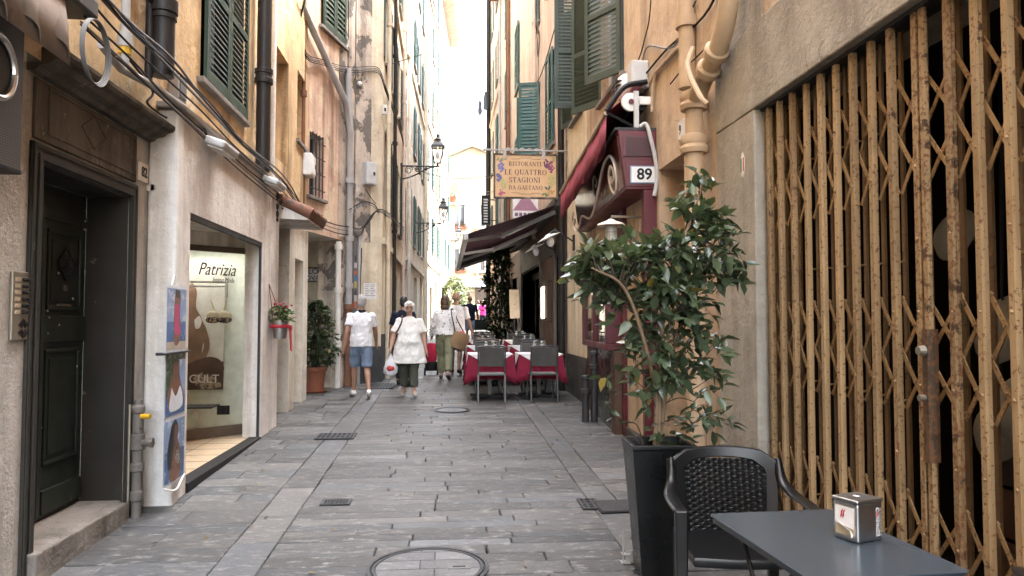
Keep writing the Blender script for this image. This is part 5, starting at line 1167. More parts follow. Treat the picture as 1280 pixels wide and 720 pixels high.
b.wall(0, 13.5, 30, 3.75, 14.8, hol); b.box(-7, -.5, 13.5, 30, -.3, 14.7); b.add([(0,30,-.3),(-7,30,-.3),(-7,30,14.8),(0,30,14.8)], [(0,1,2,3)]); b.build('upper_wall', M['rosy'], t3)
b = MB(FRt); b.wall(0, 13.5, 30, -.3, 3.75, hol); b.build('restaurant_wall', M['restwall'], t3)
b = MB(FRt); b.box(-7, .45, 13.4, 29.95, 14.8, 14.95); b.build('roof', M['rooftile'], t3)
rs = random.Random(9)
for i, w in enumerate(wins): window_unit(t3, FRt, *w, mat='green2', gap=.08 if i < 6 else .14, ang=[(0,0),(0,0),(0,0),(75,118),(0,0),(0,0),(0,0),(0,0),(0,0),(0,172),(0,0),(0,0)][i])
b = MB(FRt); b.box(.001,.06,13.55,13.75,.3,3.2); b.box(.001,.06,14.7,14.85,.3,3.2); b.box(.001,.06,16.8,17.0,.3,3.2); b.box(.001,.06,21.2,21.4,.3,3.2); b.box(.002,.05,14.7,17,2.98,3.5); b.box(.002,.05,17,21.2,2.98,3.5); b.box(.002,.04,14.85,16.8,.3,1.1); b.build('wood_frame', M['restgrey'], t3)
for h in hol[-4:]:
    b = MB(FRt); b.box(-.3,-.27,h[0],h[1],0,h[3]); dd = b.build('door', M['wood'], t3); n = max(1, int((h[1]-h[0])/.8)); b = MB(FRt)
    for k in range(n): a, c = h[0]+(h[1]-h[0])*k/n, h[0]+(h[1]-h[0])*(k+1)/n; b.box(-.27,-.265,a+.12,c-.12,1.0,h[3]-.2)
    b.build('pane', M['darkglass'], dd)
for u, m, r in ((17.6,'rosy',.05),(25.0,'rustpipe',.06),(25.3,'blackpipe',.07),(29,'greypipe',.05)):
    b = MB(FRt); b.tube([(.1,u,3.6 if u < 20 else .6),(.1,u,14.7)], r, 10); pipe_clamps(b, .1, u, 4.5, 14.5, r, 2.2); b.build('downpipe', M[m], t3, smooth=True)
tw_, Fw_, Lw_ = facade('tall narrow pinkish house at the right end of the lane', (XW,30.01), (XW,37), 19.5, 'rosy', 2, [(5.2,1.9),(8.6,1.9),(12,1.9),(15.4,1.8)], 'green2', side=-1, seed=12, gap=.14, roof=.35)
b = MB(); b.tube([(XW-.12,36.8,1.1),(XW-.12,36.8,19.4)], .12, 10); b.build('downpipe', M['blackpipe'], tw_, smooth=True)
LL = [[FRt @ Vector((.05,y,z)) for y, z in ((14,7.6),(16.5,7.3),(19,7.5),(22,7.1),(26,7.4))], [FRt @ Vector((.05,17.2,z)) for z in (12,9,6,4.6)], [FRt @ Vector((.05,y,z)) for y, z in ((16.9,8.2),(17.1,8.5),(17.4,8.2),(17.2,7.9),(16.9,8.2))]]
cables('cable_bundle', 'thin wires strung over the rosy wall above the restaurant sign', LL, r=(.008,.012))
# hanging restaurant sign
YS = 13.3; a, c = onY(619, 194, YS), onY(695, 247, YS); sx0, sx1, sz0, sz1 = a.x, c.x, c.z, a.z; W, Hh = sx1-sx0, sz1-sz0
t = thing('restaurant_sign', 'hanging cream restaurant sign with dark serif lettering and painted grapes', 'sign', (XW, YS, sz1))
b = MB(); b.box(sx0, sx1, YS-.02, YS+.02, sz0, sz1); b.build('board', M['sign'], t)
b = MB(); e = .03; b.box(sx0-e, sx1+e, YS-.03, YS+.03, sz1, sz1+e); b.box(sx0-e, sx1+e, YS-.03, YS+.03, sz0-e, sz0); b.box(sx0-e, sx0, YS-.03, YS+.03, sz0, sz1); b.box(sx1, sx1+e, YS-.03, YS+.03, sz0, sz1); b.build('frame', M['brown_st'], t)
zr = sz1+.10; b = MB(); b.beam((sx0-.2, YS, zr), (XW, YS, zr), .03, .03); b.tube([(sx0+.2+.35*i/14, YS+.014*cos(i*1.2), zr+.02+.014*sin(i*1.2)) for i in range(29)], .012, 6)
b.tube([(XW,YS,zr-.2),(XW,YS,zr+.2)], .02, 6); b.box(sx0+.14,sx0+.2,YS-.035,YS-.02,sz1-.06,zr); b.box(sx1-.26,sx1-.2,YS-.035,YS-.02,sz1-.06,zr); b.lathe([(0,-.03),(.02,-.02),(.02,.02),(0,.03)], (sx0-.2,YS,zr), 10); b.build('bracket', M['greypipe'], t, smooth=True)
# serif lettering built from strokes
INK = plain('sign_ink', (.035,.018,.02), .6)
def glyph(ch):
    S, T = [], .17
    def rect(x0, x1, y0, y1): S.append([(x0,y0),(x1,y0),(x1,y1),(x0,y1)])
    def ser(x, y, w=.34): rect(x-w/2, x+w/2, y, y+.055)
    def stem(x, y0=0, y1=1, w=T, top=True, bot=True):
        rect(x-w/2, x+w/2, y0, y1)
        if bot: ser(x, y0)
        if top: ser(x, y1-.055)
    def arc(cx, cy, rx, ry, a0, a1, thick=T, thin=.06, n=18):
        for i in range(n):
            t0, t1 = R(a0+(a1-a0)*i/n), R(a0+(a1-a0)*(i+1)/n)
            def pr(t): w = thin+(thick-thin)*abs(cos(t)); return (cx+rx*cos(t), cy+ry*sin(t)), (cx+(rx-w)*cos(t), cy+(ry-min(w,.07))*sin(t))
            o0, i0 = pr(t0); o1, i1 = pr(t1); S.append([o0, o1, i1, i0])
    def diag(x0, y0, x1, y1, w): S.append([(x0-w/2,y0),(x0+w/2,y0),(x1+w/2,y1),(x1-w/2,y1)])
    w = .8
    if ch == 'I': stem(.2); w = .4
    elif ch == 'L': stem(.2); rect(.2,.68,0,.06); rect(.63,.68,0,.28); w = .74
    elif ch == 'E': stem(.2); rect(.2,.66,0,.06); rect(.2,.64,.94,1); rect(.2,.5,.48,.54); rect(.61,.66,0,.25); rect(.59,.64,.77,1); rect(.47,.5,.4,.62); w = .72
    elif ch == 'T': stem(.38, top=False); rect(.04,.72,.94,1); rect(.04,.09,.74,1); rect(.67,.72,.74,1); w = .76
    elif ch == 'N': stem(.16,w=.06); stem(.74,w=.06,bot=False); diag(.16,1,.74,0,.18); w = .9
    elif ch == 'A': diag(.1,0,.42,1,.06); diag(.74,0,.42,1,.17); rect(.2,.62,.3,.36); ser(.1,0,.26); ser(.74,0,.3); w = .86
    elif ch == 'R': stem(.2); arc(.36,.74,.32,.26,-90,90); rect(.2,.37,.94,1); rect(.2,.37,.48,.54); diag(.44,.5,.72,0,.17); ser(.74,0,.2); w = .84
    elif ch == 'S': arc(.36,.74,.28,.26,20,270); arc(.36,.26,.30,.26,90,-160); rect(.58,.63,.7,.95); rect(.06,.11,.06,.3); w = .72
    elif ch in 'OQ':
        arc(.46,.5,.42,.51,0,360,n=32); w = .92
        if ch == 'Q': diag(.42,.1,.75,-.22,.13)
    elif ch == 'U': stem(.2,.25,1,bot=False); stem(.74,.25,1,w=.06,bot=False); arc(.445,.3,.33,.31,180,360); w = .9
    elif ch == 'G': arc(.46,.5,.42,.51,45,360); rect(.62,.79,.05,.45); ser(.7,.42,.34); rect(.72,.77,.68,.95); w = .94
    elif ch == 'D': stem(.2); arc(.36,.5,.46,.5,-90,90,n=24); rect(.2,.37,.94,1); rect(.2,.37,0,.06); w = .88
    elif ch == ' ': w = .34
    return S, w
def serif(s, xc, zbase, h, width, nm):
    xs = []; x = 0
    for ch in s: g, w = glyph(ch); xs.append((x, g)); x += w+.06
    k = width/x; b = MB(); j = 0
    for x0, g in xs:
        for p in g:
            y = YS-.0206-.00025*(j % 23); j += 1
            b.prism([(xc-width/2+(x0+px)*k, y, zbase+pz*h) for px, pz in p], (0,-.0008,0))
    b.build(nm, INK, t)
xc = (sx0+sx1)/2
serif('RISTORANTE', xc, sz0+Hh*.745, Hh*.105, W*.56, 'lettering'); serif('LE QUATTRO', xc-.0, sz0+Hh*.535, Hh*.125, W*.70, 'lettering'); serif('STAGIONI', xc-.02, sz0+Hh*.345, Hh*.125, W*.52, 'lettering'); serif('DA GAETANO', xc, sz0+Hh*.175, Hh*.10, W*.56, 'lettering')
for v, sg in ((.925,1),(.085,-1)):
    b = MB(); z = sz0+Hh*v; b.tube(bez([(xc-W*.24,YS-.022,z-.008*sg),(xc-W*.12,YS-.022,z-.008*sg),(xc-W*.06,YS-.022,z+.02*sg),(xc-W*.03,YS-.022,z),(xc,YS-.022,z+.018*sg),(xc+W*.03,YS-.022,z),(xc+W*.06,YS-.022,z+.02*sg),(xc+W*.12,YS-.022,z-.008*sg),(xc+W*.24,YS-.022,z-.008*sg)],4), .004, 4); b.build('flourish', M['brown_st'], t)
rs = random.Random(4)
for nm, cx, cz, rx, rz, col, n in (('grapes',.09,.74,.065,.15,(.16,.17,.36),30),('grapes',.055,.47,.05,.10,(.13,.13,.30),20),('grapes',.12,.30,.07,.14,(.36,.38,.17),26),('grapes',.09,.10,.07,.06,(.40,.10,.16),16),('grapes',.84,.80,.05,.12,(.13,.04,.10),22),('grapes',.92,.72,.055,.15,(.22,.06,.14),26),('grapes',.92,.40,.075,.15,(.42,.40,.18),30),('grapes',.90,.13,.08,.05,(.46,.28,.10),14),('vine_leaf',.09,.90,.09,.05,(.25,.27,.12),12),('vine_leaf',.82,.06,.05,.03,(.12,.16,.07),8),('vine_leaf',.95,.92,.04,.05,(.35,.30,.15),8),('vine_leaf',.86,.24,.05,.05,(.10,.12,.10),8)):
    b = MB()
    for i in range(n):
        a = rs.uniform(0,2*pi); q = math.sqrt(rs.random()); k = .5+.5*(1-abs(q*sin(a)))
        b.ell((sx0+W*(cx+rx*q*cos(a)*k), YS-.022, sz0+Hh*(cz+rz*q*sin(a))), (.018,.006,.018), n=8, m=5)
    b.build(nm, plain('paint_'+nm, col, .6), t)
# restaurant awning
t = thing('restaurant_awning', 'large maroon folding arm awning over the restaurant tables', 'awning', (XW, 17, 3.6))
ya, yb = 13.5, 22.0
i1 = onX(698, 252, XW); wall_z = 3.80; fz = onY(585, 296, ya); xf, zf_ = fz.x, fz.z
b = MB(); A1, B1, C1, D1 = (XW-.1,ya,wall_z), (XW-.1,yb,wall_z), (xf,yb,zf_+.05), (xf,ya,zf_+.05)
b.add([A1,B1,C1,D1]+[(x,y,z+.012) for x,y,z in (A1,B1,C1,D1)], [(0,1,2,3),(4,5,6,7),(0,1,5,4),(1,2,6,5),(2,3,7,6),(3,0,4,7)]); b.build('canopy', M['maroon_fab'], t)
b = MB(); b.beam((xf-.04,ya-.05,zf_), (xf-.04,yb+.05,zf_), .09, .13); b.build('front_bar', M['lightgrey'], t, bevel=.02)
b = MB(); b.box(XW-.22, XW, ya-.1, yb+.1, wall_z-.06, wall_z+.14); b.build('cassette', M['cassette'], t, bevel=.03)
for y, s in ((ya+.35,1),(ya+3.2,1),(yb-.5,-1),(yb-3.2,-1)):
    el = Vector(((XW-.15+xf)/2-.1, y+s*.9, (wall_z+zf_)/2-.14)); b = MB(); b.beam((XW-.15,y,wall_z-.1), el, .05, .07); b.beam(el, (xf,y+s*.1,zf_-.02), .045, .06); b.tube([el-Vector((0,0,.05)), el+Vector((0,0,.05))], .045, 10); b.build('folding_arm', M['lightgrey'], t)
# gooseneck lamps
for k, (px, py, lab) in enumerate(((690, 297, 'nearer of two white gooseneck lamps on the restaurant wall'), (672, 310, 'farther of two white gooseneck lamps on the restaurant wall'))):
    X = XW-.45; q = onX(px-4, py, X); t = thing('gooseneck_lamp', lab, 'wall lamp', q); b = MB(Matrix.Translation(q) @ Matrix.Rotation(R(-25),4,'Y')); b.lathe([(0,.06),(.04,.06),(.06,.04),(.22,.0),(.215,-.006),(.05,.03),(0,.03)], (0,0,0), 24); b.build('shade', M['whitepl'], t, smooth=True)
    b = MB(); b.ell(q+Vector((.03,0,-.07)), (.065,.065,.09)); b.build('bulb', M['whitepl'], t, smooth=True); b = MB(); b.tube(bez([q+Vector((0,0,.05)), q+Vector((.1,0,.12)), q+Vector((.3,0,.02)), (XW, q.y, q.z-.08)]), .014, 8); b.box(XW-.03,XW,q.y-.05,q.y+.05,q.z-.22,q.z+.05); b.build('arm', M['iron'], t, smooth=True)
# lit menu case and menu board
q = onX(683, 378, XW-.05); t = thing('menu_case', 'narrow lit menu case on the restaurant wall', 'menu case', q); b = MB(); b.box(XW-.1, XW, q.y-.55, q.y+.55, q.z-.42, q.z+.45); b.build('case', M['wood'], t, bevel=.01); b = MB(); b.box(XW-.106, XW-.101, q.y-.05, q.y+.42, q.z-.34, q.z+.34); b.build('menu_sheet', emis('menu_glow', (1.0,.85,.75), 1.6), t); b = MB(); b.box(XW-.106, XW-.101, q.y-.45, q.y-.12, q.z-.34, q.z+.34); b.build('menu_sheet', M['beige_rail'], t)
q = onY(643, 380, 17.2); t = thing('menu_board', 'beige menu board on a thin stand beside the restaurant door', 'menu board', (q.x, 17.2, gz(17.2))); b = MB(); b.obox(q, (.24,.03,.68), (R(-8),0,.15)); b.build('board', M['beige_rail'], t, bevel=.006); b = MB(); b.tube([(q.x,17.25,gz(17.2)), q], .02, 8); b.box(q.x-.18,q.x+.18,17.1,17.4,gz(17.2),gz(17.2)+.03); b.build('stand', M['iron'], t)
# small poster sign and vertical black sign further down
q = onX(657, 258, XW-.2); t = thing('house_sign', 'small white sign with a mauve roof drawing behind the restaurant sign', 'sign', q); a, c = onY(641,247,17), onY(673,270,17); b = MB(); b.box(a.x,c.x,17,17.03,c.z-.05,a.z); b.build('plate', M['whitepl'], t)
b = MB(); m = (a.x+c.x)/2; h = a.z-c.z; b.prism([(m-.3,16.997,c.z+.12),(m+.3,16.997,c.z+.12),(m+.1,16.997,a.z-.02),(m-.1,16.997,a.z-.02)], (0,.002,0)); b.build('roof_drawing', plain('mauve', (.35,.18,.25)), t); b = MB(); [b.box(m-.25+i*.1,m-.18+i*.1,16.996,16.999,c.z-.01,c.z+.07) for i in range(5)]; b.build('lettering', plain('mauve_dark', (.16,.08,.16)), t); b = MB(); b.beam((m,17.015,a.z),(XW,17.015,a.z+.02),.03,.03); b.build('bracket', M['iron'], t)
a, c = onY(602,244,33), onY(612,281,33); t = thing('vertical_sign', 'black vertical blade sign with pale letters at the lane end', 'sign', (c.x,33,c.z)); b = MB(); b.box(a.x,c.x,33,33.12,c.z,a.z); b.build('board', M['black'], t); b = MB(); m = (a.x+c.x)/2; [b.box(m-.09,m+.09,32.994,32.998,c.z+.1+i*.125,c.z+.17+i*.125) for i in range(int((a.z-c.z-.15)/.125))]; b.build('lettering', M['lightgrey'], t); b = MB(); b.beam((c.x,33.06,a.z-.2),(XW,33.06,a.z-.2),.04,.04); b.beam((c.x,33.06,c.z+.2),(XW,33.06,c.z+.2),.04,.04); b.build('bracket', M['iron'], t)
# ---------------------------------------------------------------- piazza end: cream balcony house, neighbours
def end_house(label, x0, x1, Y, H, mat, ncol, rows, shutm, roof='gable', seed=1):
    F = frame((x0, Y), (1,0), (0,-1)); L = x1-x0; t = thing('townhouse', label, 'house', (x0, Y, gz(Y))); w = .95
    zg = gz(Y); hol = [(L*(i+.5)/ncol-w/2, L*(i+.5)/ncol+w/2, zg+z, zg+z+h, .2) for z, h in rows for i in range(ncol)]
    g = [(L*(i+.5)/ncol-.9, L*(i+.5)/ncol+.9, -.3, zg+2.8, .4) for i in range(ncol)]
    b = MB(F); b.wall(0, 0, L, -.4, zg+H, hol+g); b.box(-8, -.5, .0, L, -.4, zg+H-.05)
    if roof == 'gable': b.prism([(-8,0,zg+H),(-8,L,zg+H),(-8,L/2,zg+H+L*.22)], (8,0,0))
    b.add([(0,0,-.4),(-.5,0,-.4),(-.5,0,zg+H),(0,0,zg+H)], [(0,1,2,3)]); b.add([(0,L,-.4),(-.5,L,-.4),(-.5,L,zg+H),(0,L,zg+H)], [(0,1,2,3)]); b.build('wall', M[mat], t)
    b = MB(F)
    if roof == 'gable':
        for s in (0, 1):
            y0, y1 = (-.5, L/2) if s == 0 else (L+.5, L/2); z0 = zg+H-.11; z1 = zg+H+L*.22+.08
            b.add([(.7,y0,z0),(.7,y1,z1),(-8,y1,z1),(-8,y0,z0),(.7,y0,z0+.22),(.7,y1,z1+.22),(-8,y1,z1+.22),(-8,y0,z0+.22)], [(0,1,2,3),(4,5,6,7),(0,1,5,4),(1,2,6,5),(2,3,7,6),(3,0,4,7)])
    else: b.box(-8, .6, -.4, L+.4, zg+H, zg+H+.3)
    b.build('roof', M['pale' if roof == 'gable' else 'rooftile'], t)
    for h in hol: window_unit(t, F, *h[:4], mat=shutm, gap=.16, ang=(165,165))
    for h in g: b = MB(F); b.box(-.4,-.37,h[0],h[1],0,h[3]); b.build('shop_window', M['darkglass'], t); b = MB(F); b.prism([(0,h[0]-.2,h[3]+.5),(0,h[0]-.2,h[3]+.56),(1.2,h[0]-.2,h[3]-.02),(1.2,h[0]-.2,h[3]-.08)], (0,h[1]-h[0]+.4,0)); b.build('shop_awning', M['whitecloth'], t)
    for i, h in enumerate(hol):
        if i % 2 == 0:
            b = MB(F); b.box(.001,.7,h[0]-.5,h[1]+.5,h[2]-.2,h[2]-.06); b.box(0,.4,h[0]-.3,h[0]-.1,h[2]-.5,h[2]-.2); b.box(0,.4,h[1]+.1,h[1]+.3,h[2]-.5,h[2]-.2); b.build('balcony', M['pale'], t)
            b = MB(F); n = 14
            for k in range(n+1): u = h[0]-.45+(h[1]-h[0]+.9)*k/n; b.box(.64,.66,u-.01,u+.01,h[2]-.06,h[2]+.9)
            b.box(.63,.67,h[0]-.48,h[1]+.48,h[2]+.9,h[2]+.94); b.build('railing', M['greypipe'], t)
        else:
            rs = random.Random(seed+i); b = MB(F); b.box(.02,.22,h[0]-.1,h[1]+.1,h[2]-.18,h[2]-.0); bx = b.build('flower_box', M['terra'], t); b = MB(F)
            for k in range(60): b.col = (rs.random(),)*3; p = Vector((.12+rs.uniform(-.12,.16), rs.uniform(h[0]-.1,h[1]+.1), h[2]+rs.uniform(-.05,.25))); leaf(b, p, (rs.uniform(-1,1),rs.uniform(-1,1),rs.uniform(-.2,1)), .16, .12, rs)
            b.build('flowers', leafmat('box_flowers', (.05,.10,.03), (.45,.08,.10)), bx)
    for z, h in rows: b = MB(F); b.box(.001,.1,0,L,zg+z-.62,zg+z-.5); b.build('string_course', M['pale'], t)
    return t
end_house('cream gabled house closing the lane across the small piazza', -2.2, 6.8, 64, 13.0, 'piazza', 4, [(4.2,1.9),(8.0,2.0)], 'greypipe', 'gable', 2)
end_house('tall pale house behind the cream gabled house on the left', -12, -2.4, 70, 17.5, 'yellow', 4, [(4.2,1.9),(7.6,1.9),(11,1.9),(14,1.8)], 'green2', 'flat', 5)
end_house('rosy house at the far right of the small piazza', 7.2, 20, 66, 15.5, 'rosy', 5, [(4.2,1.9),(7.6,1.9),(11,1.9)], 'green2', 'flat', 7)
end_house('distant red roofed house above the gabled house', -4, 9, 92, 19.5, 'rosy', 5, [(12,1.9),(15.5,1.9)], 'green2', 'flat', 9)
# left house set back with a roof terrace
t = thing('yellow_annex', 'small yellow annex with a flowerpot terrace at the end of the left row', 'house', (.3, 56, gz(56)))
b = MB(); b.box(-4, .62, 53, 62, -.2, 9.9); b.build('wall', M['yellow'], t); b = MB(); b.box(-4,.85,52.8,62.2,9.9,10.05); b.build('roof', M['pale'], t)
b = MB(); [b.box(.78,.8,52.9+i*.4,52.94+i*.4,10.05,10.9) for i in range(23)]; b.box(.77,.81,52.85,62,10.9,10.95); b.build('railing', M['lightgrey'], t)
t = thing('terrace_pot', 'terracotta pot of greenery on the yellow annex terrace', 'potted plant', (.5,53.3,10.05)); b = MB(); b.lathe([(.2,0),(.3,.5),(.27,.5),(.2,.06),(0,.06)], (.5,53.3,10.05), 16); b.build('pot', M['terra'], t, smooth=True)
rs = random.Random(6); b = MB()
for k in range(260): b.col = (rs.random(),)*3; a = rs.uniform(0,2*pi); r_ = rs.uniform(0,.55); leaf(b, (.5+r_*cos(a),53.3+r_*sin(a),10.5+rs.uniform(0,1.0)), (cos(a),sin(a),.4), .18, .09, rs)
b.build('foliage', M['paleleaf'], t)
# wires over the lane, hanging cloths
LL = [sag(onX(508, 205, -1.3), onX(700, 190, XW), .5), sag(onX(522, 215, -1.3), onX(690, 220, XW), .6), sag(onX(530, 230, -1.2), onX(660, 200, XW), .4), sag(onX(545, 250, -.9), onX(640, 240, XW), .5), sag(onX(548, 262, -.8), onX(625, 235, XW), .4)]
cables('overhead_wires', 'thin wires strung across the lane in front of the bright sky', LL, r=(.008,.011))
for i, (px, py, h, lab) in enumerate(((600,125,.75,'left of two dark cloths drying high above the lane end'),(606.5,115,.9,'right of two dark cloths drying high above the lane end'))):
    q = onY(px, py, 36); t = thing('drying_cloth', lab, 'laundry', q); b = MB(); b.rings([[Vector((q.x+w*cos(a*pi/6), 36+.05*sin(a*pi/6), q.z+z)) for a in range(12)] for z, w in ((0,.05),(-h*.3,.09),(-h*.7,.12),(-h,.1))]); b.build('cloth', plain('dark_cloth', (.08,.10,.13)), t, smooth=True); b = MB(); b.tube([q, (XW,36,q.z+.1)], .012, 6); b.build('rod', M['iron'], t)
# ---------------------------------------------------------------- restaurant tables
def dining_chair(label, loc, rz):
    t = thing('dining_chair', label, 'chair', loc, rz, 'grey metal chairs at the restaurant tables')
    for x in (-1, 1):
        b = MB(); b.beam((x*.215,-.26,0), (x*.215,-.20,.46), .028, .032); b.beam((x*.215,-.20,.46), (x*.215,-.27,.90), .026, .03); b.build('rear_leg', M['chairframe'], t, local=True, bevel=.005)
        b = MB(); b.beam((x*.215,.22,0), (x*.215,.20,.45), .028, .03); b.build('front_leg', M['chairframe'], t, local=True, bevel=.005)
    b = MB(); b.box(-.225,.225,-.21,.23,.43,.455); b.build('seat_frame', M['chairframe'], t, local=True, bevel=.006)
    b = MB(); b.box(-.2,.2,-.19,.22,.456,.472); b.build('seat', M['seatgrey'], t, local=True, bevel=.006)
    b = MB(); n = 10
    def bk(z, off=0): 
        y = -.20-.07*(z-.46)/.44; return [Vector((-.2+.4*i/n, y+off-.018*math.sin(pi*i/n), z)) for i in range(n+1)] 
    zs = [.58,.60,.72,.73,.84,.88]
    front = [bk(z, .012) for z in zs]; back = [bk(z, -.012 if abs(z-.725) > .02 else -.004) for z in zs]
    b.rings([f+list(reversed(k)) for f, k in zip(front, back)]); b.build('backrest', M['chairgrey'], t, local=True, smooth=True, bevel=.003)
    b = MB(); b.tube([(-.215,-.268,.895),(-.1,-.285,.905),(.1,-.285,.905),(.215,-.268,.895)], .014, 8); b.build('top_rail', M['chairframe'], t, local=True, smooth=True)
    return t
def dining_table(label, cl, ol, loc, seed):
    rs = random.Random(seed); x, y, z = loc
    t = thing('dining_table', label, 'table', loc, 0, 'restaurant tables set along the wall')
    b = MB(); b.box(-.35,.35,-.35,.35,.715,.74); b.build('tabletop', M['wood'], t, local=True, bevel=.004)
    b = MB(); b.box(-.03,.03,-.03,.03,.06,.715); b.build('pedestal', M['chairframe'], t, local=True)
    b = MB(); b.beam((-.3,-.3,.03),(.3,.3,.03),.06,.05); b.beam((-.3,.3,.03),(.3,-.3,.03),.06,.049); b.build('foot', M['iron'], t, local=True, bevel=.01)
    c = thing('tablecloth', cl, 'tablecloth', (x,y,z+.74), 0, 'red tablecloths on the restaurant tables')
    def ringp(half, zc, wav, fl):
        P = []; n = 14
        for s in range(4):
            for i in range(n):
                f = i/n*2-1; cx, cy = [(f,-1),(1,f),(-f,1),(-1,-f)][s]
                k = abs(f)**4; d = half + fl*k; w = wav*sin(s*1.7+i*1.9+seed)*(1-k*.5)
                P.append(Vector((cx*(d+w if abs(cx) == 1 else d), cy*(d+w if abs(cy) == 1 else d), zc - (.10*k if zc < -.2 else 0))))
        return P
    b = MB(); b.rings([ringp(.1,.004,0,0), ringp(.352,.004,0,0), ringp(.362,-.012,0,0), ringp(.37,-.14,.008,.012), ringp(.385,-.28,.02,.04), ringp(.395,-.40,.03,.05)], caps=False); b.add([ (-.1,-.1,.004),(.1,-.1,.004),(.1,.1,.004),(-.1,.1,.004)], [(0,1,2,3)])
    o = b.build('cloth', M['redcloth'], c, local=True, smooth=True, ang=60); o.modifiers.new('S','SOLIDIFY').thickness = .003
    w = thing('cloth_overlay', ol, 'tablecloth', (x,y,z+.747), 0, 'white overlay cloths on the restaurant tables')
    b = MB(); b.box(-.366,.366,-.366,.366,.0005,.004)
    for s in range(4):
        m = Matrix.Rotation(s*pi/2, 4, 'Z')
        pts = [m @ Vector(p) for p in ((-.366,-.369,.003),(.366,-.369,.003),(.12,-.385,-.14),(0,-.392,-.205+.02*rs.random()),(-.12,-.385,-.14))]; b.prism(pts, m @ Vector((0,-.003,0)))
        pts = [m @ Vector(p) for p in ((.30,-.372,.003),(.368,-.372,.003),(.372,-.30,.003),(.40,-.40,-.10))]
    b.build('cloth', M['whitecloth'], w, local=True, bevel=.001)
def wine_glass(loc, label):
    t = thing('wine_glass', label, 'wine glass', loc, 0, 'wine glasses on the restaurant tables')
    b = MB(); b.lathe([(0,0),(.034,.001),(.034,.003),(.006,.008),(.004,.09),(.012,.10),(.034,.13),(.038,.16),(.031,.205)], n=16); b.build('bowl', M['glass_solid'], t, local=True, smooth=True)
    return t
M['glass_solid'] = glass('wine_glass_clear', (.9,.92,.92), .14)
xs = (.745, 1.58); rowsY = (12.55, 14.55, 16.6)
nm = {(0,0):'front table on the lane side',(0,1):'front table on the wall side',(1,0):'middle table on the lane side',(1,1):'middle table on the wall side',(2,0):'rear table on the lane side',(2,1):'rear table on the wall side'}
for r in range(3):
    for c in range(2):
        x, y = xs[c]+(.0 if r == 0 else .04*r), rowsY[r]; z = gz(y); n = nm[(r,c)]
        dining_table('square restaurant table, the '+n, 'red cloth draped over the '+n, 'white overlay cloth on the '+n, (x,y,z), r*2+c+1)
        dining_chair('grey chair, back to the camera, at the '+n, (x, y-.46, gz(y-.46)), .03*(c*2-1))
        dining_chair('grey chair facing the camera at the '+n, (x, y+.56, gz(y+.56)), pi-.04)
        for k, (dx, dy) in enumerate(((-.06,.05),(.06,.02),(-.05,.2),(.10,.18))):
            wine_glass((x+dx, y+dy, z+.752), 'clear wine glass standing on the '+n)
t = thing('menu_folder', 'open brown menu folder standing on the middle lane side table', 'menu', (.93, 14.4, gz(14.4)+.752)); b = MB(); b.prism([(.72,14.6,1.14+.03),(1.05,14.6,1.14+.03),(1.10,14.62,1.14+.13),(.60,14.62,1.14+.17)], (0,.012,0)); b.build('cover', plain('menu_brown',(.26,.18,.14)), t)
q = onY(601.5, 406, 21); t = thing('menu_easel', 'small black chalkboard standing behind the restaurant tables', 'chalkboard', (q.x,21,gz(21))); b = MB(); b.obox(q, (.36,.03,.30), (R(-8),0,0)); b.build('board', M['black'], t, bevel=.004); b = MB(); [b.tube([(q.x+s*.14,21,q.z), (q.x+s*.2,21+.05,gz(21))], .015, 6) for s in (-1,1)]; b.tube([(q.x,21.05,q.z),(q.x,21.35,gz(21))], .015, 6); b.box(q.x-.25,q.x+.25,20.9,20.94,q.z-.24,q.z-.2); b.build('stand', M['iron'], t)
# ---------------------------------------------------------------- foreground: table, dispenser, armchair, planter
T4 = [onG(885,641,.74), onG(1040,635,.74), onG(1215,728,.74)]
p0, p1, p2 = (Vector((p.x,p.y,0)) for p in T4); zt_ = gz(3)+.74
ux = (p1-p0); wdt = ux.length; ux.normalize(); uy = Vector((ux.y,-ux.x,0)); dl = .82
t = thing('cafe_table', 'blue grey sheet metal cafe table in the near right corner', 'table', ((p0+p1)/2+uy*dl/2).to_tuple()[:2]+(gz(2.8),))
FT = Matrix.Identity(4); FT.col[0][:3] = ux; FT.col[1][:3] = -uy; FT.col[2][:3] = (0,0,1); FT.col[3][:3] = (p0.x,p0.y,zt_)
b = MB(FT); rc = .03; P = []
for cx, cy, a0 in ((wdt-rc,-rc,0),(rc,-rc,90),(rc,-dl+rc,180),(wdt-rc,-dl+rc,270)): P += [(cx+rc*cos(R(a0+k*15)), cy+rc*sin(R(a0+k*15)), 0) for k in range(7)]
b.prism(P, (0,0,-.006)); b.build('tabletop', M['tablegrey'], t, bevel=.0015)
b = MB(FT); b.box(.02,wdt-.02,-.026,-.01,-.03,-.0065); b.box(.02,wdt-.02,-dl+.01,-dl+.026,-.03,-.0065); b.box(.01,.026,-dl+.026,-.026,-.03,-.0065); b.box(wdt-.026,wdt-.01,-dl+.026,-.026,-.03,-.0065); b.build('rim', M['tablegrey'], t)
for x, s in ((.05,1),(wdt-.05,-1)):
    b = MB(FT); b.tube([(x,-.22,-.03),(x,-dl+.1,-.76)], .009, 8); b.build('leg', M['blackplastic'], t, smooth=True); b = MB(FT); b.tube([(x+.02*s,-dl+.22,-.03),(x+.02*s,-.1,-.76)], .009, 8); b.build('leg', M['blackplastic'], t, smooth=True)
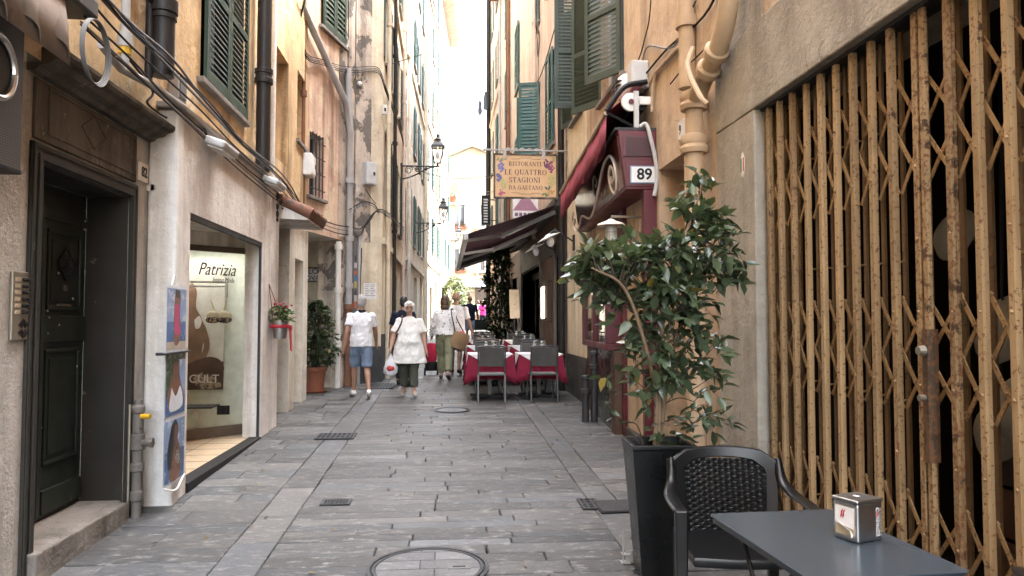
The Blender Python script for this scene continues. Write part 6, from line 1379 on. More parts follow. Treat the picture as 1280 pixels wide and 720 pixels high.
# napkin dispenser
q = onG(1075, 676, .74); D0, D1, D2 = onG(1047,671,.74), onG(1073,684,.74), onG(1104,678,.74)
e1 = Vector((D2.x-D1.x, D2.y-D1.y, 0)); e2 = Vector((D0.x-D1.x, D0.y-D1.y, 0)); 
ax = (e1.normalized()); ay = Vector((-ax.y,ax.x,0)); Lx, Ly = e1.length, .115
t = thing('napkin_dispenser', 'chrome napkin dispenser with paper napkins on the cafe table', 'napkin dispenser', (D1.x,D1.y,zt_))
FD = Matrix.Identity(4); FD.col[0][:3] = ax; FD.col[1][:3] = ay; FD.col[2][:3] = (0,0,1); FD.col[3][:3] = (D1.x,D1.y,zt_)
H = .158; brushed = plain('brushed_steel', (.55,.56,.58), .33, 1.0)
b = MB(FD); b.box(0,Lx,0,Ly,.001,H-.014); b.build('body', brushed, t, bevel=.008, seg=3)
b = MB(FD); b.box(-.003,Lx+.003,-.003,Ly+.003,H-.0135,H); b.build('lid', brushed, t, bevel=.006, seg=3)
b = MB(FD); b.box(-.0015,.0,.014,Ly-.014,.02,H-.03); b.build('opening', M['beige_rail'], t)
nap = fabric('paper_napkin', (.74,.71,.68)); b = MB(FD); b.add([(-.002,.014,H-.032),(-.002,Ly-.014,H-.032),(-.003,Ly-.014,.06),(-.004,.014,.05)], [(0,1,2,3)]); b.add([(-.0045,Ly-.014,.075),(-.014,.05,.055),(-.022,.018,.052),(-.018,.014,.02),(-.006,.016,.03)], [(0,1,4),(1,2,4),(2,3,4)]); o = b.build('napkin', nap, t); o.modifiers.new('S','SOLIDIFY').thickness = .001
redp = plain('logo_red', (.42,.03,.06)); whp = plain('logo_white', (.8,.78,.76))
def flame(nm, o, r, u, s, m):
    b = MB(); o, r, u = Vector(o), Vector(r), Vector(u); n = r.cross(u)
    for k, sh in enumerate((-.12, .12)):
        b.prism([o+r*(s*(x+sh))+u*(s*y)+n*.0003*k for x, y in ((-.18,-.4),(.05,-.15),(.02,.1),(.2,.5),(-.08,.28),(-.12,0))], n*.0006)
    b.build(nm, m, t)
flame('emblem', FD @ Vector((-.0045,Ly*.55,H*.62)), -ay, Vector((0,0,1)), .04, redp)
flame('emblem', FD @ Vector((Lx*.78,-.0006,H*.62)), ax, Vector((.0,0,1)), .026, redp); flame('emblem', FD @ Vector((Lx*.5,Ly*.5,H+.0003)), ax, ay, .04, whp)
text('ESPRESSO', .026, FD @ Vector((Lx*.80,-.0006,H*.45)), (0,0,1), -ax, whp, t, 'lettering', ext=.0003, width=.105)
b = MB(FD); [b.box(Lx*.9,Lx*.93,-.0009,-.0003,H*(.13+i*.085),H*(.155+i*.085)) for i in range(8)]; b.build('small_print', whp, t)
# rattan look armchair
def armchair(label, loc, rz):
    t = thing('armchair', label, 'chair', loc, rz)
    # faces -Y. back curve at y ~ +.24 ; z 0 ground
    W2 = .29
    def backy(x, z): return .25+.10*(z-.42)/.43 - .05*(x/W2)**2
    ztop = lambda x: .865-.035*(x/W2)**2
    def wid(z): return W2-.035 + .035*max(0,(z-.42)/.43)
    b = MB(); fr = []
    # moulded frame of the backrest: outer band
    n = 30; outer = []; inner = []
    path = []
    for i in range(n+1):
        f = i/n
        if f < .36: z = .40+(.80-.40)*f/.36; x = -wid(z); 
        elif f > .64: z = .40+(.80-.40)*(1-f)/.36; x = wid(z)
        else: g = (f-.36)/.28; x = -wid(.8)+2*wid(.8)*g; z = ztop(x) - (.03 if g < .03 or g > .97 else 0)
        path.append((x, z))
    def inset(x, z): return (x*.76, .30+(z-.30)*.90-.0)
    A = [Vector((x, backy(x,z)-.018, z)) for x, z in path]; Bq = [Vector((inset(x,z)[0], backy(*inset(x,z))-.012, inset(x,z)[1])) for x, z in path]
    Cq = [Vector((p.x, p.y+.028, p.z)) for p in Bq]; Dq = [Vector((p.x*1.01, p.y+.04, p.z)) for p in A]
    vs = A+Bq+Cq+Dq; m = n+1; fs = []
    for i in range(n):
        for a, c in ((0,1),(1,2),(2,3),(3,0)): fs.append((a*m+i, a*m+i+1, c*m+i+1, c*m+i))
    fs += [(0,m,2*m,3*m),(n,m+n,2*m+n,3*m+n)]
    b.add(vs, fs); b.build('back_frame', M['blackplastic'], t, local=True, smooth=True, bevel=.007, seg=3)
    # woven panel
    b = MB(); nx, nz = 15, 27; zlo, zhi = .40, .80
    for j in range(nz):
        z = zlo+(zhi-zlo)*(j+.5)/nz; h = (zhi-zlo)/nz
        wr = W2*.79
        for i in range(nx):
            x0 = -wr+2*wr*i/nx; x1 = x0+2*wr/nx; s = 1 if (i+j) % 2 else -1
            P = []
            for f in (0,.25,.5,.75,1):
                x = x0+(x1-x0)*f; zz = z; zz2 = min(zz, ztop(x)*.9+.03); y = backy(x, zz)-.002-s*.006*math.sin(pi*f); P.append((x,y,zz2))
            up_ = h*.56; vs = [(x,y,zz-up_) for x,y,zz in P]+[(x,y-.003,zz) for x,y,zz in P]+[(x,y,zz+up_) for x,y,zz in P]
            b.add(vs, [(k,k+1,5+k+1,5+k) for k in range(4)]+[(5+k,5+k+1,10+k+1,10+k) for k in range(4)])
    for i in range(nx+1):
        x = -W2*.79+2*W2*.79*i/nx; b.tube([(x,backy(x,zlo)+.0,zlo),(x,backy(x,.6),.6),(x,backy(x,zhi),zhi)], .0055, 5)
    b.build('woven_panel', M['rattan'], t, local=True, smooth=True, ang=60)
    # arms: flow down from the back and forward, then front legs
    for s in (-1, 1):
        b = MB(); path = bez([(s*.285,.30,.80),(s*.290,.235,.70),(s*.315,.12,.655),(s*.325,-.05,.65),(s*.32,-.20,.645)], 5); R_ = []
        for i, p in enumerate(path):
            f = i/(len(path)-1); w = .022+.014*min(1,f*2); h = .045-.028*min(1,f*1.8)
            tdir = (path[min(i+1,len(path)-1)]-path[max(i-1,0)]).normalized(); nn = tdir.cross(Vector((1,0,0))).normalized()
            R_.append([p+Vector((w*cos(a),0,0))+nn*(h*.6*sin(a)) for a in [k*pi/6 for k in range(12)]])
        b.rings(R_); b.build('arm', M['blackplastic'], t, local=True, smooth=True)
        b = MB(); b.rings([[Vector((s*.318+dx*k, -.195+dy*k+off, z)) for dx, dy in ((-.03,-.028),(.03,-.028),(.03,.03),(-.03,.03))] for z, k, off in ((.652,1.0,0),(.42,.95,.0),(0,.75,-.02))]); b.build('front_leg', M['blackplastic'], t, local=True, bevel=.008, seg=3)
        b = MB(); b.rings([[Vector((s*.25+dx*k, .25+dy*k+off, z)) for dx, dy in ((-.03,-.028),(.03,-.028),(.03,.03),(-.03,.03))] for z, k, off in ((.45,1.0,0),(0,.75,.06))]); b.build('rear_leg', M['blackplastic'], t, local=True, bevel=.008, seg=3)
    b = MB(); b.rings([[Vector((x*k, y*k+.0, z)) for x, y in ((-.27,-.24),(-.1,-.26),(.1,-.26),(.27,-.24),(.28,.24),(-.28,.24))] for z, k in ((.395,.98),(.425,1.0),(.44,.985),(.432,.80))]); b.build('seat', M['blackplastic'], t, local=True, smooth=True, bevel=.004)
    return t
q = onG(908, 640, .45); armchair('black woven plastic armchair behind the cafe table', (1.46, 3.62, gz(3.6)), R(-8))
q = onG(1258, 716, .86); armchair('black plastic armchair of which only a back tip shows at the bottom right corner', (1.98, 1.84, gz(1.84)), R(70))
# tall planter
TP = [onG(780,554,.79), onG(812,566,.79)]
t = thing('tall_planter', 'tall black tapered square planter beside the armchair', 'planter', (1.28,4.42,gz(4.4))); zb = gz(4.42)
def sq(h, z, rot=R(-4)): return [Vector((1.285,4.42,z)) + Matrix.Rotation(rot,3,'Z') @ Vector((i*h,j*h,0)) for i, j in ((-1,-1),(1,-1),(1,1),(-1,1))]
b = MB(); b.rings([sq(.125,zb-.005), sq(.185,zb+.77), sq(.190,zb+.775), sq(.190,zb+.80), sq(.165,zb+.80), sq(.160,zb+.70)], caps=False); b.add(sq(.125,zb-.004), [(0,1,2,3)]); b.build('pot', M['planter'], t, bevel=.004)
b = MB(); b.add(sq(.163,zb+.74), [(0,1,2,3)]); rs = random.Random(3)
for i in range(90): b.ell((1.285+rs.uniform(-.14,.14),4.42+rs.uniform(-.14,.14),zb+.742), (rs.uniform(.006,.02),rs.uniform(.006,.02),.008), n=6, m=4)
b.build('soil', M['soil'], t)
# ---------------------------------------------------------------- plants
def twig_leaves(lb, tb, base, tip, rs, L=.095, W=.050, n=9, r=.0028, start=.25, droop=.3):
    base, tip = Vector(base), Vector(tip); mid = base.lerp(tip,.55)+Vector((rs.uniform(-.05,.05),rs.uniform(-.05,.05),.06+rs.uniform(0,.05)))
    P = bez([base, mid, tip], 6); tb.tube(P, [r*(1-.7*i/(len(P)-1)) for i in range(len(P))], 5, False)
    for i in range(n):
        f = start+(1-start)*(i+.5)/n; k = f*(len(P)-1); a = int(k); p = P[min(a,len(P)-1)].lerp(P[min(a+1,len(P)-1)], k-a)
        d = (tip-base).normalized(); ang = i*2.4+rs.random(); s = d.orthogonal().normalized(); u = d.cross(s)
        dirv = d*.45 + (s*cos(ang)+u*sin(ang))*.9 + Vector((0,0,rs.uniform(-.45,.25)))
        lb.col = (rs.random()**1.5,)*3; k2 = rs.uniform(.7,1.2); leaf(lb, p, dirv, L*k2, W*k2, rs, droop*rs.uniform(.3,1.6))
    lb.col = (rs.random(),)*3; leaf(lb, tip, tip-base, L, W, rs, droop)
rs = random.Random(21)
ft = thing('potted_ficus', 'leafy ficus tree growing out of the tall black planter', 'tree', (1.285,4.42,gz(4.42)+.74))
YT = 4.42; base = Vector((1.285,4.42,gz(4.42)+.72))
def TPx(px, py, y=YT): return onY(px, py, y)
stems = [[base, TPx(824,500), TPx(826,430,4.4), TPx(838,350,4.35), TPx(866,268,4.4), TPx(880,228,4.4)],
         [base+Vector((.02,.01,0)), TPx(830,505,4.5), TPx(846,420,4.52), TPx(880,340,4.6), TPx(906,310,4.62)],
         [base+Vector((-.02,0,0)), TPx(820,500,4.42), TPx(806,430,4.3), TPx(780,360,4.2), TPx(740,335,4.1)],
         [base+Vector((0,.02,0)), TPx(826,480,4.55), TPx(815,400,4.6), TPx(800,320,4.62), TPx(800,275,4.6)]]
tb = MB(); SP = []
for s in stems:
    P = bez(s, 6); SP.append(P); tb.tube(P, [.015*(1-.75*i/(len(P)-1))+.002 for i in range(len(P))], 7)
lb = MB(); tw = MB()
# crown envelopes: pixel centre, radius in px, twig count
env = [(745,350,46,24,38),(718,326,20,12,13),(742,326,26,12,12),(797,320,38,30,34),(740,375,26,22,12),(800,360,55,45,44),(865,262,26,30,14),(878,232,14,14,6),(862,315,52,38,40),(905,318,30,30,18),(912,345,24,24,12),(860,375,55,45,42),(820,420,50,35,32),(880,430,38,40,22),(790,400,36,30,18),(880,480,32,28,15),(898,520,20,25,9),(845,470,30,25,12),(775,470,26,24,7),(800,500,22,30,6),(890,280,24,18,9),(835,330,40,40,22)]
for cx, cy, rx, ry, n in env:
    for k in range(int(n*.62)):
        a = rs.uniform(0,2*pi); q = math.sqrt(rs.random()); dep = rs.uniform(-.28,.32)*(1-.4*q)
        tip = TPx(cx+rx*q*cos(a), cy+ry*q*sin(a), YT+dep)
        best = min((p for P in SP for p in P[4:]), key=lambda p: (p-tip).length + max(0, p.z-tip.z+.05)*1.2)
        bs = tip+(best-tip).normalized()*min((best-tip).length, rs.uniform(.16,.26))
        if (best-bs).length > .06 and rs.random() < .45: tw.tube(bez([best, best.lerp(bs,.5)+Vector((0,0,.03)), bs], 4), [.0035]*4+[.003]*4+[.003], 5, False)
        twig_leaves(lb, tw, bs, tip, rs, n=rs.randint(4,7), start=.15)
for P in ([(800,555),(785,535),(765,520),(762,500),(775,490)],[(805,560),(795,530),(770,525),(760,480)]):
    Q = bez([TPx(x,y,4.35) for x, y in P], 6); tw.tube(Q, .004, 5)
    for i in range(8, len(Q), 3): lb.col = (rs.random(),)*3; leaf(lb, Q[i], (rs.uniform(-1,1),rs.uniform(-1,.3),rs.uniform(-.3,.6)), .075, .038, rs)
for i in range(40):
    p = base+Vector((rs.uniform(-.02,.22),rs.uniform(-.1,.12),rs.uniform(.02,.2))); lb.col = (rs.random()*.5,)*3; leaf(lb, p, (rs.uniform(-.4,1),rs.uniform(-.7,.7),rs.uniform(-.2,.6)), .085, .042, rs)
tb.build('trunk', M['bark'], ft, smooth=True); tw.build('branch', M['darkbark'], ft, smooth=True); lb.build('crown', M['ficus'], ft, smooth=True, ang=80)
def bush(name, label, x, y, z, rad, h, n, L, W, mat, pot=None, seed=1, top=None, cone=False):
    rs = random.Random(seed); t = thing(name, label, 'potted plant', (x,y,z)); z1 = z
    if pot:
        r, ph = pot; b = MB(); b.lathe([(r*.72,0),(r*.92,ph*.82),(r*1.02,ph*.83),(r*1.04,ph),(r*.94,ph),(r*.88,ph*.85),(0,ph*.85)], (x,y,z+.03), 28); b.build('pot', M['terra'], t, smooth=True); b = MB(); b.lathe([(r*.95,0),(r*1.05,.03),(0,.03)], (x,y,z), 24); b.build('saucer', M['terra'], t); z1 = z+ph
    b = MB(); 
    for k in range(4): b.tube(bez([(x+rs.uniform(-.05,.05),y+rs.uniform(-.05,.05),z1-.05),(x+rs.uniform(-.1,.1),y+rs.uniform(-.1,.1),z1+h*.4),(x+rs.uniform(-.2,.2)*rad*2,y+rs.uniform(-.2,.2),z1+h*.85)],4), .018, 6)
    b.build('trunk', M['darkbark'], t, smooth=True); lb, tw = MB(), MB()
    for k in range(n):
        a = rs.uniform(0,2*pi); f = rs.uniform(.03,1); prof = (math.sin(pi*min(1,f*.82+.16)))**.6 if not cone else (.55+.45*math.sin(pi*f)); rr2 = rad*prof*rs.uniform(.55,1.05)*(1+.18*sin(a*3+seed)+.12*sin(f*9+a))
        tip = Vector((x+rr2*cos(a), y+rr2*sin(a), z1+h*f)); bs = Vector((x+rr2*.6*cos(a+.2), y+rr2*.6*sin(a+.2), z1+h*f-.06))
        twig_leaves(lb, tw, bs, tip, rs, L, W, n=rs.randint(3,5), r=.003)
    tw.build('branch', M['darkbark'], t); lb.build('foliage', M[mat], t, smooth=True, ang=80); return t
q = onG(393, 491); bush('potted_shrub', 'round dark ficus shrub in a terracotta pot by the lane vault', -2.32, 13.5, gz(13.5), .38, 1.15, 330, .085, .042, 'bushleaf', (.21,.42), 3)
q = onY(624, 400, 20); bush('climbing_shrub', 'tall dark shrub climbing at the far end of the restaurant tables', q.x, 20, gz(20), .42, 2.75, 420, .12, .06, 'bushleaf', (.24,.4), 5, cone=True)
q = onY(572, 395, 45); bush('pale_tree', 'pale green bush beyond the strollers at the lane end', q.x-.2, 45, gz(45), 1.0, 2.6, 220, .26, .12, 'paleleaf', (.3,.4), 8)
q = onG(479, 466); bush('low_plant', 'small dark plant at the foot of the left facade', -1.0, 16.6, gz(16.6), .22, .55, 60, .1, .05, 'bushleaf', (.12,.22), 9)

# a few fallen leaves along the right gutter
rs = random.Random(33); b = MB()
for i in range(46):
    y = rs.uniform(3.4, 9.5); x = rs.choice([rs.uniform(1.0,1.9), rs.uniform(-1.6,1.6)]) if i < 34 else rs.uniform(-2.1,-1.5); b.col = (rs.random(),)*3; a = rs.uniform(0,6.28)
    leaf(b, (x, y, gz(y)+.012), (cos(a), sin(a), .03), rs.uniform(.03,.07), rs.uniform(.015,.03), rs, .1)
b.build('fallen_leaves', leafmat('dry_leaf', (.10,.07,.03), (.22,.17,.08), .7, .1), tag=('scattered dry leaves on the paving near the planter', None, None, 'stuff'))
# ---------------------------------------------------------------- people (figures face -Y before rz)
def V(*a): return Vector(a)
def skeleton(H, lt, lk, rt, rk, larm, rarm, sw=.19, lean=0, hipw=.09):
    s = H/1.75; J = {}
    hip = V(0,0,.93)
    J['hip'] = hip; cl, sl = cos(R(lean)), sin(R(lean))
    def up(x, y, z): d = z-.93; return V(x, y*cl-d*sl, .93+y*0+d*cl)
    J['chest'] = up(0,0,1.28); J['neck'] = up(0,.01,1.47); J['head'] = up(0,-.015,1.635); J['up'] = up
    for sd, th, kn in (('l', lt, lk), ('r', rt, rk)):
        x = hipw if sd == 'l' else -hipw
        h = V(x,0,.90); k = h+V(x*.05, -sin(R(th))*.43, -cos(R(th))*.43); a2 = th-kn; an = k+V(0,-sin(R(a2))*.41,-cos(R(a2))*.41)
        J['hip_'+sd], J['knee_'+sd], J['ank_'+sd] = h, k, an; J['toe_'+sd] = an+V(x*.25, -.17*cos(R(a2*.5)), -.055+.17*sin(R(min(0,a2)*.8))); J['heel_'+sd] = an+V(0,.05,-.05)
    for sd, (fl, ab, el, inn) in (('l', larm), ('r', rarm)):
        sx = 1 if sd == 'l' else -1; sh = up(sx*sw*.95, .0, 1.385); d = V(sx*sin(R(ab)), -sin(R(fl)), -cos(R(fl))*cos(R(ab))).normalized()
        e = sh+d*.29; d2 = V(sx*sin(R(ab*.6))-sx*sin(R(inn)), -sin(R(fl+el)), -cos(R(fl+el))).normalized(); w = e+d2*.25
        J['sh_'+sd], J['el_'+sd], J['wr_'+sd], J['hd_'+sd] = sh, e, w, d2
    low = min(J[k+'_'+sd].z-(.045 if k == 'heel' else .02) for sd in 'lr' for k in ('heel','toe'))
    for k in list(J):
        if k in ('up','hd_l','hd_r'): continue
        J[k] = V(J[k].x, J[k].y, J[k].z-low)*s
    J['s'] = s; J['dz'] = -low; return J
def body(J, mat, t, fat=1.0, female=False, headturn=0, faceup=True):
    s = J['s']; b = MB(); up = J['up']
    def TL(z, rx, ry, y=0): p = up(0,y,z); return (0, p.y*s, (p.z+J['dz'])*s, rx*s*fat, ry*s*fat)
    b.loft([TL(.83,.10,.08), TL(.90,.165,.11), TL(.98,.165,.115), TL(1.10,.145,.10), TL(1.25,.16,.11), TL(1.35,.16,.105), TL(1.42,.11,.075), TL(1.47,.07,.06)], 18)
    b.caps([J['neck']-V(0,0,.06)*s, J['neck'].lerp(J['head'],.6)], [.058*s,.054*s], 12)
    h = J['head']; rz = R(headturn); m = Matrix.Rotation(rz,3,'Z'); hp = lambda x, y, z: h+m @ (V(x,y,z)*s)
    b.ell(h+V(0,.008,.02)*s, (.076*s,.096*s,.105*s)); b.ell(hp(0,-.03,-.05), (.058*s,.06*s,.07*s)); b.ell(hp(0,-.04,-.095), (.03*s,.032*s,.025*s))
    b.caps([hp(0,-.085,.01), hp(0,-.108,-.022)], [.010*s,.015*s], 8)
    for sx in (-1,1): b.ell(hp(sx*.078,.01,-.01), (.012*s,.022*s,.032*s))
    b.ell(hp(0,-.075,.045), (.06*s,.022*s,.014*s)); b.ell(hp(0,-.083,-.065), (.026*s,.014*s,.012*s))
    for sd in 'lr':
        sx = 1 if sd == 'l' else -1
        b.caps([J['sh_'+sd].lerp(J['el_'+sd],.12), J['sh_'+sd].lerp(J['el_'+sd],.5), J['el_'+sd], J['el_'+sd].lerp(J['wr_'+sd],.3), J['wr_'+sd]], [.055*s*fat,.048*s*fat,.041*s*fat,.042*s*fat,.028*s], 12)
        d = J['hd_'+sd].normalized(); w = J['wr_'+sd]; f = V(0,-1,0); f = (f-d*f.dot(d)).normalized(); side = d.cross(f)
        b.caps([w, w+d*.05*s, w+d*.085*s], [.026*s,.030*s,.026*s], 8); b.ell(w+d*.055*s+f*.012*s, (.018*s,.034*s,.034*s))
        for i, (o, L) in enumerate(((.028,.072),(.010,.082),(-.008,.076),(-.025,.06))):
            k0 = w+d*.09*s+f*o*s; k1 = k0+d*L*.5*s-side*sx*.006*s; k2 = k1+(d*.8-side*sx*.5).normalized()*L*.45*s; b.caps([k0,k1,k2], [.0105*s,.0095*s,.008*s], 7)
        b.caps([w+d*.02*s+f*.022*s, w+d*.055*s+f*.05*s, w+d*.09*s+f*.052*s], [.013*s,.011*s,.009*s], 7)
        hp_, kn, an = J['hip_'+sd], J['knee_'+sd], J['ank_'+sd]
        b.caps([hp_, hp_.lerp(kn,.5), kn, kn.lerp(an,.3)+V(0,.015,0)*s, kn.lerp(an,.75), an], [.085*s*fat,.07*s*fat,.052*s,.053*s,.037*s,.034*s], 12)
        b.caps([J['heel_'+sd]+V(0,0,.012)*s, an.lerp(J['toe_'+sd],.5)+V(0,0,.005)*s, J['toe_'+sd]+V(0,0,.012)*s], [.034*s,.038*s,.026*s], 10)
    return b.fuse('body', mat, t, .0085, 3)
def face(J, t, glasses=False, mouth=True):
    s = J['s']; h = J['head']
    b = MB(); [b.ell(h+V(sx*.031,-.088,.012)*s, (.011*s,.006*s,.007*s), n=8, m=6) for sx in (-1,1)]; b.build('eye', M['black'], t, local=True)
    b = MB(); [b.caps([h+V(sx*.018,-.094,.036)*s, h+V(sx*.046,-.088,.034)*s], [.004*s,.003*s], 6) for sx in (-1,1)]; b.build('eyebrow', M['cablegrey'], t, local=True)
    b = MB(); b.caps([h+V(-.02,-.094,-.066)*s, h+V(0,-.099,-.064)*s, h+V(.02,-.094,-.066)*s], [.004*s,.006*s,.004*s], 6); b.build('mouth', plain('lips',(.28,.08,.07)), t, local=True)
    if glasses:
        b = MB()
        for sx in (-1,1): b.tube([h+V(sx*.034+.026*cos(a*pi/8),-.103,.01+.02*sin(a*pi/8))*s for a in range(17)], .0028*s, 5); b.tube([h+V(sx*.06,-.10,.014)*s, h+V(sx*.082,.0,.012)*s], .0028*s, 5)
        b.tube([h+V(-.009,-.105,.013)*s, h+V(.009,-.105,.013)*s], .003*s, 5); b.build('glasses', plain('glasses_frame',(.10,.03,.03),.4), t, local=True)
def top(J, mat, t, hem=.84, sleeve=.55, fat=1.0, flare=0, name='shirt', collar=None, belly=0, bell=1.0):
    s = J['s']; up = J['up']; b = MB()
    def TL(z, rx, ry, y=0): p = up(0,y,z); return (0, p.y*s, (p.z+J['dz'])*s, rx*s*fat, ry*s*fat)
    f = lambda z: flare*max(0,(1.2-z))
    L = [TL(hem,.182+f(hem),.132+f(hem)*.8,-belly*.4), TL(hem+.005,.184+f(hem),.134+f(hem)*.8,-belly*.4)]
    for z, rx, ry in ((.92,.182,.13),(1.0,.18,.128),(1.1,.170,.122),(1.24,.176,.126),(1.33,.178,.120),(1.385,.158,.104),(1.425,.122,.088),(1.455,.09,.074),(1.478,.07,.064)):
        if z > hem+.03: L.append(TL(z, rx+f(z), ry+f(z)*.8+(belly*.5 if .95 < z < 1.2 else 0), -belly*.5 if .9 < z < 1.25 else 0))
    b.loft(L, 22)
    for sd in 'lr':
        sh, el, wr = J['sh_'+sd], J['el_'+sd], J['wr_'+sd]; full = sleeve > 1
        e = sh.lerp(el, min(1,sleeve)); a = J['neck'].lerp(sh,.5)-V(0,0,.05)*s
        pts = [a, sh, e] if not full else [a, sh, el, el.lerp(wr, sleeve-1)]; rr_ = [.06*s*fat,.064*s*fat**.5,.066*s*fat**.6*bell] if not full else [.06*s*fat,.064*s*fat,.060*s*fat,.055*s*fat*bell]
        b.tube(pts, rr_, 14); b.ell(sh, (rr_[1]*1.05,)*3)
    # wrinkles
    return b.fuse(name, mat, t, .0095, 2, wr=.034)
def bottom(J, mat, t, length=.5, fat=1.0, loose=1.0, name='shorts', waist=1.0):
    s = J['s']; up = J['up']; b = MB()
    def TL(z, rx, ry): p = up(0,0,z); return (0, p.y*s, (p.z+J['dz'])*s, rx*s*fat, ry*s*fat)
    b.loft([TL(.80,.12,.10), TL(.86,.172,.125), TL(.94,.176,.126), TL(waist,.165,.118)], 20)
    for sd in 'lr':
        h, k, a = J['hip_'+sd], J['knee_'+sd], J['ank_'+sd]
        if length <= 1: e = h.lerp(k, length); b.tube([h+V(0,0,.02)*s, h.lerp(e,.5), e], [.097*s*fat,.09*s*fat*loose,.083*s*fat*loose], 16)
        else: e = k.lerp(a, length-1); b.tube([h+V(0,0,.02)*s, h.lerp(k,.5), k, e], [.098*s*fat,.088*s*fat*loose,.072*s*loose,.062*s*loose], 16)
    return b.fuse(name, mat, t, .0095, 2, wr=.034)
def shoes(J, mat, t, low=False, name='shoe', h=1.0):
    s = J['s']
    for sd in 'lr':
        an, toe, heel = J['ank_'+sd], J['toe_'+sd], J['heel_'+sd]; b = MB()
        b.caps([heel+V(0,-.0,.012)*s, heel.lerp(toe,.5)+V(0,0,.014)*s, toe+V(0,0,.008)*s], [.042*s,.045*s,.035*s], 12)
        if not low: b.caps([an+V(0,.005,-.02)*s, heel.lerp(toe,.35)+V(0,0,.035)*s, heel.lerp(toe,.7)+V(0,0,.02)*s], [.043*s,.042*s,.036*s], 12)
        b.fuse(name, mat, t, .008, 2)
def hair(J, mat, t, parts, name='hair'):
    s = J['s']; h = J['head']; b = MB()
    for c, r in parts: b.ell(h+V(*c)*s, tuple(q*s for q in r))
    return b.fuse(name, mat, t, .0075, 1)
def person(label, xy, rz): return thing('person', label, 'person', (xy[0], xy[1], gz(xy[1])+.002), rz)
SHORT = [((0,.022,.035),(.083,.094,.10)), ((0,.05,-.02),(.076,.06,.075))]
denim = cloth('denim', (.16,.21,.29)); white = cloth('white_cotton', (.72,.71,.72)); navy = cloth('navy_cotton', (.012,.014,.028)); grey = plain('grey_hair', (.30,.29,.28), .7); olive = cloth('olive_cotton', (.20,.20,.125)); dgreen = cloth('dark_green_cloth', (.075,.08,.062)); khaki = cloth('khaki_cloth', (.32,.27,.21)); brownh = paint('brown_hair', (.075,.042,.025), .5); whiteh = plain('white_hair', (.80,.79,.76), .8); whiteshoe = plain('white_shoe', (.66,.64,.62), .55); blackh = plain('black_hair', (.012,.011,.011), .5)
# 1 man in white polo, seen from behind, walking away
p = onG(451, 497); t = person('man in white polo and denim shorts walking away by the left wall', (p.x, p.y), pi+.25)
J = skeleton(1.70, 16, 4, -8, 24, (-18,14,24,0), (20,14,18,0), sw=.20)
body(J, M['skin_tan'], t, 1.03); s = J['s']
top(J, white, t, .86, .62, 1.06, .02); bottom(J, denim, t, .93, 1.05, 1.04, 'denim_shorts'); shoes(J, whiteshoe, t); hair(J, grey, t, SHORT)
b = MB(); b.lathe([(.066*s,0),(.078*s,.02*s),(.072*s,.06*s),(.062*s,.055*s)], J['neck']+V(0,.0,-.035)*s, 18); b.build('collar', navy, t, local=True, smooth=True)
b = MB(); h = J['head']; b.tube([h+V(sx*.081,y,.02)*s for sx, y in ((-1,-.05),(-1,.05))], .004, 5); b.build('glasses', M['iron'], t, local=True)
# 2 white haired woman facing the camera
p = onG(511, 496); t = person('white haired woman in a long white tunic and dark trousers walking toward the camera', (p.x, p.y), .05)
J = skeleton(1.58, 14, 4, -8, 14, (6,16,8,0), (10,20,10,0), sw=.20); s = J['s']
body(J, M['skin'], t, 1.12); face(J, t, True)
tunic = cloth('tunic_cloth', (.70,.69,.66))
top(J, tunic, t, .60, .80, 1.20, .17, 'tunic', belly=.05, bell=1.25); bottom(J, dgreen, t, 1.80, 1.12, 1.25, 'trousers'); shoes(J, plain('pale_sandal',(.42,.37,.32)), t, True, 'sandal')
hair(J, whiteh, t, [((0,.025,.045),(.094,.092,.092)), ((0,.03,.0),(.10,.075,.085)), ((.06,-.015,.055),(.042,.05,.05)), ((-.06,-.015,.055),(.042,.05,.05)), ((.0,-.045,.092),(.065,.045,.035))])
b = MB(); b.tube([J['neck']+V(.085*cos(a*pi/8),-.06-.045*(1-sin(a*pi/8))*.6,-.02-.05*sin(a*pi/8))*s for a in range(1,8)], .003, 5); b.build('necklace', M['brass'], t, local=True)
Lt = Matrix.Translation(t.location) @ Matrix.Rotation(.05,4,'Z')
wl, wr = Lt @ J['wr_l'], Lt @ J['wr_r']; hr = wr+Vector((0,0,-.09))
t2 = thing('plastic_bag', 'thin white plastic bag with a red print carried by the white haired woman', 'bag', hr-Vector((0,0,.36)))
b = MB(); c = hr-Vector((-.0,0,0)); R_ = []
for z, rx, ry in ((.0,.012,.012),(-.06,.03,.02),(-.14,.08,.05),(-.24,.115,.075),(-.32,.11,.07),(-.36,.075,.05),(-.375,.02,.015)): R_.append([c+Vector((rx*cos(a*pi/9)*(1+.09*sin(a*2.3+z*20)), ry*sin(a*pi/9)*(1+.09*cos(a*3.1)), z)) for a in range(18)])
b.rings(R_); b.build('bag_body', plain('plastic_film', (.60,.60,.62), .35), t2, smooth=True); b = MB(); b.ell(c+Vector((.0,-.04,-.25)), (.075,.05,.055)); b.build('red_print', plain('bag_red', (.42,.03,.03), .4), t2, smooth=True)
t2 = thing('shoulder_bag', 'dark shoulder strap bag worn by the white haired woman', 'bag', Lt @ (J['sh_r']+V(0,0,-.4)))
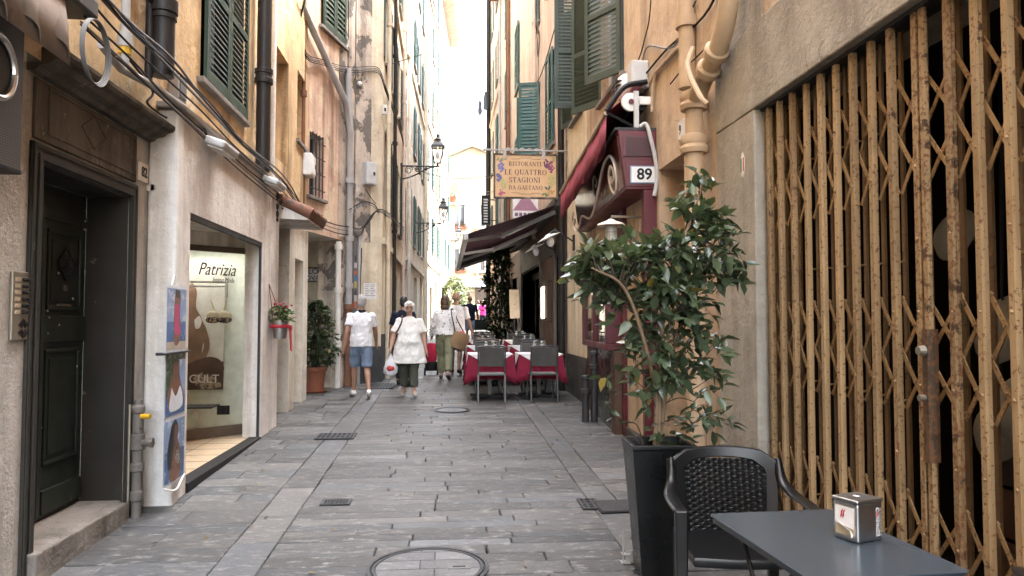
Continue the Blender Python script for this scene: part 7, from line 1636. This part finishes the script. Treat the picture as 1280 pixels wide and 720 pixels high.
b = MB(); sh = J['sh_r']; b.tube(bez([Lt @ (sh+V(-.02,.10,-.28)*s), Lt @ (sh+V(.05,.05,.075)*s), Lt @ (sh+V(.055,-.03,.085)*s), Lt @ (sh+V(.05,-.105,.0)*s), Lt @ (sh+V(.0,-.135,-.12)*s), Lt @ (sh+V(-.06,-.12,-.22)*s)]), .013, 6); b.build('strap', M['leather'], t2, smooth=True); b = MB(); q = Lt @ (sh+V(-.02,.13,-.42)*s); b.obox(q, (.12,.09,.2)); b.build('pouch', M['leather'], t2, bevel=.02)
# 3 dark haired person in navy behind her
p = onG(504, 482); t = person('dark haired person in navy hidden behind the white haired woman', (p.x, p.y), pi)
J = skeleton(1.68, 10, 6, -10, 10, (4,12,10,0), (4,12,10,0)); body(J, M['skin_tan'], t); top(J, navy, t, .86, .7, 1.08); bottom(J, fabric('black_trousers',(.02,.02,.024)), t, 1.9, 1.0, 1.05, 'trousers'); shoes(J, M['black'], t); hair(J, blackh, t, SHORT+[((0,.0,.085),(.07,.085,.045))])
# 4 woman with floral blouse
p = onG(556, 475); t = person('brown haired woman in spotted white blouse and olive trousers seen from behind', (p.x, p.y), pi-.1)
J = skeleton(1.72, 16, 6, -16, 16, (10,16,28,0), (2,10,20,0), sw=.185); s = J['s']; body(J, M['skin'], t, .98)
nt = NT('spotted_blouse'); v = nt.n('ShaderNodeTexVoronoi', Vector=nt.co, Scale=15.0); blouse = nt.fin(nt.mix(nt.ramp(v.outputs['Distance'], .20, .26), (.13,.07,.05), (.70,.68,.66)), .85)
top(J, blouse, t, .93, 1.85, 1.08, .06, 'blouse', bell=1.25); bottom(J, olive, t, 1.86, 1.02, 1.22, 'trousers', 1.02); shoes(J, M['leather'], t, True, 'sandal')
hair(J, brownh, t, [((0,.02,.045),(.09,.10,.09)), ((0,.05,-.03),(.095,.075,.11)), ((0,.065,-.12),(.10,.055,.08)), ((.075,.0,-.03),(.03,.06,.12)), ((-.075,.0,-.03),(.03,.06,.12))])
Lt = Matrix.Translation(t.location) @ Matrix.Rotation(pi-.1,4,'Z'); sh = Lt @ J['sh_r']
t2 = thing('straw_bag', 'woven straw bag hanging from the shoulder of the woman in the spotted blouse', 'bag', sh+Vector((.1,-.08,-.75)))
nt = NT('straw'); w = nt.n('ShaderNodeTexWave', Vector=nt.co, Scale=28.0, Distortion=3.0); w.bands_direction = 'Z'; nt.bump(w.outputs['Fac'], .6, .01); straw = nt.fin(nt.mix(w.outputs['Fac'], (.20,.12,.06), (.34,.22,.12)), .9)
c = sh+Vector((.14,-.10,-.54)); b = MB(); R_ = []
for z, rx, ry in ((-.2,.12,.07),(-.19,.17,.09),(-.05,.19,.10),(.1,.17,.09),(.14,.15,.07)): R_.append([c+Matrix.Rotation(.35,3,'Y') @ Vector((rx*cos(a*pi/12), ry*sin(a*pi/12), z)) for a in range(24)])
b.rings(R_); b.build('basket', straw, t2, smooth=True); b = MB(); b.tube(bez([c+Vector((.12,0,.06)), sh+Vector((.10,-.05,-.18)), sh+Vector((-.02,-.02,.085)), sh+Vector((-.04,-.08,.0)), c+Vector((-.10,0,.15))]), .013, 6); b.build('strap', M['leather'], t2, smooth=True)
b = MB(); b.ell(c+Vector((.03,0,.13)), (.08,.05,.05)); b.build('pink_cloth', plain('pink_scarf', (.5,.12,.14)), t2, smooth=True)
# red shopping trolley beside her
p = onG(539, 469); t = thing('shopping_trolley', 'red and black shopping trolley pulled beside the woman in the spotted blouse', 'trolley', (p.x, p.y, gz(p.y)))
x, y, z = p.x, p.y, gz(p.y); b = MB(); b.loft([(x,y,z+.30,.10,.10),(x,y,z+.34,.12,.12),(x,y,z+.62,.125,.12),(x,y,z+.70,.08,.09)], 16); b.build('bag', fabric('trolley_red', (.36,.02,.05)), t, smooth=True)
b = MB(); b.loft([(x,y,z+.10,.12,.09),(x,y,z+.14,.14,.11),(x,y,z+.296,.14,.11)], 16); b.build('base_pocket', M['black'], t, smooth=True)
for s_ in (-1,1): b = MB(); b.lathe([(.03,-.02),(.08,-.02),(.085,0),(.08,.02),(.03,.02)], (x+s_*.14,y+.05,z+.085), 20, (0,pi/2,0)); b.build('wheel', M['black'], t, smooth=True); b = MB(); b.lathe([(0,-.022),(.045,-.022),(.045,.022),(0,.022)], (x+s_*.14,y+.05,z+.085), 14, (0,pi/2,0)); b.build('hub', M['whitepl'], t)
b = MB(); b.tube(bez([(x-.1,y+.08,z+.2),(x-.1,y+.06,z+.75),(x-.08,y-.02,z+.98),(x+.08,y-.02,z+.98),(x+.1,y+.06,z+.75),(x+.1,y+.08,z+.2)]), .012, 8); b.build('handle', M['steel'], t, smooth=True)
# 5 bald man in white tee and khaki shorts
p = onG(570, 468); t = person('bald man in white tee shirt and beige shorts walking away', (p.x, p.y), pi-.15)
J = skeleton(1.78, 12, 6, -10, 14, (6,14,20,0), (6,16,30,0), sw=.205); body(J, M['skin_tan'], t, 1.05); top(J, cloth('grey_white_tee', (.66,.64,.64)), t, .86, .75, 1.08, .02); bottom(J, khaki, t, .95, 1.05, 1.08); shoes(J, M['leather'], t, True, 'sandal'); hair(J, plain('stubble', (.20,.12,.085), .8), t, [((0,.03,-.005),(.0785,.074,.06))])
# 6 man in black polo and jean shorts farther away
p = onG(588, 430); t = person('bald man in dark polo and denim shorts beyond the tables', (p.x-.05, 27), pi)
J = skeleton(1.76, 10, 4, -8, 10, (4,14,16,0), (4,16,25,0), sw=.205); body(J, M['skin_tan'], t, 1.06); top(J, navy, t, .87, .7, 1.1); bottom(J, denim, t, .9, 1.05, 1.05, 'denim_shorts'); shoes(J, M['leather'], t, True)
hair(J, plain('stubble_dark', (.12,.07,.05), .8), t, [((0,.03,-.005),(.0785,.074,.06))])
# 7,8,9 far strollers
pink = fabric('pink_cloth', (.62,.05,.26))
for (px, Y, lab, tm, bm_, H, rz) in ((603.5, 40, 'small far person in a bright pink top by the chalkboard', pink, navy, 1.62, 0.2),(597.5, 42, 'small far person in white next to the person in pink', white, khaki, 1.60, pi),(609.5, 44, 'small far person in a pale top at the edge of the shrub', khaki, denim, 1.65, .4)):
    q = onY(px, 400, Y); t = person(lab, (q.x, Y), rz); J = skeleton(H, 10, 4, -8, 10, (4,14,16,0), (4,16,25,0)); body(J, M['skin'], t); top(J, tm, t, .86, .7, 1.08); bottom(J, bm_, t, 1.8, 1.0, 1.05, 'trousers'); hair(J, brownh, t, SHORT); shoes(J, M['leather'], t, True)
# ---------------------------------------------------------------- light, sky, camera
w = bpy.data.worlds.new('World'); SC.world = w; w.use_nodes = True; nt = w.node_tree
sky = nt.nodes.new('ShaderNodeTexSky'); sky.sky_type = 'NISHITA'; sky.sun_disc = False
EL, AZ = R(60), R(62)           # sun high, over the roofs on the right
sky.sun_elevation = EL; sky.sun_rotation = AZ; sky.dust_density = 3.0; sky.air_density = 1.2; sky.ozone_density = .6
bg = nt.nodes['Background']; bg.inputs['Strength'].default_value = .15; hs = nt.nodes.new('ShaderNodeHueSaturation'); hs.inputs['Saturation'].default_value = .4; nt.links.new(sky.outputs[0], hs.inputs['Color']); nt.links.new(hs.outputs[0], bg.inputs['Color'])
d = Vector((sin(AZ)*cos(EL), cos(AZ)*cos(EL), sin(EL)))
l = bpy.data.lights.new('sun', 'SUN'); l.energy = .9; l.angle = R(7); l.color = (1.0,.955,.88)
lo = bpy.data.objects.new('sun', l); COL.objects.link(lo); lo.rotation_euler = d.to_track_quat('Z', 'Y').to_euler(); lo.location = (0,0,40)
cam = bpy.data.cameras.new('camera'); cam.sensor_width = 36; cam.lens = FPX/1280*36; cam.clip_start = .05; cam.clip_end = 1000
co = bpy.data.objects.new('camera', cam); COL.objects.link(co); co.location = CAM
mt = Matrix.Identity(3); mt.col[0] = RT; mt.col[1] = UP; mt.col[2] = -FW; co.rotation_euler = mt.to_euler(); SC.camera = co
SC.view_settings.view_transform = 'Standard'; SC.view_settings.look = 'None'; SC.view_settings.exposure = 4.58; SC.view_settings.gamma = 1; SC.view_settings.use_curve_mapping = False
SC.cycles.max_bounces = 10; SC.cycles.diffuse_bounces = 6; SC.cycles.glossy_bounces = 4; SC.cycles.transparent_max_bounces = 16; SC.cycles.transmission_bounces = 6
SC.cycles.use_denoising = True; SC.cycles.sample_clamp_indirect = 8; SC.cycles.caustics_reflective = False; SC.cycles.caustics_refractive = False
